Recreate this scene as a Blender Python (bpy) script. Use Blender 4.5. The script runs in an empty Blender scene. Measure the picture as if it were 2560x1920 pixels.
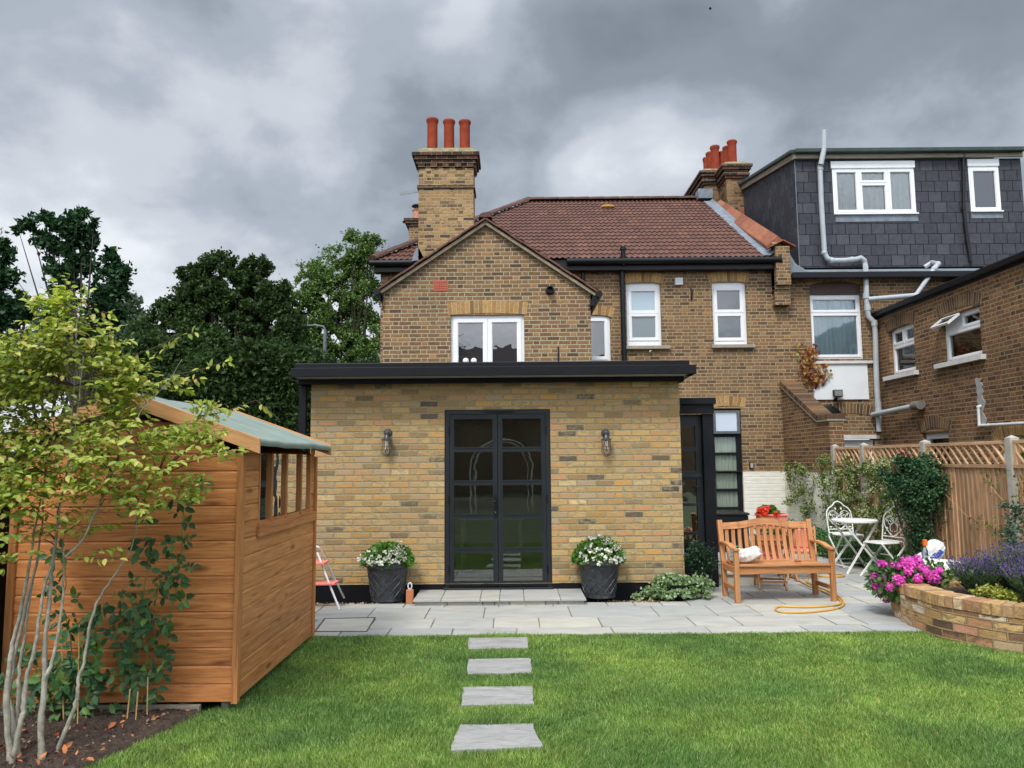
import bpy, math, random
import numpy as np
from mathutils import Vector, Matrix
R = math.radians
S = bpy.context.scene
COL = S.collection
random.seed(4)
RNG = np.random.default_rng(7)

# ---------------------------------------------------------------- camera
F, HC = 1900.0, 1.59                      # focal length in px of the 2560 px photo, eye height
PITCH, ROLL = math.atan(192 / F), R(0.48)
cf = Vector((0, math.cos(PITCH), math.sin(PITCH)))
u0 = Vector((0, -math.sin(PITCH), math.cos(PITCH))); r0 = Vector((1, 0, 0))
cr = r0 * math.cos(ROLL) - u0 * math.sin(ROLL)
cu = u0 * math.cos(ROLL) + r0 * math.sin(ROLL)
cam_d = bpy.data.cameras.new("camera"); cam = bpy.data.objects.new("camera", cam_d); COL.objects.link(cam)
cam.matrix_world = Matrix(((cr.x, cu.x, -cf.x, 0), (cr.y, cu.y, -cf.y, 0), (cr.z, cu.z, -cf.z, HC), (0, 0, 0, 1)))
cam_d.sensor_width = 36; cam_d.lens = F / 2560 * 36; cam_d.clip_start = 0.05; cam_d.clip_end = 3000
S.camera = cam

# ---------------------------------------------------------------- world: heavy cloud over a blue sky
SUN_EL, SUN_AZ = 52, 205                  # elevation; azimuth from +Y clockwise (behind the viewer, to the left)
world = bpy.data.worlds.new("World"); S.world = world; world.use_nodes = True
wt = world.node_tree; wt.nodes.clear()
def wn(t, inp=None, **kw):
    n = wt.nodes.new(t)
    for k, v in kw.items(): setattr(n, k, v)
    for k, v in (inp or {}).items():
        if isinstance(v, bpy.types.NodeSocket): wt.links.new(v, n.inputs[k])
        else: n.inputs[k].default_value = v
    return n
def wm(op, a, b=0.0, c=0.0, clamp=False):
    return wn('ShaderNodeMath', {0: a, 1: b, 2: c}, operation=op, use_clamp=clamp).outputs[0]
def wramp(fac, stops, interp='EASE'):
    n = wn('ShaderNodeValToRGB', {0: fac}); e = n.color_ramp; e.interpolation = interp
    while len(e.elements) < len(stops): e.elements.new(0.5)
    for i, (p, c) in enumerate(stops): e.elements[i].position = p; e.elements[i].color = (*c, 1)
    return n.outputs[0]
tc = wn('ShaderNodeTexCoord').outputs['Generated']
sp = wn('ShaderNodeSeparateXYZ', {0: tc})
dx, dy, dz = sp.outputs
zz = wm('ADD', wm('MAXIMUM', dz, 0.0), 0.52)
pv = wn('ShaderNodeCombineXYZ', {0: wm('DIVIDE', dx, zz), 1: wm('DIVIDE', dy, zz), 2: wm('MULTIPLY', dz, 0.6)}).outputs[0]
big = wn('ShaderNodeTexNoise', {'Vector': wn('ShaderNodeMapping', {0: pv, 'Location': (3.4, 1.3, 0), 'Rotation': (0, 0, R(20)), 'Scale': (1.0, 1.25, 1)}).outputs[0], 'Scale': 1.25, 'Detail': 5.0, 'Roughness': 0.46, 'Distortion': 0.1}).outputs[0]
med = wn('ShaderNodeTexNoise', {'Vector': wn('ShaderNodeMapping', {0: pv, 'Location': (7.1, 4.3, 2)}).outputs[0], 'Scale': 4.0, 'Detail': 7.0, 'Roughness': 0.54, 'Distortion': 0.12}).outputs[0]
dens = wm('ADD', wm('MULTIPLY', wm('SUBTRACT', wm('ADD', wm('MULTIPLY', big, 0.60), wm('MULTIPLY', med, 0.40)), 0.5), 1.35), 0.5)
elev = wm('MULTIPLY', wm('MAXIMUM', dz, 0.0), 0.20)
right = wm('MULTIPLY', dx, 0.03)
def lump(px, py, deg, amp):               # a broad heavier (or thinner) bank of cloud in one part of the sky
    v = (cf * F + cr * (px - 1280) - cu * (py - 960)).normalized()
    d = wn('ShaderNodeVectorMath', {0: tc, 1: tuple(v)}, operation='DOT_PRODUCT').outputs['Value']
    return wn('ShaderNodeMapRange', {0: d, 1: math.cos(R(deg)), 2: 1.0, 3: 0.0, 4: amp}, interpolation_type='SMOOTHSTEP').outputs[0]
for l_ in ((2100,160,24,.12),(1350,20,18,.06),(2500,60,14,.05),(1760,300,5.5,-.06),(1560,420,7,-.05),(1620,450,9,-.09),(300,330,20,-.035),(560,620,14,-.05),(2480,330,12,-.10),(120,620,12,-.05),(800,330,14,.05),(120,100,14,.04)):
    right = wm('ADD', right, lump(*l_))
dens = wm('ADD', wm('ADD', dens, elev), right)
cloud = wramp(dens, [(0.36, (0.55, 0.57, 0.60)), (0.47, (0.395, 0.42, 0.46)), (0.56, (0.275, 0.305, 0.35)), (0.67, (0.175, 0.20, 0.235)), (0.84, (0.125, 0.145, 0.172))])
# extra sky gain overhead and behind the viewer, added to light the scene
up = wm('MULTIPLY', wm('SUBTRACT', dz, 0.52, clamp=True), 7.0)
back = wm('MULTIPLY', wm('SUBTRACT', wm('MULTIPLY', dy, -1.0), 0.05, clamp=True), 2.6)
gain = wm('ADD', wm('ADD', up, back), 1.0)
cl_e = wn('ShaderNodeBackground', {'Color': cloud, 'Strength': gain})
sky = wn('ShaderNodeTexSky', sky_type='NISHITA', sun_disc=False, sun_elevation=R(SUN_EL), sun_rotation=R(SUN_AZ))
sk_e = wn('ShaderNodeBackground', {'Color': sky.outputs[0], 'Strength': 0.06})
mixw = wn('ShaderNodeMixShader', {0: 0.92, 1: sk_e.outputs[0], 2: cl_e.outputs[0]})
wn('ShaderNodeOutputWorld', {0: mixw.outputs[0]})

# ---------------------------------------------------------------- sun behind thin cloud
sd = bpy.data.lights.new("sun", 'SUN'); sd.energy = 1.5; sd.angle = R(12); sd.color = (1.0, 0.95, 0.86)
sun = bpy.data.objects.new("sun", sd); COL.objects.link(sun)
sv = Vector((math.sin(R(SUN_AZ)) * math.cos(R(SUN_EL)), math.cos(R(SUN_AZ)) * math.cos(R(SUN_EL)), math.sin(R(SUN_EL))))
sun.rotation_euler = sv.to_track_quat('Z', 'Y').to_euler(); sun.location = (-6, -8, 12)

S.view_settings.view_transform = 'Standard'; S.view_settings.look = 'None'
S.view_settings.exposure = 0.74; S.view_settings.gamma = 1.0
S.cycles.max_bounces = 8; S.cycles.transparent_max_bounces = 12; S.cycles.caustics_reflective = False; S.cycles.caustics_refractive = False
S.cycles.use_denoising = True; S.cycles.denoising_prefilter = 'ACCURATE'; S.cycles.denoising_input_passes = 'RGB_ALBEDO_NORMAL'
world.cycles.sampling_method = 'MANUAL'; world.cycles.sample_map_resolution = 1024

# ---------------------------------------------------------------- pixel rays of the photograph met with real planes
def ray(x, y): return cf * F + cr * (x - 1280) - cu * (y - 960)
def W(x, y, Y): d = ray(x, y); return Vector((0, 0, HC)) + d * (Y / d.y)
def V(x, y, X): d = ray(x, y); return Vector((0, 0, HC)) + d * (X / d.x)
def G(x, y, z=0.0): d = ray(x, y); return Vector((0, 0, HC)) + d * ((z - HC) / d.z)

# ---------------------------------------------------------------- mesh builder
WL = {}
class MB:
    def __init__(s, T=None): s.v = []; s.f = []; s.uv = []; s.T = T; s.m = []
    def add(s, vs, fs, uvs=None, mi=0):
        o = len(s.v)
        for p in vs:
            p = Vector(p)
            s.v.append(s.T @ p if s.T else p)
        for i, q in enumerate(fs):
            s.f.append([o + k for k in q]); s.uv.append(uvs[i] if uvs else None); s.m.append(mi)
    def box(s, a, b, mi=0):
        x0, y0, z0 = a; x1, y1, z1 = b
        if x0 > x1: x0, x1 = x1, x0
        if y0 > y1: y0, y1 = y1, y0
        if z0 > z1: z0, z1 = z1, z0
        vs = [(x0,y0,z0),(x1,y0,z0),(x1,y1,z0),(x0,y1,z0),(x0,y0,z1),(x1,y0,z1),(x1,y1,z1),(x0,y1,z1)]
        s.add(vs, [(0,3,2,1),(4,5,6,7),(0,1,5,4),(1,2,6,5),(2,3,7,6),(3,0,4,7)], mi=mi)
    def bar(s, a, b, mi=0):            # box whose texture runs along its longest side
        a = Vector(a); b = Vector(b); c = (a + b) / 2; d = b - a; d = Vector([abs(t) for t in d])
        ax = max(range(3), key=lambda i: d[i]); o1, o2 = [i for i in range(3) if i != ax]
        e = [Vector((0,0,0)) for _ in range(3)]
        e[0][ax] = d[ax] / 2; e[1][o1] = d[o1] / 2; e[2][o2] = d[o2] / 2
        if e[0].cross(e[1]).dot(e[2]) < 0: e[2] = -e[2]
        s._ob(c, e[0], e[1], e[2], mi)
    def beam(s, p, q, w, h, up=(0,0,1), mi=0):
        p = Vector(p); q = Vector(q); d = q - p; up = Vector(up)
        sd = d.cross(up)
        if sd.length < 1e-6: sd = d.cross(Vector((1,0,0)))
        sd.normalize(); u = sd.cross(d).normalized()
        s._ob((p+q)/2, d/2, sd*w/2, u*h/2, mi)
    def _ob(s, c, A, B, C, mi=0):
        if A.cross(B).dot(C) < 0: C = -C
        vs = [c-A-B-C, c+A-B-C, c+A+B-C, c-A+B-C, c-A-B+C, c+A-B+C, c+A+B+C, c-A+B+C]
        fs = [(0,3,2,1),(4,5,6,7),(0,1,5,4),(1,2,6,5),(2,3,7,6),(3,0,4,7)]
        la, lb, lc = A.length*2, B.length*2, C.length*2
        ru, rv = random.uniform(0, 30), random.uniform(0, 30)
        lo = [(0,0,0),(la,0,0),(la,lb,0),(0,lb,0),(0,0,lc),(la,0,lc),(la,lb,lc),(0,lb,lc)]
        uvs = []
        for k, q in enumerate(fs):
            r = []
            for i in q:
                x, y, z = lo[i]
                if k in (0, 1): r.append((ru + x, rv + y))
                elif k in (2, 4): r.append((ru + x, rv + 3 + z))
                else: r.append((ru + y*.2, rv + z))
            uvs.append(r)
        s.add(vs, fs, uvs, mi)
    def quad(s, *p, mi=0): s.add(p, [tuple(range(len(p)))], mi=mi)
    def prism(s, pts, vec, mi=0):
        n = len(pts); vec = Vector(vec); P = [Vector(p) for p in pts]
        nr = Vector((0,0,0))
        for i in range(n): nr += P[i].cross(P[(i+1) % n])
        if nr.dot(vec) > 0: P.reverse()
        Q = [p + vec for p in P]
        fs = [tuple(range(n)), tuple(range(2*n-1, n-1, -1))] + [(i, n+i, n+(i+1) % n, (i+1) % n) for i in range(n)]
        s.add(P + Q, fs, mi=mi)
    def tube(s, pts, r, n=8, cap=True, closed=False, mi=0):
        P = [Vector(p) for p in pts]; m = len(P)
        rr = r if isinstance(r, (list, tuple)) else [r] * m
        vs = []; fs = []; uvs = []
        t0 = (P[1] - P[0]).normalized(); a = t0.orthogonal().normalized(); L = 0
        Ls = []
        for i in range(m):
            if closed: t = (P[(i+1) % m] - P[i-1]).normalized()
            else: t = (P[min(i+1, m-1)] - P[max(i-1, 0)])
            t = t.normalized() if t.length > 1e-9 else t0
            a = (a - t * a.dot(t)); a = a.normalized() if a.length > 1e-6 else t.orthogonal().normalized()
            b = t.cross(a)
            if i: L += (P[i]-P[i-1]).length
            Ls.append(L)
            for k in range(n):
                th = 2*math.pi*k/n; vs.append(P[i] + (a*math.cos(th) + b*math.sin(th)) * rr[i])
        rng = m if closed else m - 1
        for i in range(rng):
            j = (i+1) % m
            for k in range(n):
                k2 = (k+1) % n
                fs.append((i*n+k, i*n+k2, j*n+k2, j*n+k))
                c = 2*math.pi*rr[i]
                uvs.append([(Ls[i], k/n*c), (Ls[i], (k+1)/n*c), (Ls[j], (k+1)/n*c), (Ls[j], k/n*c)])
        if cap and not closed:
            fs.append(tuple(range(n-1, -1, -1))); uvs.append(None)
            fs.append(tuple((m-1)*n+k for k in range(n))); uvs.append(None)
        s.add(vs, fs, uvs, mi)
    def lathe(s, prof, c=(0,0,0), n=28, cap=True, mi=0, M=None):
        c = Vector(c); vs = []; fs = []
        for r, z in prof:
            for k in range(n):
                th = 2*math.pi*k/n; p = Vector((r*math.cos(th), r*math.sin(th), z))
                if M: p = M @ p
                vs.append(c + p)
        for i in range(len(prof)-1):
            for k in range(n):
                k2 = (k+1) % n; fs.append((i*n+k, i*n+k2, (i+1)*n+k2, (i+1)*n+k))
        if cap:
            fs.append(tuple(range(n-1, -1, -1))); fs.append(tuple((len(prof)-1)*n+k for k in range(n)))
        s.add(vs, fs, mi=mi)
    def sphere(s, c, r, n=10, m=6, mi=0):
        c = Vector(c); r = Vector(r) if not isinstance(r, (int, float)) else Vector((r, r, r))
        vs = [c + Vector((0,0,-r.z))]
        for j in range(1, m):
            ph = -math.pi/2 + math.pi*j/m
            for k in range(n):
                th = 2*math.pi*k/n; vs.append(c + Vector((r.x*math.cos(ph)*math.cos(th), r.y*math.cos(ph)*math.sin(th), r.z*math.sin(ph))))
        vs.append(c + Vector((0,0,r.z))); fs = []
        for k in range(n):
            k2 = (k+1) % n; fs.append((0, 1+k2, 1+k))
            for j in range(m-2): a = 1+j*n; fs.append((a+k, a+k2, a+n+k2, a+n+k))
            fs.append((1+(m-2)*n+k, 1+(m-2)*n+k2, len(vs)-1))
        s.add(vs, fs, mi=mi)
    def slab(s, rect, holes, d0, d1, back=False, mi=0):     # wall / frame with rectangular openings; local (u, depth, z)
        a0, a1, z0, z1 = rect
        us = sorted({a0, a1, *[h[0] for h in holes], *[h[1] for h in holes]}); us = [u for u in us if a0 <= u <= a1]
        zs = sorted({z0, z1, *[h[2] for h in holes], *[h[3] for h in holes]}); zs = [z for z in zs if z0 <= z <= z1]
        for i in range(len(us)-1):
            for j in range(len(zs)-1):
                cu_, cz_ = (us[i]+us[i+1])/2, (zs[j]+zs[j+1])/2
                if any(h[0] < cu_ < h[1] and h[2] < cz_ < h[3] for h in holes): continue
                s.quad((us[i],d0,zs[j]), (us[i+1],d0,zs[j]), (us[i+1],d0,zs[j+1]), (us[i],d0,zs[j+1]), mi=mi)
                if back: s.quad((us[i],d1,zs[j+1]), (us[i+1],d1,zs[j+1]), (us[i+1],d1,zs[j]), (us[i],d1,zs[j]), mi=mi)
        for h in holes:
            b0, b1, y0, y1 = max(h[0],a0), min(h[1],a1), max(h[2],z0), min(h[3],z1)
            if h[0] > a0: s.quad((b0,d0,y0), (b0,d0,y1), (b0,d1,y1), (b0,d1,y0), mi=mi)
            if h[1] < a1: s.quad((b1,d1,y0), (b1,d1,y1), (b1,d0,y1), (b1,d0,y0), mi=mi)
            if h[2] > z0: s.quad((b0,d1,y0), (b1,d1,y0), (b1,d0,y0), (b0,d0,y0), mi=mi)
            if h[3] < z1: s.quad((b0,d0,y1), (b1,d0,y1), (b1,d1,y1), (b0,d1,y1), mi=mi)
        s.quad((a0,d1,z0), (a0,d1,z1), (a0,d0,z1), (a0,d0,z0), mi=mi); s.quad((a1,d0,z0), (a1,d0,z1), (a1,d1,z1), (a1,d1,z0), mi=mi)
        s.quad((a0,d0,z1), (a1,d0,z1), (a1,d1,z1), (a0,d1,z1), mi=mi); s.quad((a0,d1,z0), (a1,d1,z0), (a1,d0,z0), (a0,d0,z0), mi=mi)
    def build(s, name, mat, parent=None, smooth=False, bevel=0, local=False):
        off = Vector((0,0,0)) if local or parent is None else WL.get(parent.name, Vector((0,0,0)))
        me = bpy.data.meshes.new(name)
        me.from_pydata([tuple(p - off) for p in s.v], [], s.f)
        for m_ in (mat if isinstance(mat, (list, tuple)) else [mat]): me.materials.append(m_)
        uvl = me.uv_layers.new(name="UVMap")
        for pi, p in enumerate(me.polygons):
            q = s.uv[pi]; p.material_index = s.m[pi]
            if q is None:
                n = p.normal
                for li in p.loop_indices:
                    w = s.v[me.loops[li].vertex_index]
                    if abs(n.z) > .72: t = (w.x, w.y)
                    elif abs(n.x) > abs(n.y): t = (w.y, w.z)
                    else: t = (w.x, w.z)
                    uvl.data[li].uv = t
            else:
                for k, li in enumerate(p.loop_indices): uvl.data[li].uv = q[k]
        if smooth:
            me.shade_smooth(); me.set_sharp_from_angle(angle=R(40))
        me.update()
        o = bpy.data.objects.new(name, me); COL.objects.link(o)
        if parent is not None: o.parent = parent
        WL[o.name] = off
        if bevel:
            b = o.modifiers.new("bevel", 'BEVEL'); b.width = bevel; b.segments = 2; b.limit_method = 'ANGLE'; b.angle_limit = R(40)
        return o
def tag(o, label=None, cat=None, group=None, kind=None):
    if label: o['label'] = label
    if cat: o['category'] = cat
    if group: o['group'] = group
    if kind: o['kind'] = kind
    return o
def thing(name, label, cat, loc=(0,0,0), rz=0, group=None):
    o = bpy.data.objects.new(name, None); COL.objects.link(o); o.location = loc; o.rotation_euler = (0,0,rz)
    o.empty_display_size = .2; WL[o.name] = Vector(loc)
    return tag(o, label, cat, group)
def copy_tree(o, parent=None):
    c = o.copy(); COL.objects.link(c); c.parent = parent
    for ch in list(o.children): copy_tree(ch, c)
    return c

# ---------------------------------------------------------------- material helper
class GM:
    def __init__(s, name):
        s.mat = bpy.data.materials.new(name); s.mat.use_nodes = True; s.t = s.mat.node_tree; s.t.nodes.clear()
    def n(s, t, inp=None, **kw):
        n = s.t.nodes.new(t)
        for k, v in kw.items(): setattr(n, k, v)
        for k, v in (inp or {}).items():
            if isinstance(v, bpy.types.NodeSocket): s.t.links.new(v, n.inputs[k])
            else: n.inputs[k].default_value = v
        return n
    def m(s, op, a, b=0.0, c=0.0, clamp=False): return s.n('ShaderNodeMath', {0:a, 1:b, 2:c}, operation=op, use_clamp=clamp).outputs[0]
    def mix(s, f, a, b, blend='MIX'):
        c = lambda x: x if isinstance(x, bpy.types.NodeSocket) else (*x[:3], 1)
        return s.n('ShaderNodeMix', {0: f, 6: c(a), 7: c(b)}, data_type='RGBA', blend_type=blend, clamp_result=False).outputs[2]
    def ramp(s, f, stops, interp='LINEAR'):
        n = s.n('ShaderNodeValToRGB', {0: f}); e = n.color_ramp; e.interpolation = interp
        while len(e.elements) < len(stops): e.elements.new(.5)
        for i, (p, c) in enumerate(stops):
            c = (c, c, c) if isinstance(c, (int, float)) else c
            e.elements[i].position = p; e.elements[i].color = (*c, 1)
        return n.outputs[0]
    def uv(s): return s.n('ShaderNodeUVMap', uv_map="UVMap").outputs[0]
    def obj(s): return s.n('ShaderNodeTexCoord').outputs['Object']
    def pos(s): return s.n('ShaderNodeNewGeometry').outputs['Position']
    def island(s): return s.n('ShaderNodeNewGeometry').outputs['Random Per Island']
    def map(s, v, scale=(1,1,1), loc=(0,0,0), rot=(0,0,0)): return s.n('ShaderNodeMapping', {0: v, 'Location': loc, 'Rotation': rot, 'Scale': scale}).outputs[0]
    def noise(s, v, scale, detail=3, rough=.55, dist=0.0): return s.n('ShaderNodeTexNoise', {'Vector': v, 'Scale': scale, 'Detail': float(detail), 'Roughness': rough, 'Distortion': dist}).outputs[0]
    def wn(s, v): return s.n('ShaderNodeTexWhiteNoise', {'Vector': v}, noise_dimensions='3D')
    def done(s, base, rough=.6, bump=None, dist=.01, strength=1.0, metal=0.0, spec=.5, extra=None):
        inp = {'Base Color': base if isinstance(base, bpy.types.NodeSocket) else (*base[:3], 1), 'Roughness': rough, 'Metallic': metal, 'Specular IOR Level': spec}
        if bump is not None:
            inp['Normal'] = s.n('ShaderNodeBump', {'Height': bump, 'Distance': dist, 'Strength': strength}).outputs[0]
        if extra: inp.update(extra)
        b = s.n('ShaderNodeBsdfPrincipled', inp)
        s.n('ShaderNodeOutputMaterial', {0: b.outputs[0]}); return s.mat

def brick_mat(name, stops, mortar, flemish=False, bw=.225, bh=.075, j=.0075, dark=.25, grime=(.35, (.10,.08,.06)), rough=.85, patch=None, bump=1.0):
    g = GM(name); uv = g.uv()
    nz = g.n('ShaderNodeTexNoise', {'Vector': uv, 'Scale': 14.0, 'Detail': 3.0}).outputs[1]
    w = g.n('ShaderNodeVectorMath', {0: nz, 1: (.5,.5,.5)}, operation='SUBTRACT').outputs[0]
    w = g.n('ShaderNodeVectorMath', {0: w, 'Scale': .013}, operation='SCALE').outputs[0]
    uvd = g.n('ShaderNodeVectorMath', {0: uv, 1: w}, operation='ADD').outputs[0]
    sp = g.n('ShaderNodeSeparateXYZ', {0: uvd}); u, v = sp.outputs[0], sp.outputs[1]
    vr = g.m('DIVIDE', v, bh); row = g.m('FLOOR', vr); fv = g.m('FRACT', vr)
    odd = g.m('MODULO', g.m('ABSOLUTE', row), 2.0)
    jit = g.m('MULTIPLY', g.wn(g.n('ShaderNodeCombineXYZ', {0: row}).outputs[0]).outputs[0], .10)
    if flemish:
        P = bw * 1.5
        t = g.m('ADD', g.m('DIVIDE', u, P), g.m('ADD', g.m('MULTIPLY', odd, .5), jit)); k = g.m('FLOOR', t); ft = g.m('MULTIPLY', g.m('FRACT', t), P)
        hd = g.m('GREATER_THAN', ft, bw); x = g.m('SUBTRACT', ft, g.m('MULTIPLY', hd, bw)); wd = g.m('SUBTRACT', bw, g.m('MULTIPLY', hd, bw/2))
        du = g.m('MINIMUM', x, g.m('SUBTRACT', wd, x)); cid = g.m('ADD', g.m('MULTIPLY', k, 2.0), hd)
    else:
        t = g.m('ADD', g.m('DIVIDE', u, bw), g.m('ADD', g.m('MULTIPLY', odd, .5), jit)); cid = g.m('FLOOR', t); fu = g.m('FRACT', t)
        du = g.m('MULTIPLY', g.m('MINIMUM', fu, g.m('SUBTRACT', 1.0, fu)), bw)
    dv = g.m('MULTIPLY', g.m('MINIMUM', fv, g.m('SUBTRACT', 1.0, fv)), bh)
    d = g.m('MINIMUM', du, dv)
    mask = g.n('ShaderNodeMapRange', {0: d, 1: j*.75, 2: j*1.5, 3: 0.0, 4: 1.0}, interpolation_type='SMOOTHSTEP').outputs[0]
    wnn = g.wn(g.n('ShaderNodeCombineXYZ', {0: cid, 1: row, 2: 1.7}).outputs[0]); rnd = wnn.outputs[0]
    rs = g.n('ShaderNodeSeparateXYZ', {0: wnn.outputs[1]})
    col = g.ramp(rnd, stops)
    fine = g.noise(uv, 60, 4, .7); med = g.noise(g.map(uv, (1, 2.2, 1)), 13, 4, .6)
    col = g.mix(1.0, col, g.ramp(fine, [(.25, .66), (.5, 1.0), (.78, 1.28)]), 'MULTIPLY')
    col = g.mix(g.m('MULTIPLY', g.ramp(med, [(.46, 0.0), (.60, 1.0)]), g.m('MULTIPLY', rs.outputs[1], dark*2)), col, grime[1])
    val = g.m('ADD', g.m('MULTIPLY', rs.outputs[0], .38), .80)
    col = g.mix(1.0, col, g.n('ShaderNodeCombineXYZ', {0: val, 1: val, 2: val}).outputs[0], 'MULTIPLY')
    mcol = g.mix(1.0, mortar, g.ramp(g.noise(uv, 30, 3), [(.3, .75), (.7, 1.15)]), 'MULTIPLY')
    out = g.mix(mask, mcol, col)
    soot = g.noise(g.map(uv, (1, .7, 1)), .75, 4, .6)
    out = g.mix(g.m('MULTIPLY', g.ramp(soot, [(.42, 0.0), (.68, 1.0)]), grime[0]), out, grime[1])
    if patch: out = patch(g, uv, out)
    h = g.m('ADD', g.m('MULTIPLY', mask, .7), g.m('ADD', g.m('MULTIPLY', fine, .22), g.m('MULTIPLY', med, .35)))
    return g.done(out, rough, h, .012, .8 * bump, spec=.2)

EXT = brick_mat("yellow_stock_brick_new", [(0, (.10,.08,.065)), (.035, (.14,.10,.075)), (.07, (.32,.205,.10)), (.2, (.47,.28,.10)), (.36, (.57,.365,.135)), (.52, (.48,.33,.16)), (.66, (.55,.28,.075)), (.78, (.38,.24,.12)), (.88, (.47,.23,.10)), (.95, (.33,.25,.16)), (1, (.58,.41,.19))], (.34,.285,.165), dark=.75, grime=(.28, (.33,.26,.15)), j=.0078)
OLDC0 = [(0, (.11,.075,.055)), (.08, (.16,.10,.06)), (.24, (.24,.14,.068)), (.52, (.28,.17,.078)), (.68, (.19,.115,.062)), (.82, (.34,.205,.085)), (.92, (.20,.095,.06)), (1, (.25,.18,.105))]
OLDC = [(p, (q[0]*.95, q[1]*.90, q[2]*.86)) for p, q in OLDC0]
OLD = brick_mat("london_stock_brick_old", OLDC, (.42,.36,.24), flemish=True, dark=.42, grime=(.30, (.11,.075,.05)), j=.0075)
OLD2 = brick_mat("london_stock_brick_rear", [(p, tuple(c*.97 for c in q)) for p, q in OLDC], (.38,.31,.20), flemish=True, dark=.38, grime=(.26, (.12,.08,.05)), j=.0072)
WING = brick_mat("dark_stock_brick_wing", [(p, (c[0]*.92, c[1]*.82, c[2]*.80)) for p, c in OLDC], (.33,.25,.155), flemish=True, dark=.45, grime=(.36, (.07,.04,.025)), j=.0078)
CHIM = brick_mat("chimney_brick", [(0, (.09,.06,.045)), (.12, (.20,.12,.06)), (.35, (.40,.245,.095)), (.6, (.46,.29,.12)), (.8, (.30,.17,.08)), (1, (.42,.28,.13))], (.46,.38,.25), flemish=True, dark=.4, grime=(.30, (.09,.06,.04)), j=.006, bump=1.4)
DARKB = brick_mat("dark_red_corbel_brick", [(0, (.035,.025,.022)), (.4, (.075,.04,.03)), (.7, (.16,.055,.035)), (1, (.09,.055,.04))], (.28,.23,.16), dark=.3, grime=(.3, (.04,.035,.03)), j=.005)
WHITEB0 = brick_mat("white_painted_brick", [(0, (.80,.78,.72)), (1, (.86,.84,.79))], (.78,.76,.70), flemish=True, dark=.03, grime=(.06, (.50,.48,.43)), j=.004, rough=.6, bump=.6)
BEDB = brick_mat("reclaimed_brick", [(0, (.13,.085,.06)), (.14, (.30,.17,.09)), (.34, (.52,.31,.12)), (.55, (.47,.30,.14)), (.68, (.50,.20,.11)), (.76, (.62,.50,.40)), (.86, (.42,.30,.18)), (1, (.55,.36,.15))], (.40,.28,.15), dark=.5, grime=(.22, (.13,.09,.06)), j=.0065, bump=1.8)

def flat(name, col, rough=.5, var=.12, scale=8, bump=.0, metal=0.0, spec=.5, coat=0.0, coords='obj'):
    g = GM(name); p = g.obj(); nz = g.noise(p, scale, 4, .6)
    base = g.mix(1.0, col, g.ramp(nz, [(.25, 1 - var), (.75, 1 + var)]), 'MULTIPLY')
    rg = g.m('ADD', rough - .06, g.m('MULTIPLY', nz, .12))
    return g.done(base, rg, g.noise(p, scale*6, 3) if bump else None, .002, bump, metal, spec, {'Coat Weight': coat} if coat else None)
def island_mat(name, stops, rough=.7, var=.25, scale=30, bump=.5, spec=.3, dist=.004):
    g = GM(name); nz = g.noise(g.obj(), scale, 4, .65)
    base = g.mix(1.0, g.ramp(g.island(), stops), g.ramp(nz, [(.25, 1-var), (.75, 1+var)]), 'MULTIPLY')
    return g.done(base, rough, nz, dist, bump, spec=spec)
def wood_mat(name, c0, c1, c2, rough=.55, knots=True, su=1.6, sv=22, spec=.35, isl=.25, bump=.35):
    g = GM(name); uv = g.uv()
    gr = g.noise(g.map(uv, (su, sv, 1)), 1.0, 5, .6, 1.2)
    f2 = g.noise(g.map(uv, (su*3, sv*6, 1)), 1.0, 3, .6)
    base = g.ramp(gr, [(.28, c0), (.5, c1), (.74, c2)])
    base = g.mix(1.0, base, g.ramp(f2, [(.3, .82), (.7, 1.13)]), 'MULTIPLY')
    if knots:
        vo = g.n('ShaderNodeTexVoronoi', {'Vector': g.map(uv, (2.3, 6.5, 1)), 'Scale': 1.0, 'Randomness': 1.0}).outputs['Distance']
        k = g.ramp(vo, [(.03, 1.0), (.085, .55), (.15, 0.0)])
        base = g.mix(g.m('MULTIPLY', k, .75), base, tuple(c*.35 for c in c0))
    va = g.m('ADD', g.m('MULTIPLY', g.island(), isl*2), 1 - isl)
    base = g.mix(1.0, base, g.n('ShaderNodeCombineXYZ', {0: va, 1: va, 2: va}).outputs[0], 'MULTIPLY')
    return g.done(base, rough, g.m('ADD', gr, g.m('MULTIPLY', f2, .4)), .002, bump, spec=spec)

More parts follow.
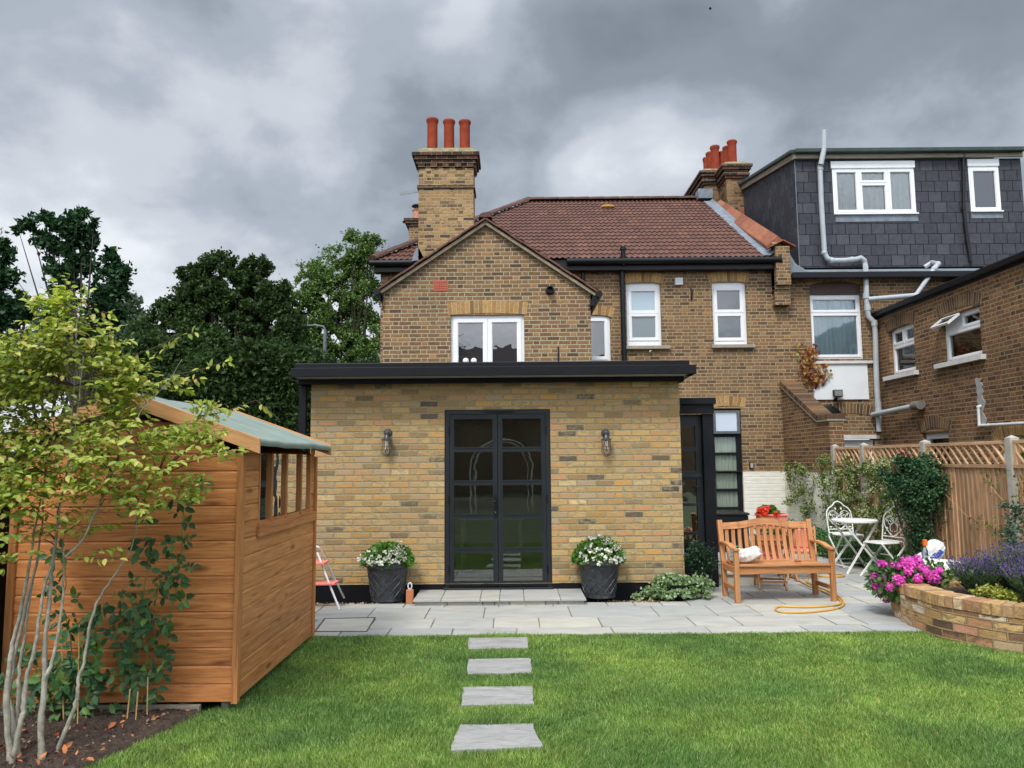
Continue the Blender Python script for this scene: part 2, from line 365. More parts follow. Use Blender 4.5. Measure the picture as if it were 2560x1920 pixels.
SHEDW = None
def shed_mat(name, c0, c1, c2):
    g = GM(name); uv = g.uv(); sp = g.n('ShaderNodeSeparateXYZ', {0: uv})
    brd = g.m('FLOOR', g.m('DIVIDE', sp.outputs[1], 0.115)); r = g.wn(g.n('ShaderNodeCombineXYZ', {0: brd, 1: 3.3}).outputs[0])
    off = g.n('ShaderNodeVectorMath', {0: r.outputs[1], 'Scale': 17.0}, operation='SCALE').outputs[0]
    uv2 = g.n('ShaderNodeVectorMath', {0: uv, 1: off}, operation='ADD').outputs[0]
    gr = g.noise(g.map(uv2, (2.0, 24, 1)), 1.0, 5, .62, 1.4); f2 = g.noise(g.map(uv2, (4, 130, 1)), 1.0, 3, .6)
    base = g.ramp(gr, [(.28, c0), (.5, c1), (.74, c2)])
    base = g.mix(1.0, base, g.ramp(f2, [(.3, .84), (.7, 1.12)]), 'MULTIPLY')
    vo = g.n('ShaderNodeTexVoronoi', {'Vector': g.map(uv2, (2.1, 7.5, 1)), 'Scale': 1.0}).outputs['Distance']
    base = g.mix(g.m('MULTIPLY', g.ramp(vo, [(.035, 1.0), (.09, .7), (.2, 0.0)]), .85), base, tuple(c*.40 for c in c0))
    va = g.m('ADD', g.m('MULTIPLY', r.outputs[0], .28), .86)
    base = g.mix(1.0, base, g.n('ShaderNodeCombineXYZ', {0: va, 1: va, 2: va}).outputs[0], 'MULTIPLY')
    return g.done(base, .55, g.m('ADD', gr, g.m('MULTIPLY', f2, .4)), .002, .4, spec=.3)
SHEDW = shed_mat("stained_shed_boards", (.33,.11,.034), (.60,.228,.074), (.72,.315,.112))
SHEDT = wood_mat("fresh_cut_shed_trim", (.50,.235,.09), (.62,.32,.135), (.70,.39,.18), sv=14, isl=.08)
SHEDP = wood_mat("stained_shed_trim", (.30,.11,.036), (.50,.205,.068), (.62,.28,.10), sv=18, isl=.1)
TEAK = wood_mat("oiled_hardwood", (.33,.13,.045), (.49,.22,.085), (.58,.295,.13), sv=30, knots=False, isl=.2, spec=.35, rough=.5)
FENW = wood_mat("treated_fence_timber", (.31,.175,.095), (.49,.30,.17), (.62,.42,.26), sv=16, isl=.34, rough=.8, spec=.15)
OLDW = wood_mat("weathered_grey_timber", (.16,.135,.105), (.27,.235,.185), (.36,.32,.26), sv=16, isl=.2, rough=.85, spec=.15)
CANE = wood_mat("bamboo", (.48,.28,.10), (.60,.37,.15), (.66,.44,.20), knots=False, isl=.1)
BLACKF = flat("black_painted_timber", (.007,.0075,.010), .5, .25, 5, bump=.15, spec=.22)
BLACKP = flat("black_plastic", (.008,.009,.011), .4, .2, 5, spec=.3)
GUTT = flat("black_gutter_plastic", (.006,.007,.009), .42, .2, 3, spec=.25)
ANTH = flat("anthracite_aluminium", (.011,.015,.019), .42, .12, 4)
UPVC = flat("white_upvc", (.80,.81,.83), .32, .05, 5)
OFFW = flat("off_white_upvc_aged", (.62,.61,.58), .45, .12, 6)
GREYP = flat("pale_grey_soil_pipe", (.40,.43,.45), .38, .1, 4)
WPIPE = flat("white_waste_pipe", (.62,.63,.64), .4, .08, 5)
LEAD = flat("lead_flashing", (.17,.195,.225), .65, .35, 6, bump=.6)
STONE = flat("sandstone_sill", (.30,.27,.21), .8, .25, 12, bump=.5)
CONC = flat("concrete_post", (.40,.375,.32), .85, .16, 14, bump=.6)
RENDER = flat("white_render", (.73,.75,.76), .7, .05, 3, bump=.2)
GREYR = flat("rough_cement_patch", (.33,.32,.30), .9, .35, 9, bump=1.0)
MORT = flat("pale_mortar", (.43,.36,.23), .9, .15, 20, bump=.4)
POTR = flat("terracotta_chimney_pot", (.25,.042,.018), .8, .30, 5, bump=.2, spec=.2)
TERR = flat("terracotta", (.50,.20,.11), .7, .18, 7, bump=.3)
LEADGREY = flat("galvanised_lamp_metal", (.085,.09,.10), .45, .2, 10, metal=.6)
COPING = island_mat("terracotta_coping", [(0, (.19,.065,.033)), (.5, (.25,.088,.045)), (1, (.29,.115,.06))], .75, .3, 9)
ARCHB = island_mat("arch_brick", [(0, (.14,.08,.04)), (.25, (.30,.17,.065)), (.6, (.42,.255,.09)), (1, (.33,.18,.07))], .85, .35, 25, 1.0)
ARCHD = island_mat("arch_brick_dark", [(0, (.05,.032,.022)), (.5, (.12,.07,.038)), (1, (.19,.11,.05))], .85, .35, 25, 1.0)
BROWN = flat("dark_brown_board", (.055,.026,.02), .6, .2)
WHITEM = flat("white_painted_iron", (.80,.80,.76), .4, .06, 20)
CURT = flat("pale_green_curtain", (.62,.68,.56), .85, .06, 4)
CURB = flat("pale_blue_curtain", (.62,.80,.86), .85, .08, 4)
CURN = flat("net_curtain", (.48,.52,.50), .9, .1, 6)
PINK = flat("salmon_pink_paint", (.78,.24,.19), .5, .08, 10)
GREENP = flat("green_plastic", (.015,.42,.22), .35, .1)
DKPOT = None
def glass_mat(name, tint=(.02,.025,.03), refl=1.0, base=.06, rough=.0, opaque=False, wob=0.0):
    g = GM(name)
    fr = g.n('ShaderNodeFresnel', {0: 1.5}).outputs[0]
    fac = g.m('ADD', g.m('MULTIPLY', fr, refl), base, clamp=True)
    gi = {'Color': (1,1,1,1), 'Roughness': rough}
    if wob: gi['Normal'] = g.n('ShaderNodeBump', {'Height': g.noise(g.pos(), 2.5, 2), 'Distance': .02, 'Strength': wob}).outputs[0]
    gl = g.n('ShaderNodeBsdfGlossy', gi)
    if opaque: tr = g.n('ShaderNodeBsdfDiffuse', {'Color': (*tint, 1)})
    else: tr = g.n('ShaderNodeBsdfTransparent', {'Color': (*tint, 1)})
    mx = g.n('ShaderNodeMixShader', {0: fac, 1: tr.outputs[0], 2: gl.outputs[0]})
    g.n('ShaderNodeOutputMaterial', {0: mx.outputs[0]}); return g.mat
GLASS = glass_mat("window_glass", (.75,.80,.80), 1.6, .02, wob=.25)
GLASSD = glass_mat("door_glass", (.55,.60,.60), 1.0, .0, wob=.1)
GLASSF = glass_mat("french_door_glass", (.75,.80,.78), 1.7, .045, wob=.04)
GLASSC2 = glass_mat("curtained_pane_glass", (.95,.96,.96), 1.0, .03, wob=.2)
GLASSC = glass_mat("clear_curtain_glass", (.93,.95,.95), .6, .0)
GLASSS = glass_mat("shed_glass", (.7,.75,.75), 3.0, .16, wob=.3)
FROST = glass_mat("frosted_glass", (.12,.16,.17), 1.2, .08, .25, opaque=True)
FROSTL = glass_mat("frosted_glass_pale", (.30,.40,.46), 1.5, .08, .25, opaque=True)
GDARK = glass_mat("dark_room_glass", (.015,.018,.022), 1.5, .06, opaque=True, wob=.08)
INTD = flat("dark_room_plaster", (.16,.16,.16), .9, .05)

def leaf_mat(name, stops, trans=.35, rough=.5, spec=.35):
    g = GM(name); rnd = g.island()
    col = g.ramp(rnd, stops)
    pv_ = g.noise(g.pos(), 2.2, 2)
    col = g.mix(1.0, col, g.ramp(pv_, [(.3, .75), (.7, 1.2)]), 'MULTIPLY')
    b = g.n('ShaderNodeBsdfPrincipled', {'Base Color': col, 'Roughness': rough, 'Specular IOR Level': spec})
    t = g.n('ShaderNodeBsdfTranslucent', {'Color': g.mix(1.0, col, (1.1,1.25,.6), 'MULTIPLY')})
    mx = g.n('ShaderNodeMixShader', {0: trans, 1: b.outputs[0], 2: t.outputs[0]})
    g.n('ShaderNodeOutputMaterial', {0: mx.outputs[0]}); return g.mat
BARK = flat("grey_bark", (.10,.085,.065), .9, .35, 20, bump=1.0)
BARKD = flat("dark_bark", (.05,.04,.03), .9, .35, 20, bump=1.0)
STEMG = flat("green_stem", (.16,.26,.05), .6, .2)

# ---------------------------------------------------------------- leaves, vectorised
T_FAR = (np.array([(0,0,0),(.42,-.30,.07),(1,0,-.06),(.42,.30,.07)], float), [(0,1,2),(0,2,3)])
T_NEAR = (np.array([(0,0,0),(.25,-.23,.05),(.65,-.24,.03),(1,0,-.14),(.65,.24,.03),(.25,.23,.05),(.5,0,-.04)], float), [(0,1,2,6),(6,2,3),(6,3,4),(0,6,4,5)])
T_ROUND = (np.array([(0,0,0),(.3,-.42,.05),(.8,-.36,0),(1,0,-.05),(.8,.36,0),(.3,.42,.05),(.5,0,-.08)], float), [(0,1,2,6),(6,2,3),(6,3,4),(0,6,4,5)])
T_NEEDLE = (np.array([(0,-.05,0),(0,.05,0),(1,.02,0),(1,-.02,0)], float), [(0,3,2,1)])
T_PETAL = (np.array([(0,0,0),(.5,-.45,.1),(1,-.2,-.02),(1,.2,-.02),(.5,.45,.1)], float), [(0,1,2,3,4)])
def unit(a): return a / np.maximum(np.linalg.norm(a, axis=1, keepdims=True), 1e-9)
def leaves(name, pos, size, mat, parent=None, tmpl=T_FAR, axis=None, nrm=None, wob=.6, up=.6, local=False):
    pos = np.asarray(pos, float); n = len(pos); tv, tf = tmpl
    size = np.broadcast_to(np.asarray(size, float), (n,))
    ax = RNG.normal(size=(n,3)) if axis is None else np.asarray(axis, float) + RNG.normal(size=(n,3))*wob
    ax = unit(ax)
    nn = RNG.normal(size=(n,3))*wob + (np.array([0,0,up]) if nrm is None else np.asarray(nrm, float))
    nn = unit(nn - ax*np.sum(nn*ax, axis=1, keepdims=True)); sd = np.cross(nn, ax)
    B = np.stack([ax, sd, nn], axis=1)                      # n,3,3
    Vx = (tv[None] @ B) * size[:,None,None] + pos[:,None,:]
    off = np.zeros(3) if local or parent is None else np.array(WL.get(parent.name, (0,0,0)))
    Vx = (Vx - off).reshape(-1,3); k = len(tv)
    me = bpy.data.meshes.new(name)
    lens = [len(f) for f in tf]; base = np.concatenate([np.array(f) for f in tf])
    loops = (base[None] + (np.arange(n)*k)[:,None]).reshape(-1).astype(np.int32)
    tot = np.tile(np.array(lens, np.int32), n); st = np.concatenate([[0], np.cumsum(tot)[:-1]]).astype(np.int32)
    me.vertices.add(len(Vx)); me.vertices.foreach_set("co", Vx.ravel().astype(np.float32))
    me.loops.add(len(loops)); me.loops.foreach_set("vertex_index", loops)
    me.polygons.add(len(tot)); me.polygons.foreach_set("loop_start", st); me.polygons.foreach_set("loop_total", tot)
    me.materials.append(mat); me.update(calc_edges=True)
    me.polygons.foreach_set("use_smooth", np.ones(len(tot), bool))
    o = bpy.data.objects.new(name, me); COL.objects.link(o)
    if parent is not None: o.parent = parent
    WL[o.name] = Vector(off)
    return o
def blob_points(blobs, n, clump=.24, per=45, shell=.45):
    wt_ = np.array([b[1][0]*b[1][2] + b[1][1]*b[1][2] for b in blobs]); wt_ = wt_/wt_.sum(); out = []
    for (c, r), w_ in zip(blobs, wt_):
        m = max(1, int(n*w_/per)); d = unit(RNG.normal(size=(m,3))); rad = RNG.uniform(shell**3, 1.0, (m,1))**(1/3)
        cc = np.array(c) + d*rad*np.array(r)
        sz = clump*min(r)*RNG.uniform(.6, 1.5, (m,1,1))
        p = cc[:,None,:] + RNG.normal(size=(m,per,3))*sz*np.array([1.15,1.15,.75])
        out.append(p.reshape(-1,3))
    return np.concatenate(out)

def gapkeep(P, freq, thr, seed=0.0):
    x, y, z = P[:,0]*freq+seed, P[:,1]*freq*.7+seed*2, P[:,2]*freq+seed*3
    v = np.sin(x+1.3*np.sin(z*1.1))*np.sin(z*1.15+.9*np.sin(x*1.7+y)) + .6*np.sin(x*2.3+y*1.1+seed)*np.sin(z*2.6-x*.7)
    return v > thr

g = GM("white_painted_brick_face"); uv = g.uv(); sp = g.n('ShaderNodeSeparateXYZ', {0: uv}); vr = g.m('DIVIDE', sp.outputs[1], .075); fv = g.m('FRACT', vr)
dv = g.n('ShaderNodeMapRange', {0: g.m('MULTIPLY', g.m('MINIMUM', fv, g.m('SUBTRACT', 1.0, fv)), .075), 1: .002, 2: .009, 3: 0.0, 4: 1.0}).outputs[0]
n_ = g.noise(g.map(uv, (1,2,1)), 7, 4, .6)
WHITEB = g.done(g.mix(1.0, (.80,.77,.69), g.ramp(n_, [(.25,.88),(.7,1.06)]), 'MULTIPLY'), .6, g.m('ADD', g.m('MULTIPLY', dv, .6), g.m('MULTIPLY', n_, .6)), .008, .7, spec=.3)
# ================================================================ SETTING: ground, lawn, paving, soil
def poly_sheet(name, pts, z, mat, label=None, cat=None, kind='structure', res=None):
    mb = MB(); mb.add([(x, y, z) for x, y in pts], [tuple(range(len(pts)))]); o = mb.build(name, mat); return tag(o, label, cat, None, kind)
g_ = GM("far_ground"); GROUNDM = g_.done(g_.ramp(g_.noise(g_.pos(), .8, 5), [(.3, (.035,.05,.02)), (.7, (.07,.075,.035))]), .95)
g_ = GM("lawn_soil"); LAWNM = g_.done(g_.ramp(g_.noise(g_.pos(), 9, 5), [(.3, (.03,.055,.012)), (.7, (.07,.10,.025))]), .95, g_.noise(g_.pos(), 60, 4), .02)
poly_sheet("ground", [(-400,-400),(400,-400),(400,600),(-400,600)], -.10, GROUNDM)
EDGE_Y = 7.19
pl, pr = G(784, 1580), G(2252, 1556)
soil_edge = [G(*p) for p in [(545,1764),(500,1782),(440,1812),(385,1835),(330,1862),(260,1892),(190,1925)]]
YSH = G(590,1747,.06).y; XSH = -1.835; YSHB = 7.04
g_ = GM("soil"); p_ = g_.pos()
SOILM = g_.done(g_.mix(g_.ramp(g_.noise(p_, 95, 3, .7), [(.58, 0.0), (.68, .55)]), g_.ramp(g_.noise(p_, 22, 5, .7), [(.3, (.05,.03,.023)), (.5, (.105,.066,.048)), (.75, (.19,.13,.095))]), (.32,.25,.18)), .95, g_.m('ADD', g_.noise(p_, 30, 5, .7), g_.noise(p_, 110, 3, .7)), .035, 1.0)
# lawn (soil surface) and real blades
poly_sheet("lawn", [(-9,-6),(9,-6),(9,EDGE_Y+.015),(-9,EDGE_Y+.015)], -.022, LAWNM)
# bumpy soil bed in front of the shed
def soil_bed():
    mb = MB(); nx, ny = 90, 60; ids = {}
    ex = [p.x for p in soil_edge]; ey = [p.y for p in soil_edge]
    x0, x1, y0, y1 = -4.2, max(ex)+.02, 3.4, YSH-.055
    def lim(y):
        if y >= ey[0]: return ex[0]
        return float(np.interp(y, ey[::-1], ex[::-1])) if y > ey[-1] else ex[-1] - (ey[-1]-y)*.9
    for j in range(ny+1):
        y = y0 + (y1-y0)*j/ny; xr = lim(y)
        for i in range(nx+1):
            x = x0 + (xr-x0)*i/nx
            z = .012 + .020*math.sin(x*7+y*3)*math.sin(y*9-x*2) + random.uniform(-.009,.013)
            if i == nx: z = -.025
            mb.v.append(Vector((x,y,z)))
    for j in range(ny):
        for i in range(nx):
            a = j*(nx+1)+i; mb.f.append([a,a+1,a+nx+2,a+nx+1]); mb.uv.append(None); mb.m.append(0)
    o = mb.build("flower_bed_soil", SOILM, smooth=True); tag(o, kind='structure'); return lim
soil_lim = soil_bed()

# curved raised bed outline (lawn side)
bed_px = [(2254,1554),(2302,1574),(2352,1592),(2421,1607),(2481,1620),(2560,1632)]
bed = [G(*p) for p in bed_px]
dlast = (bed[-1]-bed[-2]).normalized()
bed = bed + [bed[-1] + dlast*.7 + Vector((-.02,0,0)), bed[-1] + dlast*1.9 + Vector((-.12,0,0))]

# patio slabs, each a real riven slab
SLABM = None
def slab_mat():
    g = GM("riven_sandstone"); p = g.pos(); isl = g.island()
    c = g.ramp(isl, [(0, (.32,.325,.31)), (.2, (.42,.405,.36)), (.4, (.36,.365,.345)), (.55, (.47,.445,.375)), (.7, (.39,.385,.35)), (.85, (.345,.35,.345)), (1, (.44,.415,.35))])
    n1 = g.noise(g.map(p, (1.2,3.5,1), rot=(0,0,.5)), 1.8, 6, .6, .8)
    c = g.mix(1.0, c, g.ramp(n1, [(.3, .84), (.5, 1.0), (.72, 1.14)]), 'MULTIPLY')
    c = g.mix(g.ramp(g.noise(p, 2.2, 5, .6), [(.56, 0.0), (.72, .35)]), c, (.47,.36,.22))
    h = g.m('ADD', g.noise(g.map(p, (3,9,1), rot=(0,0,.4)), 1.6, 5, .6), g.m('MULTIPLY', g.noise(p, 45, 3), .25))
    return g.done(c, .72, h, .012, .8, spec=.25)
SLABM = slab_mat()
g_ = GM("patio_joint_sand"); JOINT = g_.done(g_.ramp(g_.noise(g_.pos(), 25, 4), [(.3, (.20,.165,.11)), (.7, (.36,.30,.20))]), .95)
poly_sheet("patio_bedding", [(-3.2,EDGE_Y),(4.6,EDGE_Y),(5.66,8.3),(5.66,16.38),(1.97,16.38),(1.97,8.73),(-3.2,8.73)], -.012, JOINT)
def patio():
    mb = MB(); rnd = random.Random(11)
    rows = []; y = EDGE_Y
    for h in [.30,.45,.60,.45,.30,.60,.45,.45,.60,.30,.60,.45,.60,.45,.60,.45,.60,.60,.45,.30]:
        rows.append((y, min(y+h, 16.36))); y += h
        if y > 16.3: break
    for (ya, yb) in rows:
        xs, xe = -3.2, 5.64
        if ya < 8.3: xe = 3.78 + max(0, (ya-7.42))*2.0
        x = xs - rnd.uniform(0,.5)
        while x < xe:
            w = rnd.choice([.30,.45,.60,.60,.90,.90])
            a, b = max(x, xs), min(x+w, xe)
            y1 = yb
            if b < 1.95 and ya > 8.7: x += w; continue
            if b < 1.95: y1 = min(yb, 8.75)
            if b - a > .08 and y1-ya > .05:
                gp = .006; z = rnd.uniform(-.0025,.002); j = lambda: rnd.uniform(-.0025,.0025)
                tx, ty = rnd.uniform(-.002,.002), rnd.uniform(-.002,.002)
                P = [(a+gp+j(), ya+gp+j()), (b-gp+j(), ya+gp+j()), (b-gp+j(), y1-gp+j()), (a+gp+j(), y1-gp+j())]
                zz_ = [z-tx-ty, z+tx-ty, z+tx+ty, z-tx+ty]
                mb.add([(p[0],p[1],-.03) for p in P] + [(p[0],p[1],q) for p,q in zip(P,zz_)], [(4,5,6,7),(0,1,5,4),(1,2,6,5),(2,3,7,6),(3,0,4,7)])
            x += w
    o = mb.build("patio", SLABM, bevel=.004); tag(o, kind='structure')
patio()
# recessed manhole cover set in the paving by the shed
mh = [G(*p) for p in [(787,1580),(812,1547.5),(938,1545),(917,1579.5)]]
t = thing("manhole_cover", "square recessed inspection cover with thin metal rim set in paving beside the shed", "manhole cover", tuple(mh[0]))
mb = MB()
for i in range(4): mb.beam(mh[i]+Vector((0,0,.004)), mh[(i+1)%4]+Vector((0,0,.004)), .012, .008)
mb.build("rim", flat("steel_rim", (.12,.12,.115), .5, .2, metal=.5), t)
cc = sum(mh, Vector())/4
mb = MB(); mb.prism([cc+(p-cc)*.965+Vector((0,0,.0035)) for p in mh], (0,0,-.006)); mb.build("tray_slab", SLABM, t)

g_ = GM("step_sandstone"); p_ = g_.pos(); n1_ = g_.noise(g_.map(p_, (1.2,4,1)), 2.2, 6, .6)
TREADM = g_.done(g_.mix(1.0, g_.ramp(g_.island(), [(0,(.36,.36,.34)),(.6,(.41,.40,.365)),(1,(.45,.42,.35))]), g_.ramp(n1_, [(.3,.86),(.7,1.1)]), 'MULTIPLY'), .72, n1_, .01, .8)
# stone step below the french doors
t = thing("stone_step", "low pale sandstone step in front of the black french doors", "step", (0,8.9,0))
sl = G(1037,1503); sr = G(1461,1500); SF = 8.62
xl_, xr_ = sl.x*SF/sl.y, sr.x*SF/sr.y; HS = .068
rnd = random.Random(3); x = xl_; mbt = MB(); mbr = MB()
ws = [.36,.50,.50,.36]; tot = sum(ws)
def stepslabs():
    cuts = [0,.155,.385,.50,.645,.86,1.0]
    for i in range(6):
        a, b = xl_+(xr_-xl_)*cuts[i], xl_+(xr_-xl_)*cuts[i+1]
        mbt.bar((a-.02*(i==0)+.003, SF-.03, HS-.024), (b-.003+.02*(i==5), 9.34, HS+rnd.uniform(-.001,.001)))
    cuts = [0,.19,.40,.47,.56,.77,.845,1.0]
    for i in range(7):
        a, b = xl_+(xr_-xl_)*cuts[i], xl_+(xr_-xl_)*cuts[i+1]
        mbr.bar((a+.004, SF, -.01), (b-.004, SF+.03, HS-.026))
    mbr.box((xl_+.01, SF+.032, -.01), (xr_-.01, 9.25, HS-.027))
stepslabs()
mbt.build("tread", TREADM, t, bevel=.004); mbr.build("riser", SLABM, t, bevel=.003)

# stepping stones in the lawn
stones = [[(1172,1594),(1319,1592.5),(1321,1618),(1169,1621.5)], [(1171,1647),(1327,1644),(1329,1680),(1168,1683)], [(1158,1717),(1331,1714),(1335,1757),(1154,1762)], [(1148,1811),(1332,1808),(1357,1865),(1126,1874)]]
nm = ["smallest and farthest pale stepping stone in the lawn, nearest the patio", "second pale stepping stone in the lawn counted from the patio", "third pale stepping stone in the lawn counted from the patio", "nearest and largest looking pale stepping stone in the lawn"]
g_ = GM("pale_riven_stone"); p_ = g_.pos(); n1_ = g_.noise(g_.map(p_, (2,6,1), rot=(0,0,-.5)), 2.6, 6, .6, 1.0)
STEPM = g_.done(g_.ramp(n1_, [(.3, (.235,.23,.215)), (.5, (.31,.305,.285)), (.7, (.37,.36,.34))]), .75, g_.m('ADD', n1_, g_.m('MULTIPLY', g_.noise(p_, 50, 3), .2)), .02, .8)
stone_rects = []
for q, lab in zip(stones, nm):
    P = [G(x, y, .004) for x, y in q]; c = sum(P, Vector())/4
    pts = []
    for i in range(4):
        a, b = P[i], P[(i+1)%4]
        for k in range(6): pts.append(a.lerp(b, k/6) + Vector((random.uniform(-.006,.006), random.uniform(-.006,.006), 0)))
    mb = MB(); mb.prism(pts, (0,0,-.035)); o = mb.build("stepping_stone", STEPM, bevel=.004)
    tag(o, lab, "stepping stone", "stepping stones across the lawn")
    xs = [p.x for p in P]; ys = [p.y for p in P]; stone_rects.append((min(xs), max(xs), min(ys), max(ys), P))

# gravel in the drainage strip along the extension wall
def gravel():
    n = 9000; xs = np.concatenate([RNG.uniform(-2.7, xl_-.02, n//2), RNG.uniform(xr_+.02, 2.0, n//2)])
    p = np.stack([xs, RNG.uniform(8.76, 9.24, n), RNG.uniform(-.10,-.075, n)], 1)
    o = leaves("gravel", p, RNG.uniform(.014,.03,n), island_mat("gravel_stones", [(0,(.30,.20,.11)),(.5,(.50,.36,.20)),(1,(.42,.36,.29))]), tmpl=T_ROUND, wob=1.0, up=.3)
    tag(o, "golden gravel in a narrow strip at the foot of the extension wall", "gravel", kind='stuff')
gravel()

def inpoly(px, py, poly):
    r = np.zeros(len(px), bool); n = len(poly)
    for i in range(n):
        x1, y1 = poly[i]; x2, y2 = poly[(i+1) % n]
        c = ((y1 > py) != (y2 > py)) & (px < (x2-x1)*(py-y1)/((y2-y1) if abs(y2-y1) > 1e-9 else 1e-9) + x1); r ^= c
    return r
def grass():
    N = 900000
    Y = RNG.uniform(3.55, EDGE_Y+.02, N); X = RNG.uniform(-1, 1, N)*(Y*.70+.1)
    left = np.interp(Y, [p.y for p in soil_edge[::-1]], [p.x for p in soil_edge[::-1]], left=-9)
    left = np.where(Y < soil_edge[-1].y, soil_edge[-1].x - (soil_edge[-1].y-Y)*.9, left)
    left = np.where(Y > soil_edge[0].y, np.where(Y > YSH+.02, XSH-.07, soil_edge[0].x), left)
    wob_ = .012*np.sin(Y*37) + .01*np.sin(Y*91)
    keep = X > left + wob_
    bx = np.interp(Y, [b.y for b in bed[::-1]], [b.x for b in bed[::-1]]); bx = np.where(Y > bed[0].y, 9, bx)
    keep &= X < bx - .005 + .01*np.sin(Y*50)
    for (a, b, c, d, P) in stone_rects:
        pts = [(p.x, p.y) for p in P]; cx, cy = (a+b)/2, (c+d)/2
        pts = [(cx+(x-cx)*.96, cy+(y-cy)*.93) for x, y in pts]
        keep &= ~inpoly(X, Y, pts)
    X, Y = X[keep], Y[keep]; n = len(X)
    h = RNG.uniform(.016,.036, n)*(1+.12*np.sin(X*3.1+Y*1.7)*np.sin(Y*4.3-X*2.2)+.12*np.sin(X*11)*np.sin(Y*13))
    # longer, untrimmed tufts round the stones and the edges
    for (a, b, c, d, P) in stone_rects:
        near = (X > a-.10) & (X < b+.10) & (Y > d-.03) & (Y < d+.10); h[near] *= 1.5
    edge = (Y > EDGE_Y-.08); h[edge] *= 1.1
    th = RNG.uniform(0, 2*np.pi, n); ln = RNG.normal(0, .45, (n,2))*h[:,None]
    ln[:,0] += .25*h*np.sin(X*2+Y*3); w = RNG.uniform(.0020,.0036, n)*(Y/5.0)
    bx_, by_ = np.cos(th)*w, np.sin(th)*w
    v = np.empty((n,3,3)); v[:,0] = np.stack([X-bx_, Y-by_, np.full(n,-.025)], 1); v[:,1] = np.stack([X+bx_, Y+by_, np.full(n,-.025)], 1)
    v[:,2] = np.stack([X+ln[:,0], Y+ln[:,1], h-.022], 1)
    me = bpy.data.meshes.new("grass"); me.vertices.add(n*3); me.vertices.foreach_set("co", v.reshape(-1).astype(np.float32))
    me.loops.add(n*3); me.loops.foreach_set("vertex_index", np.arange(n*3, dtype=np.int32))
    me.polygons.add(n); me.polygons.foreach_set("loop_start", np.arange(0, n*3, 3, dtype=np.int32)); me.polygons.foreach_set("loop_total", np.full(n, 3, np.int32))
    a = me.attributes.new("rnd", 'FLOAT', 'POINT'); a.data.foreach_set("value", np.repeat(RNG.uniform(0,1,n), 3).astype(np.float32))
    b = me.attributes.new("tip", 'FLOAT', 'POINT'); b.data.foreach_set("value", np.tile([0,0,1.0], n).astype(np.float32))
    g = GM("grass_blades"); r = g.n('ShaderNodeAttribute', attribute_name="rnd").outputs['Fac']
    p = g.pos()
    col = g.ramp(r, [(0, (.05,.125,.025)), (.42, (.155,.30,.06)), (.80, (.31,.47,.13)), (.94, (.46,.55,.22)), (1, (.66,.62,.36))])
    big_ = g.noise(g.map(p, (1,1,0)), .9, 3, .5); mid_ = g.noise(g.map(p, (1,1,0)), 4.0, 3, .6)
    tint = g.mix(g.ramp(big_, [(.38, 0.0), (.64, 1.0)]), (.80,.88,.84), (1.42,1.27,1.02))
    col = g.mix(1.0, col, tint, 'MULTIPLY')
    col = g.mix(1.0, col, g.ramp(mid_, [(.3, .80), (.7, 1.22)]), 'MULTIPLY')
    bs = g.n('ShaderNodeBsdfPrincipled', {'Base Color': col, 'Roughness': .5, 'Specular IOR Level': .3})
    tr = g.n('ShaderNodeBsdfTranslucent', {'Color': col})
    mx = g.n('ShaderNodeMixShader', {0: .35, 1: bs.outputs[0], 2: tr.outputs[0]}); g.n('ShaderNodeOutputMaterial', {0: mx.outputs[0]})
    me.materials.append(g.mat); me.update(calc_edges=True)
    o = bpy.data.objects.new("grass", me); COL.objects.link(o)
    tag(o, "short mown green grass blades covering the lawn", "grass", kind='stuff')
grass()

# ================================================================ helpers for windows, arches, roofs
def xform_y(Y): return Matrix.Translation((0, Y, 0))                       # local (x, depth, z) on a wall facing -Y
def xform_x(X): return Matrix(((0,1,0,X),(-1,0,0,0),(0,0,1,0),(0,0,0,1)))  # local u = -Y, wall facing -X
def window(par, T, u0, u1, z0, z1, cells, mat=None, glass=None, sash=.042, fr=.05, dep=.08, name="window", glasses=None, lift=0.0):
    mat = mat or UPVC; glass = glass or GDARK
    w, h = u1-u0, z1-z0
    holes = [(u0+c[0]*w, u0+c[1]*w, z0+c[2]*h, z0+c[3]*h) for c in cells]
    mb = MB(T); big = [(a, b, c, d) for a, b, c, d in holes]
    mb.slab((u0,u1,z0,z1), big, lift, dep+lift)
    win = mb.build(name, mat, par, bevel=.004)
    for i, (a, b, c, d) in enumerate(holes):
        mb = MB(T); s = sash
        mb.slab((a-.012,b+.012,c-.012,d+.012), [(a+s,b-s,c+s,d-s)], lift-.016, lift+.05)
        # glazing bead
        mb.slab((a+s-.001,b-s+.001,c+s-.001,d-s+.001), [(a+s+.012,b-s-.012,c+s+.012,d-s-.012)], lift+.002, lift+.04)
        mb.build("sash", mat, win, bevel=.003)
        gm = glasses[i] if glasses else glass
        mb = MB(T); mb.box((a+s,lift+.026,c+s), (b-s,lift+.032,d-s)); mb.build("pane", gm, win)
    return win
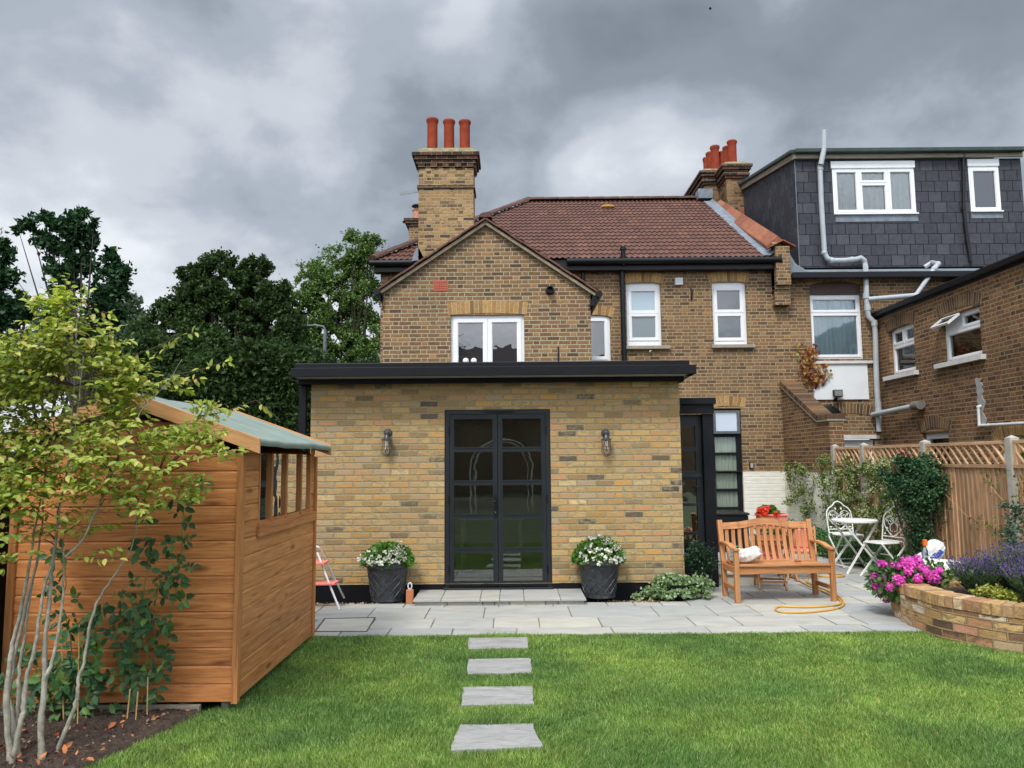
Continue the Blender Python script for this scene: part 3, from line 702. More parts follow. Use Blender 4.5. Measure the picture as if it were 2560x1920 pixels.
def arch(par, T, u0, u1, zs, rise, h=.22, n=None, mat=ARCHB, name="brick_arch", ov=.045, dep=.12):
    w = (u1-u0)/2; cx = (u0+u1)/2; rise = max(rise, .02); Rr = (w*w + rise*rise)/(2*rise); cz = zs + rise - Rr
    half = math.asin(min(1, w/Rr)); n = n or int(round((2*w+2*ov)/.078)); mb = MB(T)
    ext_ = ov/Rr; a0 = -half-ext_; a1 = half+ext_; da = (a1-a0)/n
    def P(a, r, d): return (cx+math.sin(a)*r, d, cz+math.cos(a)*r)
    for i in range(n):
        gp = .0045/Rr; b0, b1 = a0+i*da+gp, a0+(i+1)*da-gp; hh = h+random.uniform(-.004,.004)
        k = .55
        mb.prism([P(b0,Rr,-.006),P(b1,Rr,-.006),P(b1+ (b1)*k*.0,Rr+hh,-.006),P(b0,Rr+hh,-.006)], (0,dep,0))
    o = mb.build(name, mat, par, bevel=.003)
    mb = MB(T); m = max(8, n//2)
    lo = [P(a0+(a1-a0)*i/m, Rr+.002, -.003) for i in range(m+1)]; hi = [P(a0+(a1-a0)*i/m, Rr+h-.002, -.003) for i in range(m+1)]
    for i in range(m): mb.prism([lo[i], lo[i+1], hi[i+1], hi[i]], (0, dep-.01, 0))
    mb.build("mortar", MORT, o)
    return o
def tiled_roof(name, par, O, U, Vv, width, length, clip=None, roll=.125, gauge=.32, mat=None, hr=.020, hs=.030, samples=6):
    O = Vector(O); U = Vector(U).normalized(); Vv = Vector(Vv).normalized(); Nn = U.cross(Vv).normalized()
    nu = int(width/roll*samples)+1; us = [i*roll/samples for i in range(nu+1)]
    rows = []; k = 0
    while k*gauge < length:
        a = k*gauge; b = min((k+1)*gauge, length); rows.append((a, hs, k)); rows.append((b, .004, k)); k += 1
    vs = []; uvs = []
    for (v, h, kk) in rows:
        jz = 0
        for u in us:
            c = math.cos(2*math.pi*u/roll); prof = hr*max(0, c)**.8 if c > 0 else -hr*.25*abs(c)
            jj = random.uniform(-.0015,.0015)
            vs.append(O + U*u + Vv*v + Nn*(h+prof+jj)); uvs.append((u, v))
    mb = MB(); mb.v = vs; n = len(us)
    for r in range(len(rows)-1):
        for i in range(n-1):
            um, vm = (us[i]+us[i+1])/2, (rows[r][0]+rows[r+1][0])/2
            if clip and not clip(um, vm): continue
            a = r*n+i; mb.f.append([a, a+1, a+n+1, a+n]); mb.m.append(0)
            e = .001 if r % 2 == 0 else -.001
            mb.uv.append([(us[i], rows[r][0]+.002), (us[i+1], rows[r][0]+.002), (us[i+1], rows[r+1][0]-.002), (us[i], rows[r+1][0]-.002)])
    return mb.build(name, mat, par)
def tile_mat(name, stops, roll=.25, gauge=.32):
    g = GM(name); uv = g.uv(); sp = g.n('ShaderNodeSeparateXYZ', {0: uv})
    r = g.wn(g.n('ShaderNodeCombineXYZ', {0: g.m('FLOOR', g.m('DIVIDE', sp.outputs[0], roll)), 1: g.m('FLOOR', g.m('DIVIDE', sp.outputs[1], gauge)), 2: .5}).outputs[0]).outputs[0]
    c = g.ramp(r, stops); nz = g.noise(uv, 1.1, 5, .6)
    c = g.mix(g.ramp(nz, [(.45, 0.0), (.7, .35)]), c, (.09,.052,.042))
    c = g.mix(g.ramp(g.noise(uv, 7, 5, .7), [(.68, 0.0), (.74, .55)]), c, (.24,.19,.10))
    c = g.mix(1.0, c, g.ramp(g.noise(uv, 40, 3), [(.3, .75), (.7, 1.25)]), 'MULTIPLY')
    return g.done(c, .75, g.noise(uv, 40, 3), .004, .5, spec=.25)
TILE = tile_mat("clay_red_roof_tile", [(0, (.105,.050,.037)), (.5, (.125,.059,.042)), (.92, (.142,.066,.046)), (1, (.17,.078,.052))])
RIDGEM = island_mat("ridge_tile", [(0, (.06,.035,.03)), (.6, (.10,.05,.038)), (1, (.13,.06,.042))], .8, .3, 12)
VERGEM = flat("red_brown_verge_tile", (.12,.05,.035), .8, .35, 8, bump=.4)
def ridge(name, par, p, q, r=.11, mat=RIDGEM, seg=.42):
    p = Vector(p); q = Vector(q); L = (q-p).length; n = max(1, int(L/seg)); d = (q-p)/n; mb = MB()
    sdv = d.cross(Vector((0,0,1))).normalized(); up = sdv.cross(d).normalized()
    for i in range(n):
        a = p+d*i-d*.01; b = p+d*(i+1)+d*.005 + up*.006; k = 7
        ra = [a + (sdv*math.cos(math.pi*t/k) + up*math.sin(math.pi*t/k)*.75)*r for t in range(k+1)]
        rb = [b + (sdv*math.cos(math.pi*t/k) + up*math.sin(math.pi*t/k)*.75)*(r*1.04) for t in range(k+1)]
        for t in range(k): mb.quad(ra[t], rb[t], rb[t+1], ra[t+1])
        mb.prism(ra, -d*.001)
    return mb.build(name, mat, par)

# ================================================================ GARDEN EXTENSION
YE = 9.25
ex0, ex1 = W(774,1210,YE).x, W(1705,1210,YE).x
ez1 = W(1280,959,YE).z
dX0, dX1, dZ0, dZ1 = W(1111,1240,YE).x, W(1378,1240,YE).x, .068, W(1240,1023.5,YE).z
ext = thing("garden_extension", "single storey yellow brick extension with flat black edged roof and black french doors", "extension", ((ex0+ex1)/2, YE, 0))
T = xform_y(YE)
mb = MB(T); mb.slab((ex0, ex1, .135, ez1+.02), [(dX0,dX1,0,dZ1)], 0, .10); mb.build("wall", EXT, ext)
mb = MB(); mb.box((ex0+.001, YE+.101, -.05), (ex0+.1, 13.55, ez1)); mb.build("side_wall", BLACKF, ext); mb = MB(); mb.box((ex1-.1, YE+.101, -.05), (ex1-.001, 13.55, ez1)); mb.build("side_wall", BLACKF, ext)
mb = MB(); mb.box((ex0+.004, YE+.012, -.15), (dX0-.002, YE+.1, .134)); mb.build("plinth", BLACKF, ext); mb = MB(); mb.box((dX1+.002, YE+.012, -.15), (ex1-.004, YE+.1, .134)); mb.build("plinth", BLACKF, ext); mb = MB(); mb.box((dX0, YE+.03, -.15), (dX1, YE+.1, .06)); mb.build("plinth", BLACKF, ext)
# roof edge: three stepped black boards, and the flat roof itself
fx0, fx1 = W(726,931,8.86).x, W(1741,921,8.86).x
fz0, fz1 = W(1280,938,8.86).z, W(1280,915.5,8.86).z
mb = MB(); mb.bar((fx0, 8.86, fz0), (fx1, 8.89, fz1)); mb.bar((fx1-.03, 8.892, fz0), (fx1, 13.5, fz1)); mb.bar((fx0, 8.892, fz0), (fx0+.03, 13.5, fz1)); 
mb.build("fascia_board", BLACKF, ext, bevel=.004)
kx0, kx1 = W(738,916,8.98).x, W(1724,908,8.98).x; kz = W(1280,904,8.98).z
mb = MB(); mb.box((kx0, 8.98, fz1-.02), (kx1, 9.03, kz)); mb.box((kx1-.05, 9.032, fz1-.02), (kx1, 13.5, kz)); mb.box((kx0, 9.032, fz1-.02), (kx0+.05, 13.5, kz)); mb.build("roof_kerb", BLACKF, ext, bevel=.008)
mb = MB(); mb.box((fx0+.032, 8.892, fz0+.004), (fx1-.032, 13.58, fz1-.03)); mb.build("flat_roof", flat("roof_membrane", (.09,.095,.10), .8), ext)
lx0, lx1 = W(745,950,9.1).x, W(1710,944,9.1).x; lz0 = W(1280,957,9.1).z
mb = MB(); mb.bar((lx0, 9.10, lz0), (lx1, 9.13, fz0-.002)); mb.bar((lx0, 9.132, lz0), (lx0+.03, 13.4, fz0-.002)); mb.bar((lx1-.03, 9.132, lz0), (lx1, 13.4, fz0-.002)); mb.build("lower_fascia_board", BLACKF, ext, bevel=.003)
mb = MB(); mb.bar((fx0+.04, 8.892, fz0+.001), (fx1-.04, 9.099, fz0+.0035)); mb.box((lx1+.002, 8.892, fz0+.001), (fx1-.04, 13.4, fz0+.003)); mb.build("soffit", flat("grey_soffit", (.30,.31,.32), .6), ext)
px0, px1 = W(746,1060,9.2).x, W(763.5,1060,9.2).x
mb = MB(); mb.bar((px0, 9.20, -.05), (px1, 9.27, lz0-.002)); mb.build("corner_post", BLACKF, ext, bevel=.003)
# french doors
fd = MB(T); fo = .055
fd.slab((dX0,dX1,dZ0,dZ1), [(dX0+fo,dX1-fo,dZ0+.02,dZ1-fo)], .02, .09)
frame = fd.build("door_frame", ANTH, ext, bevel=.004)
mb = MB(T); mb.bar((dX0-.01,-.03,dZ0-.002),(dX1+.01,.06,dZ0+.022)); mb.build("threshold", ANTH, ext, bevel=.004)
mb = MB(T); mb.bar((dX0+.62*(dX1-dX0)-.30,.003,dZ1-.038),(dX0+.62*(dX1-dX0)+.05,.019,dZ1-.022)); mb.build("trickle_vent", BLACKP, ext)
mid = (dX0+dX1)/2
for sgn, (a, b) in ((0, (dX0+fo+.003, mid-.004)), (1, (mid+.004, dX1-fo-.003))):
    z0, z1 = dZ0+.03, dZ1-fo-.003; st = .052; n = 5; bar_ = .026
    inner = (z1-z0-2*st - (n-1)*2*bar_)/n; holes = []
    z = z0+st
    for k in range(n): holes.append((a+st, b-st, z, z+inner)); z += inner+2*bar_
    mb = MB(T); mb.slab((a,b,z0,z1), holes, .030, .085, back=True)
    for h in holes: mb.slab((h[0]-.012,h[1]+.012,h[2]-.012,h[3]+.012), [(h[0]+.004,h[1]-.004,h[2]+.004,h[3]-.004)], .022, .04)
    door = mb.build("door", ANTH, ext, bevel=.003)
    mb = MB(T); mb.box((a+st-.004,.055,z0+st-.004),(b-st+.004,.061,z1-st+.004)); mb.build("glass", GLASSF, door)
    if sgn == 0:
        mb = MB(T); hx = b-.026; hz = dZ0+ (dZ1-dZ0)*.47
        mb.box((hx-.014,.008,hz-.15),(hx+.014,.0215,hz+.10)); mb.tube([(hx,.02,hz+.03),(hx,-.035,hz+.03),(hx-.03,-.04,hz+.03),(hx-.125,-.038,hz+.03)], .0085); mb.build("handle", BLACKP, door, smooth=True)
        mb = MB(T); mb.lathe([(.0095,0),(.0095,.005)], (hx,.006,hz-.10), 12, M=Matrix.Rotation(R(90),4,'X')); mb.build("lock", flat("chrome", (.6,.6,.6), .25, metal=1.0), door)
    mb = MB(T)
    for hz in (z0+.2, (z0+z1)/2, z1-.2):
        e = a-.006 if sgn == 0 else b+.006; mb.tube([(e,.012,hz-.05),(e,.012,hz+.05)], .009)
    mb.build("hinge", BLACKP, door)
# the room behind the doors
mb = MB(); mb.box((ex0+.11, YE+.12, dZ0-.04), (ex1-.11, 16.2, dZ0-.004)); mb.build("floor", flat("grey_oak_floor", (.22,.20,.17), .35, .25, 3), ext)
mb = MB(); mb.quad((ex0+.11,YE+.11,ez1-.12),(ex1-.11,YE+.11,ez1-.12),(ex1-.11,16.2,ez1-.12),(ex0+.11,16.2,ez1-.12)); mb.build("ceiling", flat("white_ceiling", (.55,.55,.54), .9), ext)
mb = MB(); mb.quad((ex0+.11,YE+.11,0),(ex0+.11,16.2,0),(ex0+.11,16.2,ez1),(ex0+.11,YE+.11,ez1)); mb.quad((ex1-.11,16.2,0),(ex1-.11,YE+.11,0),(ex1-.11,YE+.11,ez1),(ex1-.11,16.2,ez1))
mb.quad((ex0+.11,16.19,0),(ex1-.11,16.19,0),(ex1-.11,16.19,ez1),(ex0+.11,16.19,ez1)); mb.build("inner_wall", INTD, ext)
eg = GM("downlight_glow"); eg.n('ShaderNodeOutputMaterial', {0: eg.n('ShaderNodeEmission', {0: (1,.93,.8,1), 1: 22.0}).outputs[0]})
for (qx, qy) in ((-.98,14.4),(-.90,15.0),(-.86,15.7),(.62,14.4),(.66,15.0),(.70,15.7)):
    mb = MB(); mb.lathe([(.035,0),(.035,.004)], (qx,qy,ez1-.127), 14); mb.build("downlight", eg.mat, ext)
# kitchen furniture dimly seen through the glass
t = thing("dining_table", "dim pale dining table seen through the french doors", "table", (-.25,11.0,dZ0))
mb = MB(); mb.box((-.75,10.6,.78),(.15,11.5,.815)); mb.build("tabletop", flat("pale_table", (.5,.45,.36), .5), t, bevel=.004)
for lx in (-.70,.10):
    for ly in (10.66,11.44): mb = MB(); mb.box((lx-.025,ly-.025,dZ0-.004),(lx+.025,ly+.025,.779)); mb.build("leg", flat("pale_leg", (.4,.36,.3), .5), t)
t = thing("kitchen_island", "dark kitchen island with white top seen through the right hand french door", "kitchen island", (1.1,12.2,dZ0))
mb = MB(); mb.box((.62,11.9,dZ0-.004),(1.7,12.5,.93)); mb.build("cabinet", flat("slate_cabinet", (.05,.055,.06), .5), t)
mb = MB(); mb.box((.58,11.86,.931),(1.74,12.54,.965)); mb.build("worktop", flat("white_worktop", (.6,.6,.58), .3), t, bevel=.004)

# glazed side return set back beside the post
YR = 9.78
rx0, rx1 = ex1-.05, W(1757,1200,YR).x
rz1 = W(1760,1034,YR).z
mb = MB(); hx1 = W(1790,1000,9.62).x; mb.bar((ex1+.002, 9.62, W(1745,1010,9.62).z), (hx1, 9.66, W(1745,994,9.62).z)); mb.bar((ex1+.002, 9.66, W(1745,1034,9.66).z), (W(1785,1020,9.66).x, 9.70, W(1745,1010,9.62).z-.002))
mb.bar((ex1+.002, 9.701, W(1745,1010,9.62).z+.002), (hx1-.004, 13.6, W(1745,994,9.62).z-.004)); mb.build("side_header", BLACKF, ext, bevel=.004)
qx0, qx1 = rx1+.002, W(1786,1240,9.70).x
mb = MB(); mb.bar((qx0, 9.70, 0), (qx1+.02, 9.80, W(1745,1034,9.66).z-.002)); mb.bar((qx1-.03, 9.802, 0), (qx1+.02, 13.5, .3)); mb.build("side_post", BLACKF, ext, bevel=.004)
T2 = xform_y(YR)
z0, z1 = .06, W(1745,1036,YR).z; a, b = ex1+.003, rx1-.002; zm = W(1730,1188,YR).z
hs = []
for (y0, y1) in ((1064,1118),(1128,1178),(1198,1258),(1265,1330),(1337,1395)):
    hs.append((a+.03, b-.075, W(1730,y1,YR).z, W(1730,y0,YR).z))
mb = MB(T2); mb.slab((a,b,z0,z1), hs, 0, .06, back=True); mb.bar((a,-.02,zm-.03),(b-.01,0.0-.001,zm+.005)); sdoor = mb.build("side_door", ANTH, ext, bevel=.003)
mb = MB(T2); mb.box((a+.01,.03,z0+.05),(b-.05,.036,z1-.05)); mb.build("glass", GLASSS, sdoor)
mb = MB(T2); mb.box((a+.01,.5,z0),(b,.52,z1)); mb.build("inner_blind", INTD, sdoor)
mb = MB(T2); hz = W(1745,1218,YR).z; mb.tube([(b-.05,-.002,hz),(b-.05,-.04,hz),(b-.11,-.04,hz)], .009); mb.build("handle", BLACKP, sdoor, smooth=True)
mb = MB(); mb.box((qx1-.005, 9.81, .3), (qx1+.0, 13.5, W(1745,1034,9.66).z-.01)); mb.build("side_glass", GLASSD, ext)

# step outside the side door
stx0, stx1 = W(1794,1440,9.85).x, W(1901,1440,9.85).x
t = thing("side_step", "small grey stone step behind the bench beside the black post", "step", (stx0, 9.85, 0))
mb = MB(); mb.bar((stx0, 9.87, 0), (stx1, 10.5, .125)); mb.build("riser", SLABM, t); mb = MB(); mb.bar((stx0-.02, 9.84, .127), (stx1+.02, 10.52, .150)); mb.build("tread", SLABM, t, bevel=.003)
# ================================================================ MAIN HOUSE
YM, YG = 16.4, 13.6
hx0 = W(951,800,YM).x; PX0, PX1 = 5.72, 6.05
gx0, gx1 = W(957,800,YG).x, W(1477,800,YG).x
house = thing("brick_house", "two storey london stock brick house with red tiled roof and tall chimney", "house", ((hx0+PX0)/2, YM, 0))
TM, TG = xform_y(YM), xform_y(YG)
eave_z = W(1660,652,16.15).z
def rectM(x0, x1, y0, y1, Y): xm, ym = (x0+x1)/2, (y0+y1)/2; return (W(x0,ym,Y).x, W(x1,ym,Y).x, W(xm,y1,Y).z, W(xm,y0,Y).z)
w1 = rectM(1566.5,1653,706,865,YM); w2 = rectM(1782,1867,704,862,YM); wn_ = (1.52, W(1526,845,YM).x, W(1500,903,YM).z, W(1500,788,YM).z)
wc = rectM(1787,1857,1021,1310,YM)
white_z = W(1900,1178.5,YM).z
# rear wall, upper and white painted foot
holes = [w1, w2, wn_, wc]
mb = MB(TM); mb.slab((hx0, PX0, white_z, eave_z-.02), holes, 0, .2); mb.build("wall", OLD2, house)
mb = MB(TM); mb.slab((1.5, 5.828, -.05, white_z-.001), [wc], -.006, .2); mb.build("painted_wall_base", WHITEB, house)
mb = MB(); mb.quad((hx0,30,0),(hx0,YM,0),(hx0,YM,eave_z),(hx0,30,eave_z)); mb.build("side_wall", OLD2, house)
# windows of the rear wall
def sill(T, r, par, mat=STONE, ov=.06, h=.075, proud=.09, ovr=None):
    mb = MB(T); mb.box((r[0]-ov, -proud, r[2]-h), (r[1]+(ovr or ov), .05, r[2]-.002)); return mb.build("window_sill", mat, par, bevel=.006)
win = window(house, TM @ Matrix.Translation((0,.07,0)), *w1, [(.09,.91,.525,.905),(.09,.91,.10,.505)], glasses=[FROSTL, FROST], sash=.045)
sill(TM, w1, house, ovr=.17); arch(house, TM, w1[0], w1[1], w1[3]-.025, .045)
win2 = window(house, TM @ Matrix.Translation((0,.07,0)), *w2, [(.09,.91,.525,.905),(.09,.91,.08,.495)], sash=.045, glasses=[GDARK, GDARK])
sill(TM, w2, house, ovr=.13); arch(house, TM, w2[0], w2[1], w2[3]-.025, .045)
window(house, TM @ Matrix.Translation((0,.05,0)), *wn_, [(.08,.90,.05,.93)], sash=.05, glasses=[GDARK]); arch(house, TM, wn_[0], wn_[1], wn_[3]-.04, .05)
# tall curtained window on the ground floor
zz_ = lambda y: W(1822,y,YM).z
cw = (wc[1]-wc[0]); fr_ = [((1034,1078)), ((1092,1131)), ((1137,1177)), ((1183,1222)), ((1229,1268)), ((1275,1305))]
hl = [(wc[0]+.03, wc[1]-.10, zz_(b), zz_(a)) for a, b in fr_]
mb = MB(TM @ Matrix.Translation((0,.06,0))); mb.slab((wc[0],wc[1],wc[2],wc[3]), hl, 0, .07); tw = mb.build("tall_window", BLACKF, house, bevel=.004)
mb = MB(TM @ Matrix.Translation((0,.10,0))); mb.box((wc[0]+.02,0,wc[2]),(wc[1]-.09,.004,zz_(1082))); mb.build("pane", GLASSC, tw)
# tilted-open top light, a pale sky reflection painted into its pane colour
mb = MB(TM); th = (wc[0]+.0, wc[1]-.03, zz_(1084), zz_(1026))
mb.slab(th, [(th[0]+.05,th[1]-.055,th[2]+.055,th[3]-.05)], -.02, .04); fan = mb.build("fanlight", flat("grey_window_frame", (.10,.115,.13), .4), tw, bevel=.003)
mb = MB(TM); mb.box((th[0]+.05,.01,th[2]+.055),(th[1]-.055,.016,th[3]-.05)); mb.build("pane", glass_mat("sky_painted_glass", (.36,.41,.48), 2.0, .12, opaque=True), tw)
def curtain(par, T, u0, u1, z0, z1, mat, d=.2, folds=9, amp=.02, name="curtain"):
    mb = MB(T); n = folds*8; vs = []; rr_ = random.uniform(0, 9)
    for j in range(5):
        for i in range(n+1):
            t_ = i/n; ph = t_*folds*2*math.pi + .5*math.sin(t_*9+rr_) + j*.12*math.sin(t_*14)
            vs.append((u0+(u1-u0)*t_, d + amp*math.sin(ph) + .4*amp*math.sin(ph*2.3+1), z0+(z1-z0)*j/4))
    fs = [(j*(n+1)+i, j*(n+1)+i+1, (j+1)*(n+1)+i+1, (j+1)*(n+1)+i) for j in range(4) for i in range(n)]
    mb.add(vs, fs); return mb.build(name, mat, par, smooth=True)
curtain(tw, TM, wc[0], wc[1], wc[2], zz_(1086), CURT, .135, 7, .014)
arch(house, TM, wc[0], wc[1]+.02, wc[3]+.01, .05, n=9)

# projecting gabled wing
apex = W(1214,552,YG); gl = W(949,727,YG); gr = W(1492,733,YG)
gw = rectM(1127,1311,787,960,YG); gw = (gw[0], gw[1], W(1219,930,YG).z, gw[3])
side_z = gl.z + (gx0-gl.x)*(apex.z-gl.z)/(apex.x-gl.x) - .09
side_zr = gr.z + (gr.x-gx1)*(apex.z-gr.z)/(gr.x-apex.x) - .09
mb = MB(TG); sz = min(side_z, side_zr) - .01
mb.slab((gx0, gx1, 2.3, sz), [gw], 0, .2)
mb.add([(gx0,0,sz),(gx1,0,sz),(gx1,0,side_zr),(apex.x,0,apex.z-.09),(gx0,0,side_z)], [(0,1,2,3,4)])
mb.build("gable_wall", OLD, house)
mb = MB(); mb.quad((gx0,YM,2.3),(gx0,YG,2.3),(gx0,YG,side_z),(gx0,YM,side_z)); mb.quad((gx1,YG,0),(gx1,YM,0),(gx1,YM,side_zr),(gx1,YG,side_zr)); mb.build("gable_side_wall", OLD, house)
gwin = window(house, TG @ Matrix.Translation((0,.06,0)), *gw, [(.05,.485,.04,.93),(.515,.95,.04,.93)], sash=.055, glasses=[GDARK, GDARK])
arch(house, TG, gw[0], gw[1], gw[3]+.0, .03, h=.235)
# little white orbs standing on the window board
for px_ in (1166, 1186):
    c = W(px_, 905, YG+.25); o = MB(); o.sphere((c.x, YG+.055, c.z-.005), .055, 16, 10); t = o.build("white_bowl", UPVC, smooth=True)
    tag(t, "white domed bowl at the foot of the gable window, %s of the two" % ("left" if px_ == 1166 else "right"), "bowl", "bowls in the gable window")
# gable roof
gy0, gy1 = YG-.10, 18.6
slopeL = Vector((apex.x-gl.x, 0, apex.z-gl.z)); slopeR = Vector((apex.x-gr.x, 0, apex.z-gr.z))
tiled_roof("gable_roof_slope", house, (gl.x, gy1, gl.z), (0,-1,0), slopeL, gy1-gy0, slopeL.length, mat=TILE)
tiled_roof("gable_roof_slope", house, (gr.x, gy0, gr.z), (0,1,0), slopeR, gy1-gy0, slopeR.length, mat=TILE)
ridge("gable_ridge", house, (apex.x, gy0-.03, apex.z+.03), (apex.x, gy1, apex.z+.03), .12)
mb = MB()
for e in (gl, gr):
    d = (apex-e).normalized(); n = Vector((-d.z,0,d.x)) if d.x > 0 else Vector((d.z,0,-d.x))
    for k in range(9):
        a = e.lerp(apex, k/9); b = e.lerp(apex, (k+1)/9); off = n*(.012 if k % 2 else .004)
        mb.beam(a+off+Vector((0,-.115,.0)), b+off+Vector((0,-.115,0)), .05, .035)
mb.build("verge_tiles", VERGEM, house, bevel=.008)
mb = MB()
for e in (gl, gr):
    d = (apex-e).normalized(); n = Vector((-d.z,0,d.x)) if d.x > 0 else Vector((d.z,0,-d.x))
    mb.beam(e-n*.055+Vector((0,-.04,0)), apex-n*.055+Vector((0,-.04,0)), .11, .05)
mb.build("verge_mortar", flat("weathered_verge_mortar", (.27,.22,.15), .9, .3), house)
for e, sg in ((gl,-1),(gr,1)): mb = MB(); mb.tube([(e.x+.03*sg, YG-.14, e.z-.045),(e.x+.03*sg, YM, e.z-.045)], .06, 10); mb.beam((e.x-.02*sg, YG-.1, e.z-.10),(e.x-.02*sg, YM, e.z-.10), .03, .14); mb.build("gable_gutter", GUTT, house, smooth=True)
mb = MB(); mb.prism([(gl.x-.03,YG-.08,gl.z-.02),(gl.x+.07,YG-.08,gl.z-.02),(gx0,YG-.08,gl.z-.36),(gx0,YG-.08,gl.z-.1)], (0,.1,0)); mb.build("bargeboard_foot", BLACKF, house)
mb = MB(); mb.prism([(gr.x+.03,YG-.08,gr.z-.02),(gr.x-.07,YG-.08,gr.z-.04),(gx1-.03,YG-.08,gr.z-.24),(gx1+.06,YG-.08,gr.z-.24)], (0,.1,0)); mb.build("bargeboard_foot", BLACKF, house)
# main roof
Zr, Yr = W(1545,502.5,21.2), 21.2
ridge_z = Zr.z; rl = W(1321.5,505.7,Yr); rr = W(1768,500,Yr)
EY = 16.12; eL = W(931,644,EY); eR = W(1941,644,EY); ez = W(1660,646,EY).z
slope = Vector((0, Yr-EY, ridge_z-ez)); SL = slope.length
wL = rl.x-eL.x
def clipm(u, v):
    t_ = v/SL; x = eL.x+u
    if x < eL.x + wL*t_ - .03: return False
    return True
tiled_roof("main_roof_slope", house, (eL.x, EY, ez), (1,0,0), slope, PX0-eL.x+.02, SL, clip=clipm, mat=TILE)
ridge("main_ridge", house, (rl.x,Yr,ridge_z+.03), (PX0-.05,Yr,ridge_z+.03), .13)
ridge("hip_ridge", house, (eL.x,EY,ez+.04), (rl.x,Yr,ridge_z+.05), .12)
mb = MB(); mb.prism([(eL.x,EY,ez),(rl.x,Yr,ridge_z),(eL.x,2*Yr-EY,ez)], (-.01,0,-.02)); mb.prism([(eL.x,2*Yr-EY,ez),(rl.x,Yr,ridge_z),(PX0,Yr,ridge_z),(PX0,2*Yr-EY,ez)], (0,0,-.03)); mb.build("far_roof_slope", TILE, house)
# yellow lichen patch / pale vent tile on the main roof
v0 = W(1519,531,20.2); o = MB(); o.sphere((0,0,0), (.17,.08,.05), 12, 6)
pt = Vector((W(1519,531,20.4).x, 20.35, 0)); pt.z = ez + (pt.y-EY)/(Yr-EY)*(ridge_z-ez) + .05
o = MB(Matrix.Translation(pt)); o.sphere((0,0,0), (.20,.12,.06), 14, 7); o.build("vent_tile", flat("yellow_lichen_tile", (.42,.24,.06), .9, .3, 12), house, smooth=True)
# gutters, fascia and pipes of the main wall
gz = ez-.03
mb = MB(); mb.tube([(gr.x+.0-.35, EY-.05, gz-.03), (PX0+.12, EY-.05, gz-.03)], .065, 12); mb.build("gutter", GUTT, house, smooth=True); mb = MB(); mb.tube([(eL.x-.05, EY-.05, gz-.03), (W(1080,655,EY).x, EY-.05, gz-.03)], .065, 12); mb.build("gutter", GUTT, house, smooth=True)
mb = MB(); mb.bar((hx0-.1, EY+.05, gz-.20), (PX0-.002, EY+.08, gz+.02)); mb.bar((hx0-.1, EY+.082, gz-.20), (PX0-.004, YM+.02, gz-.19)); mb.build("eaves_board", BLACKP, house)
vpx = W(1557,760,YM-.1).x
mb = MB(); mb.tube([(vpx, YM-.1, 2.3), (vpx, YM-.1, W(1557,672,YM-.1).z)], .054, 14)
for yy in (690, 708, 880): zc = W(1557,yy,YM-.1).z; mb.tube([(vpx,YM-.1,zc-.035),(vpx,YM-.1,zc+.035)], .064, 14)
mb.tube([(vpx, YM-.1, W(1557,672,YM-.1).z), (vpx, YM-.30, W(1557,662,YM-.1).z), (vpx, YM-.32, W(1557,616,YM-.32).z)], .052, 14); mb.lathe([(.07,0),(.07,.05)], (vpx,YM-.32,W(1557,625,YM-.32).z), 14); mb.build("soil_pipe", BLACKP, house, smooth=True)
dpx = W(1457,680,YM-.06).x; mb = MB(); mb.tube([(dpx,YM-.07,gz-.05),(dpx,YM-.07,2.4)], .04, 12); mb.build("downpipe", BLACKP, house, smooth=True)
# vents and fixings on the walls
r = rectM(1083,1120,701.5,727,YG); mb = MB(TG)
nx, nz = 6, 4; hs = []
for i in range(nx):
    for j in range(nz):
        cw_, ch_ = (r[1]-r[0]-.03)/nx, (r[3]-r[2]-.03)/nz; a = r[0]+.015+i*cw_; b = r[2]+.015+j*ch_; hs.append((a+cw_*.22, a+cw_*.78, b+ch_*.22, b+ch_*.78))
mb.slab(r, hs, -.010, .015); ab = mb.build("air_brick", flat("orange_red_air_brick", (.45,.09,.045), .7, .1), house); mb = MB(TG); mb.box((r[0]+.004,.006,r[2]+.004),(r[1]-.004,.012,r[3]-.004)); mb.build("vent_void", BLACKP, ab)
c = W(1375,725,YG-.06); Mx = Matrix.Rotation(R(90),4,'X')
mb = MB(); mb.lathe([(.082,0),(.082,.03),(.062,.035),(.062,.13),(.05,.13),(.05,.02)], (c.x,YG,c.z), 24, cap=False, M=Mx); mb.lathe([(.0501,.0),(.0501,.03)], (c.x,YG,c.z), 20, M=Mx); mb.build("flue_outlet", BLACKP, house, smooth=True)
r = rectM(1687,1706,695.5,713,YM); mb = MB(TM); mb.slab(r, [], -.05, 0)
for k in range(4): z_ = r[2]+.01+k*(r[3]-r[2])/4; mb.quad((r[0]+.006,-.065,z_),(r[1]-.006,-.065,z_),(r[1]-.006,-.052,z_+.03),(r[0]+.006,-.052,z_+.03))
mb.build("wall_vent", UPVC, house, bevel=.003)
c = W(1729,735,YM-.03); mb = MB(); mb.tube([(c.x-.01,YM-.02,c.z+.13),(c.x+.01,YM-.04,c.z+.05),(c.x-.01,YM-.04,c.z-.08),(c.x,YM-.02,c.z-.14)], [.016,.022,.018,.01]); mb.build("pattress_iron", BLACKP, house)
c = W(1396,886,YG-.02); mb = MB(); mb.tube([(c.x,YG-.015,c.z-.2),(c.x,YG-.015,c.z+.14)], .013); mb.build("cable_stub", BLACKP, house)
c = W(1627,876,YM-.1); mb = MB(); mb.tube([(c.x-.03,YM-.11,c.z-.03),(c.x+.04,YM,c.z+.03)], .014); mb.build("overflow_pipe", WPIPE, house)
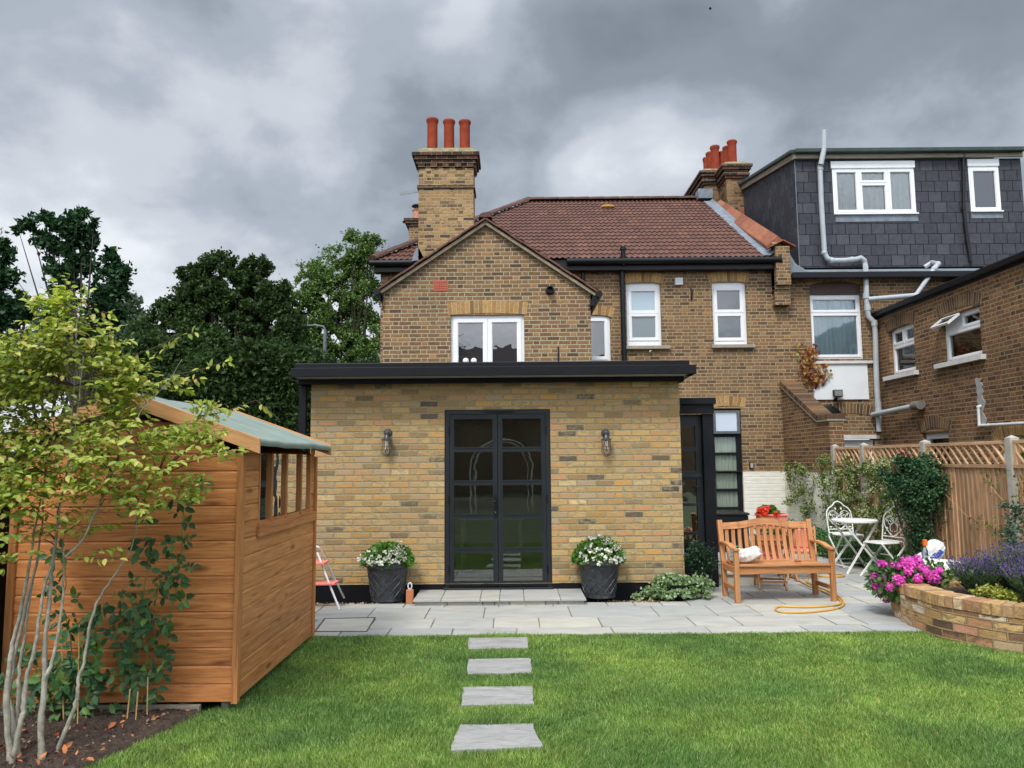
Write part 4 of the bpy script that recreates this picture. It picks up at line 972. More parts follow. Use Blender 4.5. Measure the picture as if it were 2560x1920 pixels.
# lead soaker at the foot of the chimney
c = W(1043,640,16.0); mb = MB(); mb.prism([(c.x-.12,15.95,c.z-.13),(c.x+.17,15.95,c.z-.09),(c.x+.05,15.95,c.z+.16),(c.x-.02,15.95,c.z+.17)], (0,.03,0)); mb.build("lead_flashing", LEAD, house, bevel=.004)

# chimney stacks
def chimney_pot(par, x, y, z0, h, r, mat=POTR, cowl=False):
    mb = MB(); mb.lathe([(r*1.04,0),(r*.98,h*.15),(r*.97,h*.8),(r*1.0,h*.88),(r*1.16,h*.93),(r*1.18,h*.97),(r*1.08,h),(r*.8,h),(r*.78,h*.6)], (x,y,z0), 26, cap=False); o = mb.build("chimney_pot", mat, par, smooth=True)
    mb = MB(); mb.lathe([(r*.78,h*.7),(r*.781,h*.701)], (x,y,z0), 20); mb.build("pot_void", BLACKP, o)
    return o
CY = 15.95
cx0, cx1 = W(1046,560,CY).x, W(1184,560,CY).x; cyb = CY+.62
zt = lambda y, Y=CY: W(1115,y,Y).z
mb = MB(); mb.box((cx0,CY,W(1115,690,CY).z),(cx1,cyb,zt(421))); ch = mb.build("chimney", CHIM, house)
mb = MB(); mb.box((cx0-.03,CY-.03,zt(471.5)),(cx1+.03,cyb+.03,zt(463))); mb.build("band_course", DARKB, ch, bevel=.004)
mb = MB(); zz0 = zt(419); hh = .078
for k, e in enumerate((.0,.055,.095,.135)):
    if k == 0:
        nb = 9
        for i in range(nb):
            a = cx0 + (cx1-cx0)*i/nb; 
            if i % 2 == 0: mb.box((a-.01,CY-.05,zz0),(a+(cx1-cx0)/nb+.005,CY+.02,zz0+hh))
        mb.box((cx0-.01,CY-.01,zz0+.001),(cx1+.01,cyb+.01,zz0+hh-.001))
        for i in range(5): a = CY+.62*i/5; mb.box((cx1+.005,a,zz0),(cx1+.05,a+.06,zz0+hh))
    else: mb.box((cx0-e,CY-e,zz0+k*hh+.002),(cx1+e,cyb+e,zz0+(k+1)*hh))
mb.build("corbel_course", DARKB, ch, bevel=.006)
FLAU = flat("lichened_mortar_cap", (.22,.19,.10), .95, .6, 9, bump=1.0)
mb = MB(); b0 = zz0+4*hh+.002
def frus(mb, a, b, z0, z1): mb.add([(a[0],a[2],z0),(a[1],a[2],z0),(a[1],a[3],z0),(a[0],a[3],z0),(b[0],b[2],z1),(b[1],b[2],z1),(b[1],b[3],z1),(b[0],b[3],z1)], [(0,3,2,1),(4,5,6,7),(0,1,5,4),(1,2,6,5),(2,3,7,6),(3,0,4,7)])
frus(mb, (cx0-.12,cx1+.12,CY-.12,cyb+.12), (cx0-.06,cx1+.06,CY-.06,cyb+.06), b0, b0+.06); frus(mb, (cx0-.05,cx1+.05,CY-.05,cyb+.05), (cx0+.06,cx1-.06,CY+.06,cyb-.06), b0+.061, b0+.16)
mb.build("mortar_cap", FLAU, ch, bevel=.02)
pz = b0+.14
for i, (xa, xb, yt) in enumerate(((1066,1096,298),(1108,1137.5,302),(1147,1177,303.5))):
    p0 = W((xa+xb)/2, 330, CY+.3); chimney_pot(ch, p0.x, CY+.3, pz, W(1120,yt,CY+.3).z-pz, .118)
# aerial on the chimney
mb = MB(); a = W(1046,480,16.4); b = W(999,487,16.4)
mb.tube([a, b], .006, 6)
for k in range(9): q = a.lerp(b, k/8.5); mb.tube([q+Vector((.0,-.12,.015)), q+Vector((-.02,.12,.05))], .003, 5)
mb.build("tv_aerial", flat("dull_aluminium", (.35,.36,.38), .4, metal=.6), ch)
# small stack far left behind
Y3 = 22.0; a, b = W(1022,580,Y3).x, W(1075,580,Y3).x
mb = MB(); mb.box((a,Y3,5.5),(b,Y3+.9,W(1030,566,Y3).z)); ch3 = mb.build("chimney", OLD2, house)
mb = MB()
for k, (e, ya, yb) in enumerate(((.05,566,560),(.10,560,554),(.14,554,548))): mb.box((a-e,Y3-e,W(1030,ya,Y3).z),(b+e,Y3+.9+e,W(1030,yb,Y3).z))
mb.build("corbel_course", DARKB, ch3, bevel=.008)
p0 = W(1040,540,Y3); chimney_pot(ch3, p0.x, Y3+.25, W(1030,548,Y3).z, .36, .13, mat=TERR)
mb = MB(); mb.lathe([(.09,.36),(.09,.46),(.17,.47),(.13,.52)], (p0.x,Y3+.25,W(1030,548,Y3).z), 20); mb.build("cowl", BLACKP, ch3, smooth=True)
mb = MB(); mb.lathe([(.20,0),(.16,.06),(.16,.02)], (W(1030,553,Y3).x-.12,Y3+.2,W(1030,550,Y3).z), 14); mb.build("mortar_cap", FLAU, ch3)

# party parapet with terracotta coping, kneeler and shared stack
pb = W(1950,594,16.15); pt_ = W(1826,503,20.45)
def lerp(a, b, t): return a+(b-a)*t
zb = pb.z; zt_ = pt_.z
mb = MB(); mb.add([(PX0,16.2,4.9),(PX1,16.2,4.9),(PX1,20.6,4.9),(PX0,20.6,4.9),(PX0,16.2,zb-.12),(PX1,16.2,zb-.12),(PX1,20.6,zt_-.1),(PX0,20.6,zt_-.1)], [(4,5,6,7),(0,1,5,4),(1,2,6,5),(2,3,7,6),(3,0,4,7)]); mb.build("parapet", OLD2, house)
mb = MB(); nC = 9
for k in range(nC):
    a = Vector((0,lerp(16.35,20.7,k/nC),lerp(zb+.08,zt_+.12,k/nC))); b = Vector((0,lerp(16.35,20.7,(k+1)/nC)-.02,lerp(zb+.08,zt_+.12,(k+1)/nC)-.008))
    xl, xm, xr = PX0-.09, (PX0+PX1)/2, PX1+.09; th = .05
    vs = []
    for p in (a, b):
        vs += [(xl,p.y,p.z-.20),(xm,p.y,p.z+.02),(xr,p.y,p.z-.20),(xl,p.y,p.z-.20-th),(xr,p.y,p.z-.20-th)]
    mb.add(vs, [(0,1,6,5),(1,2,7,6),(3,0,5,8),(2,4,9,7),(0,3,4,2,1),(5,6,7,9,8),(3,8,9,4)])
mb.build("coping_tiles", COPING, house, bevel=.006)
mb = MB(); mb.prism([(PX0-.12,16.02,zb-.22),((PX0+PX1)/2,16.02,zb-.075),(PX1+.10,16.02,zb-.22),(PX1+.10,16.02,zb-.24),((PX0+PX1)/2,16.02,zb-.10),(PX0-.12,16.02,zb-.24)], (0,.3,0)); mb.build("kneeler_cap", COPING, house)
kz0 = W(1954,712,16.1).z
mb = MB(); mb.box((PX0+.0,16.06,kz0),(PX1-.02,16.398,zb-.21)); mb.box((PX0+.0,16.16,kz0-.08),(PX1-.02,16.398,kz0-.002)); mb.box((PX0+.0,16.26,kz0-.17),(PX1-.02,16.398,kz0-.082)); mb.build("kneeler", OLD2, house, bevel=.004)
# lead gutter against the parapet
mb = MB()
def roofz(y): return ez+(y-EY)/(Yr-EY)*(ridge_z-ez)
for k in range(12):
    ya, yb = lerp(EY, 20.9, k/12), lerp(EY, 20.9, (k+1)/12); j = random.uniform(-.02,.02)
    mb.add([(PX0-.25+j,ya,roofz(ya)+.05),(PX0-.25-j,yb,roofz(yb)+.05),(PX0-.08,yb,roofz(yb)+.06),(PX0-.08,ya,roofz(ya)+.06),(PX0-.004,ya,roofz(ya)+.12),(PX0-.004,yb,roofz(yb)+.12)], [(0,3,2,1),(3,4,5,2)])
mb.box((PX0-.4,20.85,ridge_z-.05),(PX0+.0,21.2,ridge_z+.22)); mb.build("parapet_flashing", LEAD, house)
SY = 20.75
def stack(x0, x1, y0, y1, zb_, ztop):
    mb = MB(); mb.box((x0,y0,zb_),(x1,y1,ztop-.46)); s_ = mb.build("chimney", brick_sooty, house)
    mb = MB()
    for k, e in enumerate((.04,.09,.05,.12,.16)): mb.box((x0-e,y0-e,ztop-.46+k*.078+.002),(x1+e,y1+e,ztop-.46+(k+1)*.078))
    mb.build("corbel_course", DARKB, s_, bevel=.008)
    mb = MB(); frus(mb, (x0-.12,x1+.12,y0-.12,y1+.12),(x0+.02,x1-.02,y0+.02,y1-.02), ztop-.068, ztop+.05); mb.build("mortar_cap", FLAU, s_, bevel=.02); return s_
brick_sooty = brick_mat("sooty_chimney_brick", [(0,(.09,.05,.035)),(.4,(.20,.12,.06)),(.7,(.27,.165,.08)),(1,(.30,.12,.07))], (.26,.20,.12), flemish=True, dark=.4, grime=(.45,(.06,.045,.03)), j=.004)
aL, aR = W(1816,470,SY).x, W(1866,470,SY).x; ztA = W(1840,404,SY-.1).z
sA = stack(aL, aR, SY, SY+.75, 6.5, ztA)
sB = stack(aL-.42, aR-.05, SY+.755, SY+3.2, 6.5, ztA+.10)
for (par, x0, x1, yt, yb_, Y, zb_) in ((sA,1818,1845,353,404,SY+.35,ztA),(sB,1775,1802,366,418,SY+1.3,ztA+.12),(sA,1809,1830,368,404,SY+.65,ztA),(sB,1766,1788,382,420,SY+2.0,ztA+.12),(sB,1759,1776,395,430,SY+2.7,ztA+.12),(sB,1800,1815,380,410,SY+1.4,ztA+.12)):
    p0 = W((x0+x1)/2, yb_, Y); chimney_pot(par, p0.x, Y, zb_, max(.35, W(1800,yt,Y).z-zb_), .125 if x1-x0 > 20 else .11)
# ================================================================ NEIGHBOURING HOUSE with slate dormer and rear wing
XW = 7.98
nb = thing("terraced_house", "neighbouring brick terraced house with slate hung dormer and long rear wing beside the fence", "house", (7.0, YM, 0))
N1 = rectM(2028,2157,735,897,YM)
hN = (N1[0], N1[1]+.0, N1[2], N1[3]+.28)
low = rectM(2106,2190,1088,1200,YM); low = (low[0], low[1], .9, low[3])
arc_o = rectM(2051,2108,1020,1062,YM)
neave = W(2100,692,16.3).z
mb = MB(TM); mb.slab((PX0+.001, XW+2.7, -.05, neave+.02), [hN, low], .004, .25); mb.build("wall", OLD2, nb)
# big curtained window
Tn = TM @ Matrix.Translation((0,.09,0))
nw = window(nb, Tn, N1[0], N1[1], N1[2], N1[3], [(.04,.96,.735,.95),(.04,.96,.04,.70)], glass=GLASSC2, sash=.035)
curtain(nw, TM, N1[0]+.03, N1[1]-.03, N1[2]+.03, N1[3]-.03, CURB, .145, 10, .02)
mb = MB(TM); mb.box((hN[0]+.002,.04,N1[3]+.002),(hN[1]-.002,.2,hN[3])); mb.build("window_head_board", BROWN, nb)
arch(nb, TM, hN[0], hN[1], hN[3]-.07, .09, n=17)
mb = MB(TM); r = rectM(2033,2170,903,910,YM); mb.box((r[0]-.02,-.07,r[2]),(r[1]+.12,.02,r[3])); mb.build("window_sill", OFFW, nb, bevel=.005)
r = rectM(2033,2169,911,999,YM); mb = MB(TM); mb.box((r[0],-.03,r[2]),(r[1],.01,r[3])); mb.build("render_panel", RENDER, nb, bevel=.003)
arch(nb, TM, N1[0]+.02, N1[1]+.05, W(2100,1040,YM).z, .06, n=18, mat=ARCHD)
c_ = W(2079,1046,16.2); mb = MB(); mb.lathe([(.30,0),(.29,.06),(.20,.10),(.02,.12)], (c_.x,16.38,c_.z), 30, M=Matrix.Rotation(R(90),4,'X')); mb.build("dark_disc", BLACKP, nb, smooth=True)  # plain dark disc in front of the lower arch
lw = window(nb, TM @ Matrix.Translation((0,.09,0)), low[0]-.1, low[1], low[2], low[3]-.1, [(.05,.95,.05,.90)], sash=.04)
mb = MB(TM); mb.box((low[0]-.15,-.04,low[3]-.08),(low[1]+.1,.06,low[3]-.0)); mb.build("lintel", OFFW, nb, bevel=.004)
# floodlight
c = W(2093,984,YM-.1); t = thing("floodlight", "small black security floodlight below the white render panel", "floodlight", (c.x, YM, c.z))
mb = MB(); mb.box((c.x-.10,YM-.17,c.z-.07),(c.x+.10,YM-.09,c.z+.08)); mb.build("housing", BLACKP, t, bevel=.012)
mb = MB(); mb.box((c.x-.085,YM-.175,c.z-.055),(c.x+.085,YM-.1701,c.z+.065)); mb.build("lens", glass_mat("lamp_lens",(.25,.25,.24),1.5,.1,.1,opaque=True), t)
mb = MB(); mb.tube([(c.x-.01,YM-.10,c.z-.07),(c.x-.01,YM-.08,c.z-.12),(c.x-.01,YM-.02,c.z-.12)], .018); mb.lathe([(.04,0),(.04,.03)], (c.x-.01,YM-.001,c.z-.12), 14, M=Mx); mb.build("bracket", BLACKP, t)
# eaves, gutter and lead of the neighbour roof
mb = MB(); mb.bar((PX1+.02,16.10,neave-.07),(XW+2.6,16.22,neave+.07)); mb.build("gutter", GUTT, nb, bevel=.02)
mb = MB(); lz = W(2100,666,16.5).z
rnd = random.Random(5); n = 26
for k in range(n):
    a = lerp(PX1+.05, XW+2.6, k/n); b = lerp(PX1+.05, XW+2.6, (k+1)/n); o1 = rnd.uniform(-.02,.02)
    mb.quad((a,16.13+o1,neave+.072),(b,16.13-o1,neave+.072),(b,16.92,lz+.02),(a,16.92,lz+.02))
mb.prism([(PX1-.02,16.12,neave+.02),(PX1+.42,16.12,neave+.06),(PX1+.12,16.12,neave+.25),(PX1-.02,16.12,neave+.50)], (0,.6,0)); mb.build("lead_apron", LEAD, nb)
# dormer
YD = 16.93
g = GM("slate_hanging"); uv = g.uv(); sp = g.n('ShaderNodeSeparateXYZ', {0: uv}); v_ = g.m('DIVIDE', sp.outputs[1], .247); row = g.m('FLOOR', v_); fv = g.m('FRACT', v_)
r1 = g.wn(g.n('ShaderNodeCombineXYZ', {0: row}).outputs[0]).outputs[0]
tt = g.m('ADD', g.m('DIVIDE', sp.outputs[0], .30), g.m('ADD', g.m('MULTIPLY', g.m('MODULO', g.m('ABSOLUTE', row), 2.0), .5), g.m('MULTIPLY', r1, .25))); ci = g.m('FLOOR', tt); fu = g.m('FRACT', tt)
r2 = g.wn(g.n('ShaderNodeCombineXYZ', {0: ci, 1: row, 2: 4.0}).outputs[0]).outputs[0]
dd = g.m('MINIMUM', g.m('MULTIPLY', g.m('MINIMUM', fu, g.m('SUBTRACT', 1.0, fu)), .30), g.m('MULTIPLY', fv, .247))
mk = g.n('ShaderNodeMapRange', {0: dd, 1: .004, 2: .010, 3: 0.0, 4: 1.0}).outputs[0]
cs = g.ramp(r2, [(0, (.050,.052,.062)), (.5, (.058,.060,.071)), (.85, (.065,.067,.079)), (1, (.078,.080,.092))])
cs = g.mix(1.0, cs, g.ramp(g.noise(uv, 9, 4), [(.3, .85), (.7, 1.15)]), 'MULTIPLY'); cs = g.mix(mk, (.010,.010,.014), cs)
hgt = g.m('ADD', g.m('MULTIPLY', g.m('SUBTRACT', 1.0, fv), .8), g.m('ADD', g.m('MULTIPLY', mk, .5), g.m('MULTIPLY', g.noise(uv, 30, 3), .1)))
SLATE = g.done(cs, .8, hgt, .012, 1.0, spec=.12)
dbl, dtl = W(1999,666,YD), W(1989,406,YD); DX0 = dtl.x*.35+dbl.x*.65; dz0, dz1 = W(2250,664,YD).z, W(2250,398,YD).z
dw1 = rectM(2082,2287,403,536,YD); dw2 = rectM(2423,2499,398,530,YD)
DXR = DX0 + 5.2
TD = xform_y(YD)
mb = MB(TD); mb.slab((DX0,DXR,dz0-.03,dz1), [dw1, dw2], 0, .2)
mb.build("dormer_face", SLATE, nb)
Yb = 21.0; zbk = V(1872,478,DX0).z if False else W(1872,474,Yb).z
mb = MB(); Yb = DX0*F/(1280-1872)*-1
zbk = W(1873,478,Yb).z
DC = DX0-.004; mb.add([(DC,YD,dz0-.03),(DC,YD,dz1),(DC,Yb,zbk),(DC,Yb+.1,zbk-.6),(DC,Yb-.6,7.3)], [(0,4,3,2,1)], [[(YD,dz0),(Yb-.6,7.3),(Yb,zbk-.6),(Yb,zbk),(YD,dz1)]])
mb.build("dormer_cheek", SLATE, nb)
mb = MB(); mb.beam((DX0-.012,YD-.012,dz0),(DX0-.008,YD-.008,dz1), .014,.014); mb.build("corner_trim", LEAD, nb)
mb = MB(); mb.beam((DX0-.05,YD-.06,dz1+.06),(DX0-.05,Yb+.3,zbk+.09), .05,.13); mb.beam((DX0-.05,YD-.07,dz1+.055),(DXR,YD-.07,dz1+.055), .05,.11); mb.build("dormer_fascia", OLDW, nb)
mb = MB(); mb.beam((DX0-.06,YD-.12,dz1+.16),(DX0-.06,Yb+.3,zbk+.2), .16,.09); mb.beam((DX0-.05,YD-.14,dz1+.15),(DXR,YD-.14,dz1+.15), .16,.10)
FELT = flat("dark_green_felt", (.035,.055,.05), .8, .3, 6); mb.build("dormer_roof_edge", FELT, nb, bevel=.02)
mb = MB(); mb.quad((DX0-.05,YD-.1,dz1+.2),(DXR,YD-.1,dz1+.2),(DXR,Yb+.3,zbk+.24),(DX0-.05,Yb+.3,zbk+.24)); mb.build("dormer_roof", FELT, nb)
# dormer windows
hB = rectM(2079,2283,403,421,YD)
def split(r, h): return (r[0], r[1], r[2], r[3]-h)
bh_ = hB[3]-hB[2]
wa = split(dw1, bh_)
wd = window(nb, TD, *wa, [(.03,.305,.06,.95),(.335,.655,.70,.95),(.335,.655,.06,.66),(.685,.97,.06,.95)], glass=GLASSC2, sash=.035, lift=.0)
curtain(wd, TD, wa[0]+.05, wa[1]-.05, wa[2]+.03, wa[3]-.03, flat("cream_net", (.70,.72,.68), .9, .08), .06, 13, .014)
mb = MB(TD); mb.box((dw1[0]-.03,-.03,dw1[3]-bh_+.002),(dw1[1]+.02,.05,dw1[3]-.004)); mb.build("header_board", UPVC, wd, bevel=.004)
mb = MB(TD); mb.box((dw1[0],-.06,dw1[2]-.01),(dw1[1]+.03,.02,dw1[2]+.02)); mb.build("sill", UPVC, wd, bevel=.004)
mb = MB(TD); mb.box((dw1[0]+.02,-.012,dw1[2]-.17),(dw1[1]+.03,-.002,dw1[2]-.011)); mb.build("lead_apron", LEAD, wd)
wb = split(dw2, bh_)
wd = window(nb, TD, *wb, [(.06,.94,.04,.95)], glass=GDARK, sash=.055)
mb = MB(TD); mb.box((dw2[0]-.02,-.03,dw2[3]-bh_+.002),(dw2[1]+.01,.05,dw2[3]-.004)); mb.build("header_board", UPVC, wd, bevel=.004)
mb = MB(TD); mb.box((dw2[0],-.06,dw2[2]-.01),(dw2[1]+.02,.02,dw2[2]+.02)); mb.build("sill", UPVC, wd, bevel=.004)
mb = MB(TD); mb.box((dw2[0],-.012,dw2[2]-.15),(dw2[1]+.02,-.002,dw2[2]-.011)); mb.build("lead_apron", LEAD, wd)
# pipes
def pp(l, Y, off=0): return [W(x, y, Y) for x, y in l]
P1 = pp([(2060,326),(2060,372),(2052,412)], YD-.2)
mb = MB(); mb.tube([P1[0],P1[1]], .06, 14); mb.tube([P1[1],P1[2]], .06, 14); mb.build("vent_pipe", GREYP, nb, smooth=True)
P2 = pp([(2050,414),(2053,500),(2061,632),(2068,646),(2082,651),(2110,651),(2140,648),(2152,644),(2160,650),(2163,662)], YD-.14)
P3 = pp([(2164,668),(2166,745),(2170,790),(2185,805),(2188,830),(2191,940),(2198,1079)], 16.26)
mb = MB(); mb.tube(P2+P3, .056, 14)
for (x, y, Yy) in ((2051,423,YD-.14),(2061,632,YD-.14),(2080,651,YD-.14),(2130,649,YD-.14)): q = W(x,y,Yy); mb.sphere(q, .068, 12, 8)
for (x, y) in ((2165,740),(2169,770),(2186,808),(2195,1010),(2196,1025)): q = W(x,y,16.26); mb.tube([q-Vector((0,0,.06)),q+Vector((0,0,.06))], .067, 14)
mb.build("soil_pipe", GREYP, nb, smooth=True)
P4 = [W(2170,748,16.22), W(2290,738,16.15), W(2335,672,16.2), W(2345,660,16.5), W(2330,656,YD-.1), W(2312,668,YD-.05)]
mb = MB(); mb.tube(P4, .053, 14); 
for q in P4[1:4]: mb.sphere(q, .064, 12, 8)
mb.build("branch_pipe", GREYP, nb, smooth=True)
P5 = pp([(2408,384),(2409,520),(2418,600),(2427,656)], YD-.06); mb = MB(); mb.tube(P5, .038, 12)
for q in P5[1:3]: mb.tube([q-Vector((0,0,.05)),q+Vector((0,0,.05))], .048, 12)
mb.build("downpipe", BLACKP, nb, smooth=True)

# ---- rear wing, wall facing the garden (plane x = XW)
TW = xform_x(XW)
ztop = V(2370,717,XW).z
def rectW(x0, x1, yt, yb_):   # left px, right px, top y at left, bottom y at left
    a, b = V(x0, yt, XW), V(x1, yt, XW); c = V(x0, yb_, XW)
    return (-a.y, -b.y, c.z, a.z)
wA = rectW(2219.5,2284,826,941); wB = rectW(2350,2449.5,795,909); wC = rectW(2304,2371,1083,1200); wC = (wC[0], wC[1], .9, wC[3])
WY0 = 9.6
wD = (-V(2492,1100,XW).y, -V(2600,1100,XW).y, .9, V(2520,1098,XW).z)
mb = MB(TW); mb.slab((-YM, -WY0, -.05, ztop), [wA, wB, wC, wD], 0, .22); mb.build("wing_wall", WING, nb)
mb = MB(TW); mb.beam((-YM,-.06,ztop+.0),(-WY0+.1,-.06,ztop+.0), .12,.11); mb.build("wing_gutter", GUTT, nb, bevel=.02)
mb = MB(TW); mb.bar((-YM,-.02,ztop-.10),(-WY0,-.001,ztop+.03)); mb.build("wing_fascia", BLACKP, nb)
g = GM("wing_slate"); SL2 = g.done(g.ramp(g.island(), [(0,(.05,.055,.065)),(1,(.12,.125,.14))]), .5, g.noise(g.pos(), 20, 3), .004, .5)
mb = MB(TW); rnd = random.Random(8)
for j in range(8):
    for i in range(24):
        x = -YM + i*.29 + (j%2)*.145; d0 = .0+j*.28; z_ = ztop+.05+d0*.40
        mb.quad((x,d0-.09,z_),(x+.28,d0-.09,z_),(x+.28,d0+.25,z_+.12),(x,d0+.25,z_+.12))
mb.build("wing_roof", SL2, nb)
curW = flat("green_net_curtain", (.42,.52,.45), .9, .2, 5)
def wwin(r, cells, cur=None, sill_=True, **k):
    w_ = window(nb, TW @ Matrix.Translation((0,.09,0)), *r, cells, glass=GLASSC2, sash=.03, **k)
    if cur: curtain(w_, TW, r[0]+.03, r[1]-.03, r[2]+.02, r[2]+(r[3]-r[2])*cur[1], cur[0], .14, 14, .012)
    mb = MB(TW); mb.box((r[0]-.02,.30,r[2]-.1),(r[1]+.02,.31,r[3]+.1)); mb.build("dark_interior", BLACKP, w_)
    if sill_: mb = MB(TW); mb.box((r[0]-.16,-.09,r[2]-.10),(r[1]+.1,.08,r[2]-.012)); mb.build("window_sill", OFFW, w_, bevel=.005)
    return w_
wwA = wwin(wA, [(.06,.46,.66,.94),(.52,.94,.66,.94),(.06,.94,.05,.60)], (curW,.6)); arch(nb, TW, wA[0]-.0, wA[1]+.0, wA[3]-.05, .07, mat=ARCHD, n=14)
wwB = wwin(wB, [(.47,.53+.41,.68,.94),(.05,.95,.05,.62)], (flat("patterned_net", (.60,.70,.60), .9, .3, 14),.62)); arch(nb, TW, wB[0], wB[1], wB[3]+.0, .08, mat=ARCHD, n=19)
# the opened casement hung out at the top
hz = wB[3]-.03; sa, sb = wB[0]+.03, wB[0]+(wB[1]-wB[0])*.5; Lh = (wB[3]-wB[2])*.34
ang = R(52); Tt = TW @ Matrix.Translation((0,.02,hz)) @ Matrix.Rotation(-ang, 4, 'X')
mb = MB(Tt); mb.slab((sa,sb,-Lh,0), [(sa+.04,sb-.04,-Lh+.04,-.04)], -.02, .02, back=True); csm = mb.build("open_casement", UPVC, wwB, bevel=.003)
mb = MB(Tt); mb.box((sa+.04,-.003,-Lh+.04),(sb-.04,.003,-.04)); o_ = mb.build("casement_pane", GLASS, wwB)
wwin(wC, [(.06,.94,.05,.93)], (flat("striped_net", (.42,.48,.44), .9, .35, 12),.92), sill_=False); arch(nb, TW, wC[0], wC[1], wC[3]+.0, .09, mat=ARCHD, n=14)
wwin(wD, [(.06,.94,.05,.80)], None, sill_=False); arch(nb, TW, wD[0], wD[1], wD[3]-.08, .14, mat=ARCHB, n=22)
a, b = V(2199,1036,XW-.13), V(2290,1014.5,XW-.10)
mb = MB(); mb.tube([(a.x-.1,a.y+.1,a.z),b], .055, 14); mb.build("wing_waste_pipe", GREYP, nb, smooth=True)
mb = MB(); mb.tube([b+Vector((-.02,.05,0)), b+Vector((-.02,-.20,0))], .085, 16); mb.tube([b+Vector((.0,-.08,0)), b+Vector((.12,-.08,0))], .085, 16); mb.build("pipe_collar", flat("dirty_grey_collar", (.15,.14,.13), .6, .3), nb, smooth=True)
Q = [V(2446,1018,XW-.05), V(2448,1060,XW-.05), V(2449,1064,XW-.06), V(2470,1063,XW-.06), V(2600,1056,XW-.06)]
mb = MB(); mb.tube(Q, .026, 10); mb.tube([Q[0], Q[0]+Vector((.06,0,.03))], .026, 10)
for q in (Q[0],Q[2],Q[3]): mb.sphere(q, .033, 10, 6)
mb.build("white_waste_pipe", WPIPE, nb, smooth=True)
# ragged cement patch beside the little pipe
mb = MB(); rnd = random.Random(2); L_ = []; R_ = []
for k in range(15):
    y = 945+k*8.6; x = 2443+ (k*.9) + rnd.uniform(-2,2); w_ = 9+rnd.uniform(-3,4)
    L_.append(V(x-w_*.6,y,XW-.012)); R_.append(V(x+w_,y,XW-.012))
for k in range(14): mb.prism([L_[k],R_[k],R_[k+1],L_[k+1]], (.011,0,0))
mb.build("cement_patch", GREYR, nb)

# boundary wall with sloping brick coping running out from the party line
wz_far, wz_near = V(1956,964,5.83).z, V(2060,1052,5.83).z
bw_ = thing("boundary_wall", "dark brick boundary wall with raked brick coping between the two houses", "wall", (5.95, 14.0, 0))
yk = V(2045,1052,5.83).y
prof = [(YM-.005,-.05),(14.0,-.05),(14.0,wz_near),(yk,wz_near),(YM-.005,wz_far)]
mb = MB(); mb.add([(5.83,y,z) for y,z in prof], [(4,3,2,1,0)]); mb.add([(6.09,y,z) for y,z in prof], [(0,1,2,3,4)]); mb.quad((5.83,14,-.05),(6.09,14,-.05),(6.09,14,wz_near),(5.83,14,wz_near)); mb.build("wall", WING, bw_)
mb = MB(); zw_ = white_z; mb.box((5.822,14.0,-.05),(5.829,YM-.01,zw_)); mb.build("painted_wall_base", WHITEB, bw_)
mb = MB(); pts_ = [(14.0-.02,wz_near),(yk,wz_near),(YM-.01,wz_far)]
for (y1,z1),(y2,z2) in zip(pts_, pts_[1:]):
    L_ = math.hypot(y2-y1,z2-z1); n = max(1,int(L_/.078))
    for k in range(n):
        t1, t2 = k/n, (k+1)/n-.10/n; A = Vector((5.79,lerp(y1,y2,t1),lerp(z1,z2,t1)+.02)); B = Vector((5.79,lerp(y1,y2,t2),lerp(z1,z2,t2)+.02)); d = (B-A).normalized(); u = Vector((0,-d.z,d.y)); u = u if u.z > 0 else -u
        mb.prism([A,B,B+u*.10,A+u*.10], (.34,0,0))
mb.build("brick_coping", ARCHD, bw_, bevel=.005)
mb = MB()
for (y1,z1),(y2,z2) in zip(pts_, pts_[1:]): mb.beam((5.96,y1,z1+.005),(5.96,y2,z2+.005), .33,.03)
mb.build("tile_creasing", STONE, bw_)

